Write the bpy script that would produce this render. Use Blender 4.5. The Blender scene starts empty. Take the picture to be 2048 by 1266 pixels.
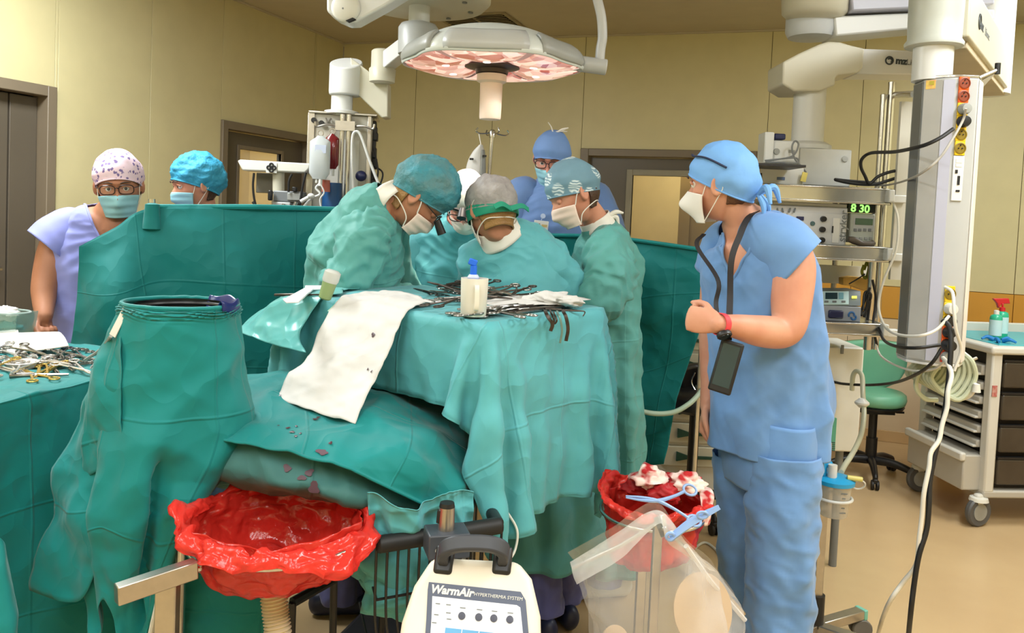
import bpy, math, random
import numpy as np
from mathutils import Matrix, Vector

# ------------------------------------------------------------------ camera, light, exposure
SC = bpy.context.scene
COL = SC.collection
YAW, PITCH, ROLL, EYE, FPX, PPY = math.radians(19.2), math.radians(2.6), 0.044, 1.6, 1620.0, 498.0
cam_data = bpy.data.cameras.new('camera')
cam_data.sensor_width = 36.0
cam_data.lens = FPX / 2048 * 36.0
cam_data.shift_y = -(633 - PPY) / 2048
cam_data.clip_start = 0.05
cam = bpy.data.objects.new('camera', cam_data)
COL.objects.link(cam)
cam.matrix_world = (Matrix.Translation((0, 0, EYE)) @ Matrix.Rotation(YAW, 4, 'Z')
                    @ Matrix.Rotation(math.pi / 2 - PITCH, 4, 'X') @ Matrix.Rotation(ROLL, 4, 'Z'))
SC.camera = cam
SC.view_settings.view_transform = 'Standard'
SC.view_settings.look = 'None'
SC.view_settings.gamma = 1
SC.view_settings.use_curve_mapping = False
SC.view_settings.exposure = 0.0
world = bpy.data.worlds.new('world')
SC.world = world
world.use_nodes = True
world.node_tree.nodes['Background'].inputs[0].default_value = (0.9, 0.95, 1.0, 1)
world.node_tree.nodes['Background'].inputs[1].default_value = 0.05
SC.cycles.max_bounces = 7
SC.cycles.diffuse_bounces = 4
SC.cycles.glossy_bounces = 3
SC.cycles.transmission_bounces = 5
SC.cycles.transparent_max_bounces = 10
SC.cycles.use_denoising = True
SC.cycles.sample_clamp_indirect = 6
SC.cycles.caustics_reflective = False
SC.cycles.caustics_refractive = False

def area_light(name, loc, sx, sy, power, col=(1, 1, 1), rot=(0, 0, 0)):
    l = bpy.data.lights.new(name, 'AREA')
    l.shape = 'RECTANGLE'
    l.size, l.size_y, l.energy, l.color = sx, sy, power, col
    o = bpy.data.objects.new(name, l)
    COL.objects.link(o)
    o.location = loc
    o.rotation_euler = rot
    return o

# ceiling luminaires of the theatre (room coordinates: x along the back wall, y towards it)
CEIL = 3.1
ROOM = dict(x0=-4.06, x1=2.45, y0=-1.7, y1=6.65)
LUMS = [(-3.05, 2.5), (-2.75, 0.3), (-1.0, 0.4), (0.7, 0.2), (1.35, 2.4), (1.6, 4.45), (-0.6, -1.0), (-3.1, -0.9)]
LUM_POWER = [88, 22, 20, 44, 64, 44, 22, 22]
for (lx, ly), lp in zip(LUMS, LUM_POWER):
    area_light('ceiling_lamp', (lx, ly, CEIL - 0.035), 0.56, 1.16, lp, (0.93, 0.98, 1.0))
# ------------------------------------------------------------------ helpers
cy_, sy_ = math.cos(YAW), math.sin(YAW)
def W(p):
    """view frame (x right, y ahead of the camera, z up) -> room frame"""
    p = np.asarray(p, float)
    return np.stack([p[..., 0] * cy_ - p[..., 1] * sy_, p[..., 0] * sy_ + p[..., 1] * cy_, p[..., 2]], -1)
def V(p):
    p = np.asarray(p, float)
    return np.stack([p[..., 0] * cy_ + p[..., 1] * sy_, -p[..., 0] * sy_ + p[..., 1] * cy_, p[..., 2]], -1)
def at(px, py, d):
    """point seen at pixel (px, py) of the 2048x1266 frame at distance d ahead, in the view frame"""
    xc, yc = (px - 1024) / FPX, -(py - PPY) / FPX
    x = xc * math.cos(ROLL) - yc * math.sin(ROLL)
    y = xc * math.sin(ROLL) + yc * math.cos(ROLL)
    dy = math.cos(PITCH) + y * math.sin(PITCH)
    dz = -math.sin(PITCH) + y * math.cos(PITCH)
    return np.array([x / dy * d, d, EYE + dz / dy * d])
def ats(lst):
    return np.array([at(*q) for q in lst])
def atz(px, py, z):
    """point seen at the pixel at height z"""
    p = at(px, py, 1.0)
    k = (z - EYE) / (p[2] - EYE)
    return np.array([p[0] * k, k, z])
def mps(d):
    return d / FPX          # metres per pixel at distance d
def lin(c):
    c = np.asarray(c, float) / 255.0
    return np.where(c <= 0.04045, c / 12.92, ((c + 0.055) / 1.055) ** 2.4)
def sstep(a, b, x):
    t = np.clip((np.asarray(x, float) - a) / (b - a), 0, 1)
    return t * t * (3 - 2 * t)
def rotz(a):
    c, s = math.cos(a), math.sin(a)
    return np.array([[c, -s, 0], [s, c, 0], [0, 0, 1.0]])
def rotx(a):
    c, s = math.cos(a), math.sin(a)
    return np.array([[1.0, 0, 0], [0, c, -s], [0, s, c]])
def roty(a):
    c, s = math.cos(a), math.sin(a)
    return np.array([[c, 0, s], [0, 1.0, 0], [-s, 0, c]])
def unit(v):
    v = np.asarray(v, float)
    return v / (np.linalg.norm(v) + 1e-12)
def frame(z, ref=(0, 0, 1)):
    z = unit(z)
    ref = np.asarray(ref, float)
    if abs(np.dot(z, unit(ref))) > 0.98:
        ref = np.array([0, 1.0, 0]) if abs(z[1]) < 0.9 else np.array([1.0, 0, 0])
    x = unit(np.cross(ref, z))
    return np.stack([x, np.cross(z, x), z], 1)
def catmull(P, m):
    P = np.asarray(P, float)
    n = len(P)
    if n == 1: return np.repeat(P, m, 0)
    if n == 2:
        t = np.linspace(0, 1, m)
        t = t.reshape((-1,) + (1,) * (P.ndim - 1))
        return P[0] * (1 - t) + P[1] * t
    Q = np.concatenate([[2 * P[0] - P[1]], P, [2 * P[-1] - P[-2]]])
    s = np.linspace(0, n - 1, m)
    i = np.minimum(s.astype(int), n - 2)
    t = (s - i).reshape((-1,) + (1,) * (P.ndim - 1))
    a, b, c, d = Q[i], Q[i + 1], Q[i + 2], Q[i + 3]
    return 0.5 * (2 * b + (c - a) * t + (2 * a - 5 * b + 4 * c - d) * t * t + (3 * b - a - 3 * c + d) * t ** 3)
def tri(x):
    return 2 * np.abs(x - np.floor(x + 0.5))
def crumple(p, scale, seed=0, octaves=3, k=3):
    """piecewise planar random relief (creased cloth), about -0.5 .. 0.5"""
    r = np.random.RandomState(seed)
    p = np.asarray(p, float) / scale
    h, a = np.zeros(p.shape[:-1]), 1.0
    for o in range(octaves):
        w = np.stack([np.sin(p @ r.normal(size=3) * 1.7 + r.rand() * 6) for _ in range(3)], -1) * 0.22
        for _ in range(k):
            h = h + a * ((1 - tri((p + w) @ unit(r.normal(size=3)) * 0.55 + r.rand())) ** 1.6 - 0.38)
        p, a = p * 1.9, a * 0.5
    return h / k
def soft(p, scale, seed=0, k=5):
    r = np.random.RandomState(seed)
    p = np.asarray(p, float) / scale
    h = np.zeros(p.shape[:-1])
    for _ in range(k):
        h = h + np.sin(p @ r.normal(size=3) * 2.2 + r.rand() * 6.28)
    return h / k

# ------------------------------------------------------------------ materials
MATS = {}
def M(name, rgb, rough=0.55, metal=0.0, var=0.05, bump=0.0, bscale=60.0, trans=0.0, spec=0.5, emit=0.0, alpha=1.0,
      coat=0.0, sheen=0.0, glass=0.0, extra=None, rgb2=None, vscale=6.0):
    if name in MATS: return MATS[name]
    m = bpy.data.materials.new(name)
    m.use_nodes = True
    nt = m.node_tree
    N, L = nt.nodes, nt.links
    b = N['Principled BSDF']
    c = lin(rgb)
    tc = N.new('ShaderNodeTexCoord')
    nz = N.new('ShaderNodeTexNoise')
    nz.inputs['Scale'].default_value = vscale
    nz.inputs['Detail'].default_value = 4
    L.new(tc.outputs['Object'], nz.inputs['Vector'])
    ramp = N.new('ShaderNodeValToRGB')
    c2 = lin(rgb2) if rgb2 is not None else c * (1 - var * 2)
    ramp.color_ramp.elements[0].position, ramp.color_ramp.elements[1].position = 0.3, 0.7
    ramp.color_ramp.elements[0].color = (*c2, 1)
    ramp.color_ramp.elements[1].color = (*np.minimum(c * (1 + var), 1), 1)
    L.new(nz.outputs['Fac'], ramp.inputs['Fac'])
    L.new(ramp.outputs['Color'], b.inputs['Base Color'])
    b.inputs['Roughness'].default_value = rough
    b.inputs['Metallic'].default_value = metal
    b.inputs['Specular IOR Level'].default_value = spec
    b.inputs['Alpha'].default_value = alpha
    b.inputs['Coat Weight'].default_value = coat
    b.inputs['Sheen Weight'].default_value = sheen
    b.inputs['Transmission Weight'].default_value = glass
    if emit:
        b.inputs['Emission Color'].default_value = (*c, 1)
        b.inputs['Emission Strength'].default_value = emit
    if bump:
        nb = N.new('ShaderNodeTexNoise')
        nb.inputs['Scale'].default_value = bscale
        nb.inputs['Detail'].default_value = 3
        L.new(tc.outputs['Object'], nb.inputs['Vector'])
        bp = N.new('ShaderNodeBump')
        bp.inputs['Strength'].default_value = bump
        bp.inputs['Distance'].default_value = 0.01
        L.new(nb.outputs['Fac'], bp.inputs['Height'])
        L.new(bp.outputs['Normal'], b.inputs['Normal'])
    if trans:
        out = N['Material Output']
        tr = N.new('ShaderNodeBsdfTranslucent')
        L.new(ramp.outputs['Color'], tr.inputs['Color'])
        mx = N.new('ShaderNodeMixShader')
        mx.inputs[0].default_value = trans
        L.new(b.outputs[0], mx.inputs[1])
        L.new(tr.outputs[0], mx.inputs[2])
        L.new(mx.outputs[0], out.inputs['Surface'])
    if extra: extra(m, N, L, b, ramp, tc)
    MATS[name] = m
    return m
def film(name, rgb, fac=0.25, rough=0.2, tint=(255, 255, 255)):
    """thin clear plastic film"""
    m = bpy.data.materials.new(name)
    m.use_nodes = True
    N, L = m.node_tree.nodes, m.node_tree.links
    b = N['Principled BSDF']
    b.inputs['Base Color'].default_value = (*lin(rgb), 1)
    b.inputs['Roughness'].default_value = rough
    t = N.new('ShaderNodeBsdfTransparent')
    t.inputs['Color'].default_value = (*lin(tint), 1)
    lw = N.new('ShaderNodeLayerWeight')
    lw.inputs['Blend'].default_value = 0.35
    mp = N.new('ShaderNodeMapRange')
    mp.inputs['To Min'].default_value = fac
    mp.inputs['To Max'].default_value = min(1.0, fac + 0.5)
    L.new(lw.outputs['Facing'], mp.inputs['Value'])
    mx = N.new('ShaderNodeMixShader')
    L.new(mp.outputs[0], mx.inputs[0])
    L.new(t.outputs[0], mx.inputs[1])
    L.new(b.outputs[0], mx.inputs[2])
    L.new(mx.outputs[0], N['Material Output'].inputs['Surface'])
    MATS[name] = m
    return m
def crease_bump(strength=0.35, grid=0.30, gstr=0.5):
    """crumple bump + packing-fold lines along the sheet's own UV (metres)"""
    def ex(m, N, L, b, ramp, tc):
        uv = N.new('ShaderNodeUVMap')
        sep = N.new('ShaderNodeSeparateXYZ')
        L.new(uv.outputs[0], sep.inputs[0])
        hs = []
        for ax in (0, 1):
            pp = N.new('ShaderNodeMath'); pp.operation = 'PINGPONG'
            pp.inputs[1].default_value = grid / 2
            L.new(sep.outputs[ax], pp.inputs[0])
            mr = N.new('ShaderNodeMapRange'); mr.interpolation_type = 'SMOOTHSTEP'
            mr.inputs['From Min'].default_value = 0.0
            mr.inputs['From Max'].default_value = 0.006
            mr.inputs['To Min'].default_value = gstr
            mr.inputs['To Max'].default_value = 0.0
            L.new(pp.outputs[0], mr.inputs['Value'])
            hs.append(mr.outputs[0])
        ad = N.new('ShaderNodeMath'); ad.operation = 'ADD'
        L.new(hs[0], ad.inputs[0]); L.new(hs[1], ad.inputs[1])
        vz = N.new('ShaderNodeTexVoronoi'); vz.feature = 'F1'
        vz.inputs['Scale'].default_value = 9
        dn = N.new('ShaderNodeTexNoise'); dn.inputs['Scale'].default_value = 5; dn.inputs['Detail'].default_value = 2
        L.new(tc.outputs['Object'], dn.inputs['Vector'])
        mxv = N.new('ShaderNodeMixRGB'); mxv.inputs[0].default_value = 0.25
        L.new(tc.outputs['Object'], mxv.inputs[1]); L.new(dn.outputs['Color'], mxv.inputs[2])
        L.new(mxv.outputs[0], vz.inputs['Vector'])
        v2 = N.new('ShaderNodeMath'); v2.operation = 'MULTIPLY_ADD'
        v2.inputs[1].default_value = 1.2
        L.new(vz.outputs['Distance'], v2.inputs[0]); L.new(ad.outputs[0], v2.inputs[2])
        bp = N.new('ShaderNodeBump')
        bp.inputs['Strength'].default_value = strength
        bp.inputs['Distance'].default_value = 0.02
        L.new(v2.outputs[0], bp.inputs['Height'])
        L.new(bp.outputs['Normal'], b.inputs['Normal'])
    return ex

# ------------------------------------------------------------------ mesh builder
ORG = {}
class MB:
    def __init__(s):
        s.v, s.f, s.n, s.uv = [], [], 0, None
    def add(s, verts, faces):
        verts = np.asarray(verts, float).reshape(-1, 3)
        s.v.append(verts)
        k = s.n
        s.f.extend([tuple(int(i) + k for i in f) for f in faces])
        s.n += len(verts)
        return s
    def box(s, c, size, R=None, taper=1.0):
        c, h = np.asarray(c, float), np.asarray(size, float) / 2
        v = np.array([[x, y, z] for z in (-1, 1) for y in (-1, 1) for x in (-1, 1)], float)
        v[4:, :2] *= taper
        v = v * h
        if R is not None: v = v @ np.asarray(R).T
        return s.add(v + c, [(0, 2, 3, 1), (4, 5, 7, 6), (0, 1, 5, 4), (2, 6, 7, 3), (0, 4, 6, 2), (1, 3, 7, 5)])
    def cyl(s, p0, p1, r0, r1=None, n=16):
        r1 = r0 if r1 is None else r1
        p0, p1 = np.asarray(p0, float), np.asarray(p1, float)
        F = frame(p1 - p0)
        a = np.linspace(0, 2 * np.pi, n, endpoint=False)
        ring = np.cos(a)[:, None] * F[:, 0] + np.sin(a)[:, None] * F[:, 1]
        v = np.concatenate([p0 + ring * r0, p1 + ring * r1])
        f = [(i, (i + 1) % n, n + (i + 1) % n, n + i) for i in range(n)]
        f += [tuple(range(n))[::-1], tuple(range(n, 2 * n))]
        return s.add(v, f)
    def grid(s, P, cu=False, cv=False, capu=False):
        """P[a][b] -> surface; cv closes the second direction; capu fills first and last rings"""
        P = np.asarray(P, float)
        a, b = P.shape[:2]
        idx = np.arange(a * b).reshape(a, b)
        f = []
        for i in range(a if cu else a - 1):
            i2 = (i + 1) % a
            for j in range(b if cv else b - 1):
                j2 = (j + 1) % b
                f.append((idx[i, j], idx[i, j2], idx[i2, j2], idx[i2, j]))
        if capu:
            f.append(tuple(idx[0])[::-1])
            f.append(tuple(idx[-1]))
        return s.add(P.reshape(-1, 3), f)
    def lathe(s, prof, c=(0, 0, 0), axis=(0, 0, 1), n=24, caps=True):
        F = frame(axis)
        a = np.linspace(0, 2 * np.pi, n, endpoint=False)
        ring = np.cos(a)[:, None] * F[:, 0] + np.sin(a)[:, None] * F[:, 1]
        P = np.array([np.asarray(c, float) + ring * r + F[:, 2] * z for r, z in prof])
        return s.grid(P, cv=True, capu=caps)
    def tube(s, pts, r, n=8, m=None, caps=True):
        pts = np.asarray(pts, float)
        if m is None: m = len(pts) if len(pts) == 2 else len(pts) * 5
        C = catmull(pts, m)
        R = catmull(np.asarray(r, float).reshape(-1, 1), m)[:, 0] if np.ndim(r) else np.full(m, float(r))
        return s.grid(sweep_rings(C, R, R, n), cv=True, capu=caps)
    def poly(s, pts, r, n=8):
        """tube with straight runs (mitred corners)"""
        pts = np.asarray(pts, float)
        return s.grid(sweep_rings(pts, np.full(len(pts), float(r)), np.full(len(pts), float(r)), n), cv=True, capu=True)
    def ell(s, c, rad, R=None, nu=16, nv=24):
        th = np.linspace(0.001, np.pi - 0.001, nu)
        ph = np.linspace(0, 2 * np.pi, nv, endpoint=False)
        P = np.stack([np.sin(th)[:, None] * np.cos(ph), np.sin(th)[:, None] * np.sin(ph), np.cos(th)[:, None] * np.ones(nv)], -1)
        P = P * np.asarray(rad, float)
        if R is not None: P = P @ np.asarray(R).T
        return s.grid(P[::-1] + np.asarray(c, float), cv=True, capu=True)
    def torus(s, c, R, r, normal=(0, 0, 1), n=32, k=8, a0=0, a1=2 * np.pi, sx=1.0, F=None):
        F = frame(normal) if F is None else F
        full = abs(a1 - a0 - 2 * np.pi) < 1e-6
        a = np.linspace(a0, a1, n, endpoint=not full)
        C = np.asarray(c, float) + (np.cos(a)[:, None] * F[:, 0] * R * sx + np.sin(a)[:, None] * F[:, 1] * R)
        b = np.linspace(0, 2 * np.pi, k, endpoint=False)
        rad = np.cos(a)[:, None] * F[:, 0] + np.sin(a)[:, None] * F[:, 1]
        P = C[:, None] + r * (np.cos(b)[None, :, None] * rad[:, None] + np.sin(b)[None, :, None] * F[:, 2])
        return s.grid(P, cu=full, cv=True, capu=not full)
    def prism(s, pts, vec):
        pts, vec = np.asarray(pts, float), np.asarray(vec, float)
        n = len(pts)
        f = [tuple(range(n))[::-1], tuple(range(n, 2 * n))] + [(i, (i + 1) % n, n + (i + 1) % n, n + i) for i in range(n)]
        return s.add(np.concatenate([pts, pts + vec]), f)
    def verts(s):
        return np.concatenate(s.v) if s.v else np.zeros((0, 3))
    def xf(s, R, t):
        s.v = [(v @ np.asarray(R).T) + np.asarray(t, float) for v in s.v]
        return s
    def mesh(s, name):
        me = bpy.data.meshes.new(name)
        v = s.verts()
        me.from_pydata(v.tolist(), [], s.f)
        if s.uv is not None:
            ul = me.uv_layers.new(name='UVMap')
            li = np.empty(len(me.loops), np.int32)
            me.loops.foreach_get('vertex_index', li)
            ul.data.foreach_set('uv', np.asarray(s.uv, np.float32)[li].ravel())
        return me
    def build(s, name, mat, parent=None, angle=40, bevel=0, seg=2, room=False, solid=0, sub=0, fix=True):
        """link as ONE mesh object. coordinates are absolute (view frame, or room frame with room=True)"""
        org = np.zeros(3)
        v = s.verts()
        if parent is not None:
            org = ORG[parent.name]
            room = room or parent.get('_room', 0) == 1
        elif not room:
            lo, hi = v.min(0), v.max(0)
            org = np.array([(lo[0] + hi[0]) / 2, (lo[1] + hi[1]) / 2, lo[2]])
        s.v = [v - org]
        me = s.mesh(name)
        o = bpy.data.objects.new(name, me)
        COL.objects.link(o)
        if parent is None and not room:
            o.location = W(org)
            o.rotation_euler = (0, 0, YAW)
        if parent is not None: o.parent = parent
        ORG[o.name] = org
        finish(o, mat, angle, bevel, seg, solid, sub, fix)
        return o
def finish(o, mat, angle=40, bevel=0, seg=2, solid=0, sub=0, fix=True):
    me = o.data
    if fix:
        import bmesh
        bm = bmesh.new(); bm.from_mesh(me)
        bmesh.ops.recalc_face_normals(bm, faces=bm.faces)
        bm.to_mesh(me); bm.free()
    if mat is not None:
        for m in (mat if isinstance(mat, (list, tuple)) else [mat]): me.materials.append(m)
    me.polygons.foreach_set('use_smooth', np.ones(len(me.polygons), bool))
    if angle < 180: me.set_sharp_from_angle(angle=math.radians(angle))
    if bevel:
        md = o.modifiers.new('bevel', 'BEVEL'); md.width = bevel; md.segments = seg
        md.limit_method = 'ANGLE'; md.angle_limit = math.radians(35)
        md.harden_normals = False
    if solid:
        md = o.modifiers.new('thick', 'SOLIDIFY'); md.thickness = solid; md.offset = 0
    if sub:
        md = o.modifiers.new('sub', 'SUBSURF'); md.levels = sub; md.render_levels = sub
    me.update()
def sweep_rings(C, RX, RY, n, ref=None, start=0.0):
    C = np.asarray(C, float)
    T = np.gradient(C, axis=0)
    T /= np.linalg.norm(T, axis=1)[:, None] + 1e-12
    X = np.zeros_like(C)
    if ref is None:
        X[0] = frame(T[0])[:, 0]
        for i in range(1, len(C)):
            X[i] = unit(X[i - 1] - T[i] * np.dot(X[i - 1], T[i]))
    else:
        ref = np.asarray(ref, float)
        if ref.ndim == 1: ref = np.repeat(ref[None], len(C), 0)
        X = ref - T * np.sum(ref * T, 1)[:, None]
        X /= np.linalg.norm(X, axis=1)[:, None] + 1e-12
    Y = np.cross(T, X)
    a = np.linspace(0, 2 * np.pi, n, endpoint=False) + start
    return C[:, None] + RX[:, None, None] * np.cos(a)[None, :, None] * X[:, None] + RY[:, None, None] * np.sin(a)[None, :, None] * Y[:, None]
def sweep(pts, rx, ry=None, n=20, m=24, ref=None, round_ends=True):
    """closed tapering limb surface through pts"""
    pts = np.asarray(pts, float)
    C = catmull(pts, m)
    RX = catmull(np.asarray(rx, float)[:, None], m)[:, 0]
    RY = RX if ry is None else catmull(np.asarray(ry, float)[:, None], m)[:, 0]
    if ref is not None and np.ndim(ref) == 2: ref = catmull(ref, m)
    if round_ends:
        k = 4
        t0, t1 = unit(C[0] - C[1]), unit(C[-1] - C[-2])
        a = np.linspace(0, np.pi / 2 * 0.97, k + 1)[1:]
        r0, r1 = min(RX[0], RY[0]), min(RX[-1], RY[-1])
        C = np.concatenate([[C[0] + t0 * r0 * math.sin(q) for q in a[::-1]], C, [C[-1] + t1 * r1 * math.sin(q) for q in a]])
        f0, f1 = np.cos(a[::-1]), np.cos(a)
        RX = np.concatenate([RX[0] * f0, RX, RX[-1] * f1])
        RY = np.concatenate([RY[0] * f0, RY, RY[-1] * f1])
        if ref is not None and np.ndim(ref) == 2:
            ref = np.concatenate([np.repeat(ref[:1], k, 0), ref, np.repeat(ref[-1:], k, 0)])
    return sweep_rings(C, RX, RY, n, ref)
def gnorm(P, cv=False):
    """vertex normals of a grid"""
    if cv:
        dv = np.roll(P, -1, 1) - np.roll(P, 1, 1)
    else:
        dv = np.gradient(P, axis=1)
    du = np.gradient(P, axis=0)
    n = np.cross(du, dv)
    return n / (np.linalg.norm(n, axis=-1)[..., None] + 1e-12)
def onorm(P, cv=False):
    """normals turned outwards (closed rings) or towards the room's viewer side (open sheets)"""
    n = gnorm(P, cv)
    d = P - P.mean(1, keepdims=True) if cv else np.array([0, 0, EYE]) - P
    return n if (n * d).sum() > 0 else -n
def patch(ctrl, nu, nv):
    """Catmull-Rom surface through a control net of points"""
    c = np.asarray(ctrl, float)
    a = catmull(c, nu)
    return catmull(np.swapaxes(a, 0, 1), nv).swapaxes(0, 1)
def guv(P):
    du = np.linalg.norm(np.diff(P, axis=0), axis=-1).mean(1)
    dv = np.linalg.norm(np.diff(P, axis=1), axis=-1).mean(0)
    u = np.concatenate([[0], np.cumsum(du)])
    v = np.concatenate([[0], np.cumsum(dv)])
    return np.stack(np.meshgrid(u, v, indexing='ij'), -1).reshape(-1, 2)

def sweep_ring_closed(C, r, k=6):
    T = np.roll(C, -1, 0) - np.roll(C, 1, 0); T /= np.linalg.norm(T, axis=1)[:, None]
    cen = C.mean(0); X = C - cen; X -= T * np.sum(X * T, 1)[:, None]; X /= np.linalg.norm(X, axis=1)[:, None]
    Y = np.cross(T, X); a = np.linspace(0, 2 * np.pi, k, endpoint=False)
    return C[:, None] + r * (np.cos(a)[None, :, None] * X[:, None] + np.sin(a)[None, :, None] * Y[:, None])
# ------------------------------------------------------------------ object bookkeeping
def setp(o, label=None, cat=None, group=None, kind=None):
    if label: o['label'] = label
    if cat: o['category'] = cat
    if group: o['group'] = group
    if kind: o['kind'] = kind
    return o
def thing(name, label, cat, loc, group=None, room=False):
    o = bpy.data.objects.new(name, None)
    COL.objects.link(o)
    o.empty_display_size = 0.1
    loc = np.asarray(loc, float)
    if room:
        o.location = loc
        o['_room'] = 1
    else:
        o.location = W(loc)
        o.rotation_euler = (0, 0, YAW)
    ORG[o.name] = loc
    return setp(o, label, cat, group)
def dup(root, loc, rz=0.0, label=None, group=None, R=None):
    """copy of a thing with its parts and sub-parts; loc in the view frame"""
    r = root.copy(); COL.objects.link(r)
    r.location = W(loc)
    if R is not None:
        m = Matrix.Rotation(YAW, 3, 'Z') @ Matrix(np.asarray(R).tolist())
        r.rotation_euler = m.to_euler()
    else:
        r.rotation_euler = (0, 0, YAW + rz)
    if label: r['label'] = label
    if group: r['group'] = group
    for ch in list(root.children):
        c = ch.copy(); COL.objects.link(c); c.parent = r
        for g in list(ch.children):
            d = g.copy(); COL.objects.link(d); d.parent = c
    return r
def lettering(name, text, size, origin, xdir, ydir, mat, parent, depth=0.0006, align='LEFT', shear=0.0, bold=0.0):
    """flat raised lettering; origin and directions in the view frame"""
    cu = bpy.data.curves.new('text', 'FONT')
    cu.body, cu.size, cu.extrude, cu.align_x, cu.shear, cu.offset = text, size, depth, align, shear, bold
    cu.resolution_u = 3
    t = bpy.data.objects.new('text', cu)
    COL.objects.link(t)
    bpy.context.view_layer.update()
    me = bpy.data.meshes.new_from_object(t.evaluated_get(bpy.context.evaluated_depsgraph_get()))
    v = np.empty(len(me.vertices) * 3, np.float32)
    me.vertices.foreach_get('co', v)
    v = v.reshape(-1, 3)
    faces = [tuple(p.vertices) for p in me.polygons]
    bpy.data.objects.remove(t); bpy.data.curves.remove(cu); bpy.data.meshes.remove(me)
    x, y = unit(xdir), unit(ydir)
    R = np.stack([x, y, np.cross(x, y)], 1)
    mb = MB(); mb.add(v @ R.T + np.asarray(origin, float), faces)
    return mb.build(name, mat, parent, fix=False)
def fuse(mb, voxel=0.006, smooth=4):
    """one continuous surface from overlapping closed shells"""
    me = mb.mesh('fuse')
    o = bpy.data.objects.new('fuse', me)
    COL.objects.link(o)
    r = o.modifiers.new('r', 'REMESH'); r.mode = 'VOXEL'; r.voxel_size = voxel
    s = o.modifiers.new('s', 'SMOOTH'); s.iterations = smooth; s.factor = 0.5
    bpy.context.view_layer.update()
    m2 = bpy.data.meshes.new_from_object(o.evaluated_get(bpy.context.evaluated_depsgraph_get()))
    v = np.empty(len(m2.vertices) * 3, np.float32); m2.vertices.foreach_get('co', v)
    f = [tuple(p.vertices) for p in m2.polygons]
    bpy.data.objects.remove(o); bpy.data.meshes.remove(me); bpy.data.meshes.remove(m2)
    out = MB(); out.add(v.reshape(-1, 3), f)
    return out
# ------------------------------------------------------------------ palette
m_wall = M('wall_panel_yellow', (208, 198, 153), 0.42, var=0.02, bump=0.03, bscale=30)
m_wall_low = M('wall_panel_beige', (218, 198, 166), 0.45, var=0.02)
m_orange = M('rail_orange', (205, 148, 52), 0.45, var=0.02)
m_ceil = M('ceiling_paint', (188, 178, 154), 0.6, var=0.02)
m_floor = M('floor_vinyl', (203, 175, 133), 0.27, var=0.03, vscale=2, rgb2=(196, 167, 126), bump=0.02, bscale=8)
m_cove = M('cove_vinyl', (206, 174, 128), 0.4, var=0.02)
m_dframe = M('door_frame_taupe', (122, 110, 92), 0.4, var=0.02)
m_dleaf = M('door_leaf_grey', (92, 84, 72), 0.38, var=0.04, vscale=2)
m_dark = M('gap_dark', (20, 19, 18), 0.7)
m_chrome = M('brushed_steel', (205, 203, 198), 0.25, 1.0, var=0.03, vscale=20)
m_steel = M('satin_steel', (185, 180, 172), 0.35, 1.0, var=0.04, vscale=30)
m_white = M('white_enamel', (214, 215, 213), 0.32, var=0.01)
m_white2 = M('white_plastic', (214, 213, 205), 0.42, var=0.02)
m_grey = M('grey_plastic', (150, 152, 148), 0.42, var=0.03)
m_midgrey = M('mid_grey_metal', (118, 122, 124), 0.4, var=0.03)
m_black = M('black_plastic', (22, 22, 24), 0.42, var=0.05)
m_blackrub = M('black_rubber', (20, 19, 19), 0.55, var=0.05)
m_lamp = M('lamp_diffuser', (255, 250, 238), 0.5, emit=3.0)
m_glass = film('window_glass', (230, 235, 235), 0.04, 0.05)
m_tile = M('lit_tile_wall', (232, 214, 158), 0.5, var=0.03)

X0, X1, Y0, Y1 = ROOM['x0'], ROOM['x1'], ROOM['y0'], ROOM['y1']
def struct(o):
    o['kind'] = 'structure'
    return o
def rbox(mb, lo, hi):
    lo, hi = np.asarray(lo, float), np.asarray(hi, float)
    return mb.box((lo + hi) / 2, hi - lo)
T = 0.14
mb = MB(); rbox(mb, (X0 - T, Y0 - T, -0.12), (X1 + T, Y1 + T, 0.0)); struct(mb.build('floor', m_floor, room=True))
mb = MB(); rbox(mb, (X0 - T, Y0 - T, CEIL), (X1 + T, Y1 + T, CEIL + 0.12)); ceiling = struct(mb.build('ceiling', m_ceil, room=True))
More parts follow.
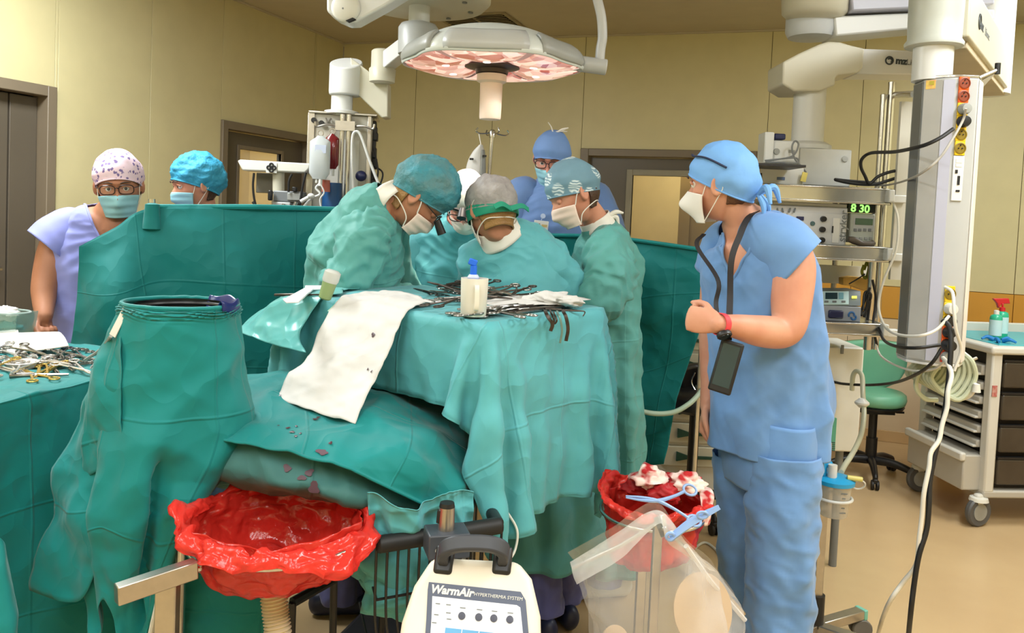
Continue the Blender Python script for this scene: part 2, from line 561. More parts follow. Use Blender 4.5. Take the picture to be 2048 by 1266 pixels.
# ceiling panels (joints recessed)
def panel_edges(a, b, step):
    n = max(1, round((b - a) / step))
    return np.linspace(a, b, n + 1)
def wall_panels(name, axis, fixed, inward, edges, holes, zsplit, mats):
    """a backing slab plus one cladding panel per bay; holes: list of (a0,a1,ztop)"""
    lo_a, hi_a = edges[0], edges[-1]
    back = MB()
    def put(mb, a0, a1, z0, z1, d0, d1):
        if axis == 'y':
            rbox(mb, (min(fixed + d0 * inward, fixed + d1 * inward), a0, z0), (max(fixed + d0 * inward, fixed + d1 * inward), a1, z1))
        else:
            rbox(mb, (a0, min(fixed + d0 * inward, fixed + d1 * inward), z0), (a1, max(fixed + d0 * inward, fixed + d1 * inward), z1))
    cuts = sorted(holes)
    a = lo_a
    for h0, h1, zt in cuts:
        put(back, a, h0, 0, CEIL, -T, -0.012)
        put(back, h0, h1, zt, CEIL, -T, -0.012)
        a = h1
    put(back, a, hi_a, 0, CEIL, -T, -0.012)
    w = struct(back.build(name, m_dframe, room=True))
    w['_room'] = 1
    g = 0.0018
    for e0, e1 in zip(edges[:-1], edges[1:]):
        segs = [(e0, e1, 0.0)]
        for h0, h1, zt in cuts:
            new = []
            for s0, s1, zb in segs:
                if h1 <= s0 or h0 >= s1: new.append((s0, s1, zb)); continue
                if h0 > s0: new.append((s0, h0, zb))
                if h1 < s1: new.append((h1, s1, zb))
                new.append((max(s0, h0), min(s1, h1), zt))
            segs = new
        for s0, s1, zb in segs:
            if s1 - s0 < 0.02: continue
            for z0, z1, mt, dd in zsplit:
                za = max(z0, zb)
                if z1 - za < 0.02: continue
                p = MB(); put(p, s0 + g, s1 - g, za + (g if za else 0), z1 - g, -0.014, dd)
                p.build('panel', mt, w, bevel=0.0012, seg=1)
    return w
# left wall with two doors
D1 = (1.55, 3.55, 2.2)
D2 = (4.98, 6.18, 2.19)
le = [Y0, -0.4, 0.75, 1.55, 2.62, 3.57, 4.28, 4.98, 6.20, Y1]
wall_panels('wall_left', 'y', X0, 1, le, [D1, D2], [(0, CEIL, m_wall, 0.0)], None)
# back wall with the grey door
D3 = (-1.74, -0.25, 2.16)
be = [X0, -3.3, -2.55, -1.74, -0.25, 0.42, 1.5, X1]
wall_panels('wall_back', 'x', Y1, -1, be, [D3], [(0, 0.93, m_wall_low, 0.004), (0.93, 1.17, m_orange, 0.012), (1.17, CEIL, m_wall, 0.0)], None)
wall_panels('wall_right', 'y', X1, -1, list(panel_edges(Y0, Y1, 1.2)), [], [(0, 0.93, m_wall_low, 0.004), (0.93, 1.17, m_orange, 0.012), (1.17, CEIL, m_wall, 0.0)], None)
wall_panels('wall_front', 'x', Y0, 1, list(panel_edges(X0, X1, 1.2)), [], [(0, CEIL, m_wall, 0.0)], None)
# cove baseboards
def bar_room(name, lo, hi, mat, parent=None, bevel=0.003, kind=True):
    mb = MB(); rbox(mb, lo, hi)
    o = mb.build(name, mat, parent, room=True, bevel=bevel)
    if parent is None: struct(o)
    return o
b1 = bar_room('baseboard_back', (X0, Y1 - 0.012, 0), (D3[0] - 0.06, Y1 + 0.002, 0.085), m_cove)
bar_room('baseboard_back_east', (D3[1] + 0.06, Y1 - 0.014, 0), (X1, Y1 + 0.002, 0.085), m_cove)
bar_room('baseboard_right', (X1 - 0.012, Y0, 0), (X1 + 0.002, Y1 - 0.02, 0.085), m_cove)
bar_room('baseboard_left', (X0 - 0.002, 3.62, 0), (X0 + 0.012, 4.9, 0.085), m_cove)
bar_room('baseboard_front', (X0 + 0.02, Y0 - 0.002, 0), (X1 - 0.02, Y0 + 0.012, 0.085), m_cove)
# ceiling edge trims
bar_room('trim_1', (X0, Y1 - 0.03, CEIL - 0.012), (X1, Y1 - 0.001, CEIL), m_ceil, bevel=0.002)
bar_room('trim_2', (X0 + 0.001, Y0 + 0.04, CEIL - 0.012), (X0 + 0.03, Y1 - 0.04, CEIL), m_ceil, bevel=0.002)

# doors -----------------------------------------------------------------
def door_left(name, hole, leaf_edges, window=None, handle_y=None):
    y0, y1, zt = hole
    f = MB()
    rbox(f, (X0 - T, y0, 0), (X0 + 0.022, y0 + 0.06, zt)); rbox(f, (X0 - T, y1 - 0.06, 0), (X0 + 0.022, y1, zt))
    rbox(f, (X0 - T, y0 + 0.06, zt - 0.06), (X0 + 0.0215, y1 - 0.06, zt))
    d = struct(f.build(name, m_dframe, room=True, bevel=0.004)); d['_room'] = 1
    for a, b in zip(leaf_edges[:-1], leaf_edges[1:]):
        p = MB()
        a2, b2, xl = a + 0.006, b - 0.006, X0 - 0.055
        if window and a <= window[0] and b >= window[1]:
            w0, w1, z0, z1 = window
            rbox(p, (xl - 0.04, a2, 0.012), (xl, w0, zt - 0.068)); rbox(p, (xl - 0.04, w1, 0.012), (xl, b2, zt - 0.068))
            rbox(p, (xl - 0.04, w0, 0.012), (xl, w1, z0)); rbox(p, (xl - 0.04, w0, z1), (xl, w1, zt - 0.068))
            lf = p.build('leaf', m_dleaf, d)
            q = MB()
            for (u0, u1, v0, v1) in ((w0 - 0.03, w0, z0 - 0.03, z1 + 0.03), (w1, w1 + 0.03, z0 - 0.03, z1 + 0.03), (w0, w1, z0 - 0.03, z0), (w0, w1, z1, z1 + 0.03)):
                rbox(q, (xl - 0.045, u0, v0), (xl + 0.008, u1, v1))
            q.build('window_trim', m_dframe, lf, bevel=0.002)
            q = MB(); rbox(q, (xl - 0.024, w0, z0), (xl - 0.018, w1, z1)); q.build('pane', m_glass, lf)
        else:
            rbox(p, (xl - 0.04, a2, 0.012), (xl, b2, zt - 0.068))
            lf = p.build('leaf', m_dleaf, d, bevel=0.002)
        if handle_y and a <= handle_y <= b:
            q = MB(); q.cyl((xl, handle_y, 1.17), (xl + 0.05, handle_y, 1.17), 0.011)
            q.cyl((xl + 0.05, handle_y + 0.008, 1.17), (xl + 0.05, handle_y - 0.12, 1.17), 0.011)
            q.lathe([(0.026, 0), (0.026, 0.008), (0.018, 0.01)], (xl, handle_y, 1.17), (1, 0, 0))
            q.build('handle', m_chrome, lf)
    q = MB()
    rbox(q, (X0 - 0.0975, y0 + 0.05, 0.0), (X0 - 0.0965, y1 - 0.05, zt - 0.05)); (q.build('shadow_gap', m_dark, d) if not window else None)
    return d
door_left('door_1', D1, [1.61, 2.5, 3.31, 3.49], None, 3.23)
d2 = door_left('door_2', D2, [5.04, 6.12], (5.27, 5.81, 0.95, 2.0), None)
# back-wall door with a glazed leaf
x0, x1, zt = D3
f = MB()
rbox(f, (x0, Y1 - 0.02, 0), (x0 + 0.07, Y1 + T, zt)); rbox(f, (x1 - 0.07, Y1 - 0.02, 0), (x1, Y1 + T, zt)); rbox(f, (x0 + 0.07, Y1 - 0.0195, zt - 0.06), (x1 - 0.07, Y1 + T, zt))
d3 = struct(f.build('door_3', m_dframe, room=True, bevel=0.004)); d3['_room'] = 1
p = MB(); wx0, wx1, wz0, wz1 = -1.30, -0.56, 1.36, 1.95
yl = Y1 + 0.05
rbox(p, (x0 + 0.075, yl, 0.012), (wx0, yl + 0.04, zt - 0.066)); rbox(p, (wx1, yl, 0.012), (x1 - 0.075, yl + 0.04, zt - 0.066))
rbox(p, (wx0, yl, 0.012), (wx1, yl + 0.04, wz0)); rbox(p, (wx0, yl, wz1), (wx1, yl + 0.04, zt - 0.066))
lf = p.build('leaf', m_dleaf, d3)
q = MB()
for (u0, u1, v0, v1) in ((wx0 - 0.05, wx0, wz0 - 0.05, wz1 + 0.05), (wx1, wx1 + 0.05, wz0 - 0.05, wz1 + 0.05), (wx0, wx1, wz0 - 0.05, wz0), (wx0, wx1, wz1, wz1 + 0.05)):
    rbox(q, (u0, yl - 0.012, v0), (u1, yl + 0.045, v1))
q.build('window_trim', M('door_window_trim', (142, 136, 118), 0.35), lf, bevel=0.003)
q = MB(); rbox(q, (wx0, yl + 0.018, wz0), (wx1, yl + 0.024, wz1)); q.build('pane', m_glass, lf)
q = MB(); rbox(q, (x0 + 0.07, yl + 0.05, 0), (x1 - 0.07, yl + 0.052, wz0 - 0.06)); q.build('shadow_gap', m_dark, d3)
# lit rooms seen through the two door windows
def lit_room(name, lo, hi, open_side, brick, light, lp):
    mb = MB()
    lo, hi = np.asarray(lo, float), np.asarray(hi, float)
    t = 0.03
    sides = {'x-': ((lo[0] - t, lo[1], lo[2]), (lo[0], hi[1], hi[2])), 'x+': ((hi[0], lo[1], lo[2]), (hi[0] + t, hi[1], hi[2])),
             'y-': ((lo[0], lo[1] - t, lo[2]), (hi[0], lo[1], hi[2])), 'y+': ((lo[0], hi[1], lo[2]), (hi[0], hi[1] + t, hi[2])),
             'z-': ((lo[0], lo[1], lo[2] - t), (hi[0], hi[1], lo[2])), 'z+': ((lo[0], lo[1], hi[2]), (hi[0], hi[1], hi[2] + t))}
    for k, (a, b) in sides.items():
        if k != open_side: rbox(mb, a, b)
    o = struct(mb.build(name, m_tile, room=True)); o['_room'] = 1
    if brick:
        base = MB(); rbox(base, (0, 0, 0), (0.008, 0.292, 0.142)); me = None
        for r in range(7):
            for c in range(5):
                z = 0.95 + r * 0.15
                y = lo[1] + 0.12 + c * 0.3 + (0.15 if r % 2 else 0)
                if y + 0.29 > hi[1]: continue
                bq = MB(); rbox(bq, (lo[0], y, z), (lo[0] + 0.008, y + 0.292, z + 0.142))
                ob = bq.build('tile', m_tile, o, bevel=0.003, seg=1)
    area_light('corridor_lamp', light, 0.5, 0.5, lp, (1.0, 0.88, 0.62))
lit_room('wall_corridor', (X0 - 1.2, 4.7, 0.0), (X0 - T - 0.01, 6.9, 2.6), 'x+', True, (X0 - 0.7, 5.6, 2.5), 22)
lit_room('wall_scrub_room', (-2.3, Y1 + T + 0.01, 0.0), (0.4, Y1 + 1.6, 2.6), 'y-', False, (-1.0, Y1 + 0.85, 2.5), 16)
mb = MB(); rbox(mb, (-1.02, Y1 + .9, 0), (-.92, Y1 + 1.0, 2.6)); rbox(mb, (-.92, Y1 + .93, 1.0), (.3, Y1 + .97, 2.2)); o_ = struct(mb.build('wall_partition', M('partition_tan', (176, 148, 92), .5), room=True))
# ceiling vent grille
cv = at(965, 45, 4.9)
k = (CEIL - EYE) / (cv[2] - EYE); cvr = W(np.array([cv[0] * k, cv[1] * k, CEIL]))
vt = thing('ceiling_vent', 'grey slatted air vent set in the ceiling above the surgical light', 'vent', (cvr[0], cvr[1], CEIL), room=True)
mb = MB()
for (u0, u1, v0, v1) in ((-.3, -.27, -.3, .3), (.27, .3, -.3, .3), (-.27, .27, -.3, -.27), (-.27, .27, .27, .3), (-.012, .012, -.27, .27)):
    rbox(mb, (cvr[0] + u0, cvr[1] + v0, CEIL - 0.012), (cvr[0] + u1, cvr[1] + v1, CEIL))
mb.build('frame', M('vent_metal', (150, 138, 108), 0.5), vt, bevel=0.002)
for i in range(11):
    y = cvr[1] - 0.245 + i * 0.049
    mb = MB(); mb.box((cvr[0], y, CEIL - 0.008), (0.53, 0.036, 0.004), rotx(0.5)); mb.build('slat', MATS['vent_metal'], vt)
mb = MB(); rbox(mb, (cvr[0] - .27, cvr[1] - .27, CEIL - 0.0015), (cvr[0] + .27, cvr[1] + .27, CEIL - 0.0005)); mb.build('backing', m_dark, vt)
# ceiling luminaires (light itself is the area lamp just under each)
for i, (lx, ly) in enumerate(LUMS):
    where = ['over the left door', 'over the left corner behind the camera', 'over the middle behind the camera', 'right of the middle, behind the camera', 'over the right-hand cables', 'over the drawer trolley', 'close to the rear wall', 'in the rear left corner'][i]
    t = thing('ceiling_light', 'flat rectangular ceiling light panel ' + where, 'light', (lx, ly, CEIL), 'flat panel lights in the ceiling', room=True)
    mb = MB()
    for (u0, u1, v0, v1) in ((-.31, -.285, -.61, .61), (.285, .31, -.61, .61), (-.285, .285, -.61, -.585), (-.285, .285, .585, .61)):
        rbox(mb, (lx + u0, ly + v0, CEIL - 0.025), (lx + u1, ly + v1, CEIL))
    mb.build('frame', m_white, t)
    mb = MB(); rbox(mb, (lx - .285, ly - .585, CEIL - 0.016), (lx + .285, ly + .585, CEIL - 0.004)); mb.build('diffuser', m_lamp, t)
# ------------------------------------------------------------------ sterile drapes
def drape_mat(name, rgb, rough=0.62, trans=0.12, strength=0.35, grid=0.3, gstr=0.22, rgb2=None):
    return M(name, rgb, rough, var=0.03, trans=trans, spec=0.3, sheen=0.15, vscale=4, rgb2=rgb2, extra=crease_bump(strength, grid, gstr))
m_drape = drape_mat('drape_green', (8, 130, 130), strength=.55)
m_drape_l = drape_mat('drape_pale_green', (94, 180, 188), 0.6, strength=.5)
m_drape_d = drape_mat('drape_deep_green', (3, 118, 118), 0.6, strength=.5)
m_gown = drape_mat('gown_sea_green', (92, 163, 157), 0.6, 0.1, 0.6, 0.5, 0.1)
m_gown_b = drape_mat('gown_blue_green', (96, 178, 186), 0.6, 0.1, 0.6, 0.5, 0.1)
m_scrub_b = M('scrub_blue', (102, 145, 198), 0.75, var=0.05, sheen=0.2, bump=0.12, bscale=18, rgb2=(90, 132, 186))
m_scrub_v = M('scrub_violet', (138, 146, 218), 0.75, var=0.04, sheen=0.2, bump=0.12, bscale=18)
m_scrub_p = M('scrub_navy', (88, 92, 152), 0.75, var=0.05, sheen=0.2, bump=0.15, bscale=14)
m_towel = M('white_paper', (208, 206, 202), 0.7, var=0.015, trans=0.08, extra=crease_bump(0.4, 5.0, 0.0))

def sheet(P, amp=0.006, scale=0.16, seed=1, cv=False, oct=3, softamp=0.0, softscale=0.3, mask=None):
    """creases pushed along the sheet normals"""
    n = onorm(P, cv)
    h = amp * 2 * crumple(P, scale, seed, oct)
    if softamp: h = h + softamp * soft(P, softscale, seed + 7)
    if mask is not None: h = h * mask
    return P + n * h[..., None]
def sheet_obj(name, P, mat, parent=None, cv=False, solid=0.0016, drop=None):
    mb = MB()
    mb.grid(P, cv=cv)
    if drop is not None:
        c = np.array([np.mean([mb.v[0][i] for i in f], 0) for f in mb.f])
        k = drop(c)
        mb.f = [f for f, q in zip(mb.f, k) if not q]
    mb.uv = guv(P)
    return mb.build(name, mat, parent, angle=70, solid=solid, fix=False)

def drape_sim(a, b, ins, steps=150, iters=10, seed=3, mass=None, bend=0.25):
    """relax a sheet over a solid: a, b grid coordinates; ins(x) pushes points out of the solid"""
    A, B = np.meshgrid(a, b, indexing='ij')
    r = np.random.RandomState(seed)
    X = np.stack([A, B, np.zeros_like(A) + 0.004], -1)
    X[..., 2] += r.normal(size=A.shape) * 0.0006
    Pv = X.copy()
    s1, s2 = a[1] - a[0], b[1] - b[0]
    sd = math.hypot(s1, s2)
    def solve(p, q, rest, k):
        d = q - p
        L = np.linalg.norm(d, axis=-1, keepdims=True) + 1e-9
        c = d * (k * 0.5 * (L - rest) / L)
        p += c; q -= c
    g = 9.8 / 3600 * 0.3
    for st in range(steps):
        vel = (X - Pv) * 0.972
        Pv = X.copy()
        X = X + np.clip(vel, -0.03, 0.03)
        X[..., 2] -= g
        for it in range(iters):
            for o in (0, 1):
                n = (X.shape[0] - o) // 2
                solve(X[o:o + 2 * n:2], X[o + 1:o + 1 + 2 * n:2], s1, 1.0)
                n = (X.shape[1] - o) // 2
                solve(X[:, o:o + 2 * n:2], X[:, o + 1:o + 1 + 2 * n:2], s2, 1.0)
            for o in (0, 1):
                n = (X.shape[0] - o) // 2
                solve(X[o:o + 2 * n:2, :-1], X[o + 1:o + 1 + 2 * n:2, 1:], sd, 0.6)
                solve(X[o:o + 2 * n:2, 1:], X[o + 1:o + 1 + 2 * n:2, :-1], sd, 0.6)
            if it % 2 == 0:
                for o in (0, 1, 2, 3):
                    n = (X.shape[0] - o) // 4
                    if n: solve(X[o:o + 4 * n:4], X[o + 2:o + 2 + 4 * n:4], 2 * s1, bend)
                    n = (X.shape[1] - o) // 4
                    if n: solve(X[:, o:o + 4 * n:4], X[:, o + 2:o + 2 + 4 * n:4], 2 * s2, bend)
            X, Pv = ins(X, Pv)
    return X

# --- instrument table over the patient ----------------------------------
TZ = 1.30
TA = np.array([-0.0525, 2.18])
TE1, TE2 = np.array([0.602, 0.799]), np.array([-0.799, 0.602])
TL1, TL2 = 0.60, 0.82
def tab(a, b, z=0.0):
    p = TA + TE1 * a + TE2 * b
    return np.array([p[0], p[1], TZ + z])
RT = np.array([[TE1[0], TE2[0], 0], [TE1[1], TE2[1], 0], [0, 0, 1.0]])
def slab_ins(l1, l2, depth, rr=0.02):
    def ins(X, Pv):
        inside = (X[..., 0] > -rr) & (X[..., 0] < l1 + rr) & (X[..., 1] > -rr) & (X[..., 1] < l2 + rr) & (X[..., 2] < 0.0) & (X[..., 2] > -depth)
        if inside.any():
            p = X[inside]
            dist = np.stack([p[:, 0] + rr, l1 + rr - p[:, 0], p[:, 1] + rr, l2 + rr - p[:, 1], -p[:, 2]], 1)
            k = dist.argmin(1)
            for j, (ax, val) in enumerate(((0, -rr), (0, l1 + rr), (1, -rr), (1, l2 + rr), (2, 0.0))):
                m = k == j
                p[m, ax] = val
            X[inside] = p
            pv = Pv[inside]
            Pv[inside] = pv + (p - pv) * 0.8
        return X, Pv
    return ins
ga = np.linspace(-0.26, TL1 + 0.30, 66)
gb = np.linspace(-0.52, TL2 + 0.24, 88)
SX = drape_sim(ga, gb, slab_ins(TL1, TL2, 0.5), steps=200, iters=14)
tt = thing('instrument_table', 'tall instrument table over the patient under pale green drape with steel tools', 'table', (*(TA + TE1 * .3 + TE2 * .41), 0.0))
mb = MB(); mb.box(tab(TL1 / 2, TL2 / 2, -0.030), (TL1 - .03, TL2 - .03, 0.03), RT); mb.build('tabletop', m_steel, tt, bevel=0.006)
bp = tab(.256, .19)
mb = MB(); mb.box((bp[0], bp[1], (TZ - .045) / 2), (.075, .06, TZ - .045)); mb.build('column', M('column_beige', (202, 184, 150), .4), tt, bevel=.006)
mb = MB(); mb.box((bp[0] - .03, bp[1] - .034, .6), (.016, .012, 1.1)); mb.build('slot_rail', m_midgrey, tt)
mb = MB(); mb.box((bp[0], bp[1], 0.03), (0.30, 0.30, 0.06)); mb.build('base', m_black, tt, bevel=0.01)
SW = SX @ RT.T + np.array([TA[0], TA[1], TZ])
SW = sheet(SW, 0.008, 0.10, 5, mask=sstep(-0.005, -0.06, SX[..., 2]) * 1.0 + 0.15)
dt = sheet_obj('table_drape', SW, m_drape_l); setp(dt, 'pale green paper drape over the tall instrument table, hanging in a fold at its corner', 'drape')

# --- drape over the patient -------------------------------------------
net = [[(360, 775, 2.45), (560, 742, 2.5), (700, 757, 2.5), (850, 795, 2.5), (985, 855, 2.55), (1040, 960, 2.6)],
       [(385, 805, 2.2), (590, 790, 2.25), (720, 815, 2.2), (850, 848, 2.2), (945, 910, 2.28), (985, 985, 2.35)],
       [(400, 850, 2.06), (600, 858, 2.02), (725, 890, 1.99), (840, 905, 2.0), (905, 955, 2.08), (950, 1010, 2.14)],
       [(405, 872, 1.99), (590, 905, 1.925), (705, 942, 1.915), (800, 985, 1.94), (872, 1022, 2.02), (940, 1050, 2.1)]]
under = [[(405, 850, 2.06), (585, 888, 1.99), (695, 922, 1.98), (790, 962, 2.0), (865, 1000, 2.07), (935, 1035, 2.15)],
         [(408, 950, 1.99), (575, 984, 1.93), (690, 1003, 1.94), (775, 1010, 1.98), (850, 1040, 2.06), (925, 1065, 2.14)],
         [(410, 965, 2.2), (575, 990, 2.2), (690, 1004, 2.2), (775, 1010, 2.2), (850, 1040, 2.25), (925, 1065, 2.3)]]
P = patch([[at(*q) for q in r] for r in net], 90, 100)
P = sheet(P, 0.017, 0.15, 11, softamp=0.008, softscale=0.14)
dp = sheet_obj('patient_drape', P, m_drape); setp(dp, 'green drape over the patient with dark blood spots, sagging below the instrument table', 'drape')
PU = sheet(patch([[at(*q) for q in r] for r in under], 50, 90), 0.012, 0.12, 12, softamp=.014, softscale=.10)
mb = MB(); mb.grid(sweep_rings(P[-1], np.full(P.shape[1], .0035), np.full(P.shape[1], .0035), 8), cv=True, capu=True); mb.build('hem', m_drape, dp)
m_under = drape_mat('drape_grey_green', (64, 118, 116), .6, strength=.5)
ud = sheet_obj('under_drape', PU, m_under); setp(ud, 'greyish green under drape with blood smears, hanging below the patient drape hem', 'drape')
m_blood = M('dried_blood', (86, 62, 74), 0.6, var=0.1)
m_bloodd = M('dark_blood', (60, 26, 36), 0.4, var=0.1)
def on_grid(P, px, py):
    """nearest surface sample of a sheet to a picture point, with its normal"""
    q = P.reshape(-1, 3)
    d0 = at(px, py, 1.0)[None] - np.array([0, 0, EYE]); d0 = d0 / np.linalg.norm(d0)
    rel = q - np.array([0, 0, EYE])
    t = rel @ d0[0]
    i = np.linalg.norm(rel - t[:, None] * d0, axis=1).argmin()
    n = gnorm(P).reshape(-1, 3)[i]
    if np.dot(n, -rel[i]) < 0: n = -n
    return q[i], n
def spot(px, py, r, P, mat, parent, sx=1.0, seed=0):
    c, n = on_grid(P, px, py)
    F = frame(n)
    a = np.linspace(0, 2 * np.pi, 14, endpoint=False)
    rs = np.random.RandomState(seed)
    rr = r * (1 + 0.22 * np.sin(2 * a + seed) + 0.18 * np.sin(3 * a + 2 * seed) + .08 * rs.uniform(-1, 1, 14))
    ring = c + n * 0.0035 + np.cos(a)[:, None] * F[:, 0] * (rr * sx)[:, None] + np.sin(a)[:, None] * F[:, 1] * rr[:, None]
    mb = MB(); mb.add(np.concatenate([ring, [c + n * 0.0042]]), [(i, (i + 1) % 14, 14) for i in range(14)])
    return mb.build('blood_spot', mat, parent, fix=False)
for i, (px, py, r) in enumerate([(575, 858, 4), (583, 866, 5), (590, 874, 4), (592, 855, 3), (600, 868, 3), (664, 889, 4), (628, 840, 5), (634, 836, 4), (560, 853, 2), (640, 905, 9), (572, 935, 8), (632, 975, 12), (622, 945, 8), (646, 908, 6), (605, 958, 7)]):
    spot(px, py, r * .85 * mps(2.0), P if py < 915 else PU, m_bloodd if i < 9 else m_blood, dp if py < 915 else ud, 1.3, i)

# --- white towel -------------------------------------------------------
net = [[tab(.20, .62, .012), tab(.22, .54, .020), tab(.20, .46, .016), tab(.10, .30, .014)],
       [tab(.05, .60, .014), tab(.06, .52, .016), tab(.05, .44, .016), tab(.02, .29, .014)],
       [tab(-.045, .585, -.02), tab(-.045, .50, -.02), tab(-.045, .42, -.02), tab(-.05, .275, -.02)]] + [[at(*q) for q in r] for r in [
       [(614, 716, 2.36), (660, 716, 2.32), (705, 718, 2.28), (771, 722, 2.22)],
       [(577, 752, 2.29), (625, 758, 2.24), (672, 768, 2.21), (738, 786, 2.16)],
       [(552, 793, 2.22), (603, 816, 2.15), (650, 831, 2.11), (710, 846, 2.07)]]]
PT = patch(net, 70, 40)
PT = sheet(PT, 0.008, 0.08, 21)
tw = sheet_obj('paper_towel', PT, m_towel); setp(tw, 'white crumpled paper sheet hanging from the instrument table onto the patient drape', 'towel')
spot(746, 672, 5 * mps(2.3), PT, m_bloodd, tw, 1.0, 3); spot(735, 738, 2.5 * mps(2.2), PT, m_bloodd, tw, 1.0, 4); spot(743, 745, 2.5 * mps(2.2), PT, m_bloodd, tw, 1.0, 5); spot(560, 793, 4 * mps(2.2), PT, m_bloodd, tw, 1.0, 6)

# --- clear film over the left corner of the instrument table -----------
m_film = drape_mat('film_over_drape', (96, 178, 176), 0.28, 0.1, 0.6, 5.0, 0.0)
net = [[tab(.06, .66, .010), tab(.16, .76, .012), tab(.30, .80, .012)],
       [tab(-.03, .66, -.005), tab(-.03, .80, -.004), tab(.06, .86, -.006)],
       [at(600, 668, 2.50), at(520, 640, 2.60), at(500, 632, 2.72)],
       [at(612, 705, 2.44), at(540, 688, 2.52), at(478, 662, 2.62)]]
PF = sheet(patch(net, 44, 44), 0.010, 0.10, 31)
fl = sheet_obj('film_cover', PF, m_film); setp(fl, 'shiny film-coated green sheet spread over the left corner of the instrument table', 'sheet')

# --- tall screen drapes -------------------------------------------------
net = [[(158, 493, 3.05), (230, 455, 3.10), (303, 416, 3.15), (480, 414, 3.30), (650, 417, 3.50), (800, 420, 3.62)],
       [(155, 560, 3.05), (228, 560, 3.01), (318, 520, 3.12), (480, 525, 3.24), (650, 535, 3.47), (800, 540, 3.62)],
       [(150, 630, 3.04), (228, 640, 2.99), (335, 640, 3.13), (480, 650, 3.22), (650, 650, 3.47), (800, 650, 3.62)],
       [(142, 700, 3.05), (228, 715, 3.00), (335, 730, 3.13), (480, 740, 3.22), (650, 740, 3.47), (800, 740, 3.62)],
       [(138, 775, 3.06), (228, 800, 3.02), (335, 815, 3.12), (480, 830, 3.20), (650, 830, 3.46), (800, 830, 3.62)]]
P = patch([[at(*q) for q in r] for r in net], 70, 110)
P = sheet(P, 0.009, 0.26, 41, softamp=0.014, softscale=0.3, mask=sstep(0, 0.12, np.linspace(0, 1, 70))[:, None] * 0.9 + 0.1)
ds = sheet_obj('screen_drape', P, m_drape_d); setp(ds, 'tall deep green screen drape in front of the two nurses', 'drape')
# rolled top hem and the wrapped post the drape hangs from
mb = MB(); mb.tube(ats([(298, 414, 3.15), (400, 414, 3.24), (520, 414, 3.32), (655, 418, 3.50), (790, 421, 3.61)]), 0.011, 8)
mb.build('hem', m_drape, ds)
mb = MB(); p = at(304, 432, 3.14); mb.lathe([(0.035, -0.05), (0.03, 0.0), (0.026, 0.045), (0.012, 0.05)], p, n=14); mb.build('corner_wrap', m_drape_d, ds)
mb = MB(); q = at(304, 398, 3.16); mb.cyl((q[0], q[1], 0.02), (q[0], q[1], q[2]), 0.013)
q2 = at(700, 421, 3.55); mb.poly([(q[0], q[1] + .05, 1.52), (q2[0], q2[1] + .06, 1.52), (q2[0], q2[1] + .06, 0.0)], 0.011)
mb.build('pole', m_chrome, ds)
net = [[(1085, 470, 3.78), (1200, 474, 3.74), (1290, 484, 3.66), (1422, 503, 3.50)],
       [(1085, 600, 3.78), (1200, 600, 3.72), (1290, 560, 3.62), (1414, 560, 3.52)],
       [(1085, 700, 3.78), (1200, 700, 3.70), (1290, 690, 3.64), (1398, 660, 3.50)],
       [(1085, 800, 3.78), (1200, 800, 3.68), (1280, 800, 3.62), (1362, 770, 3.53)],
       [(1085, 930, 3.78), (1200, 932, 3.68), (1265, 934, 3.62), (1328, 928, 3.53)]]
P = patch([[at(*q) for q in r] for r in net], 70, 70)
P = sheet(P, 0.011, 0.16, 51, softamp=0.014, softscale=0.22, mask=sstep(0, 0.1, np.linspace(0, 1, 70))[:, None] * 0.9 + 0.1)
dr = sheet_obj('screen_drape', P, m_drape_d); setp(dr, 'deep green screen drape hanging beside the man in blue scrubs', 'drape')
mb = MB(); mb.tube(ats([(1085, 470, 3.77), (1200, 473, 3.73), (1290, 483, 3.65), (1422, 502, 3.49)]), 0.009, 8); mb.build('hem', m_drape, dr)
mb = MB(); q = at(1418, 503, 3.53); q0 = at(1095, 470, 3.80); mb.poly([(q[0], q[1] + .05, 0.0), (q[0], q[1] + .05, q[2] - .03), (q0[0], q0[1] + .05, q0[2] - .04), (q0[0], q0[1] + .05, 0.0)], 0.010); mb.build('pole', m_chrome, dr)

# --- left instrument table ----------------------------------------------
LZ = 1.05
L0, L1 = np.array([-1.437, 1.64]), np.array([-1.11, 2.74])
LU = unit(L1 - L0); LN = np.array([-LU[1], LU[0]]); LL, LWD = np.linalg.norm(L1 - L0), 0.60
def ltab(u, n, z=0.0):
    p = L0 + LU * u + LN * n
    return np.array([p[0], p[1], LZ + z])
RL = np.array([[LU[0], LN[0], 0], [LU[1], LN[1], 0], [0, 0, 1.0]])
lt = thing('back_table', 'long steel back table at the left edge, carrying rows of instruments on a green drape', 'table', ltab(LL / 2, LWD / 2, -LZ))
mb = MB(); mb.box(ltab(LL / 2, LWD / 2, -0.02), (LL - .02, LWD - .02, 0.03), RL); mb.build('tabletop', m_steel, lt, bevel=0.004)
for (u, n) in ((0.06, 0.06), (LL - 0.06, 0.06), (0.06, LWD - 0.06), (LL - 0.06, LWD - 0.06)):
    mb = MB(); a = ltab(u, n); mb.cyl((a[0], a[1], 0.0), (a[0], a[1], LZ - 0.03), 0.016); mb.build('leg', m_chrome, lt)
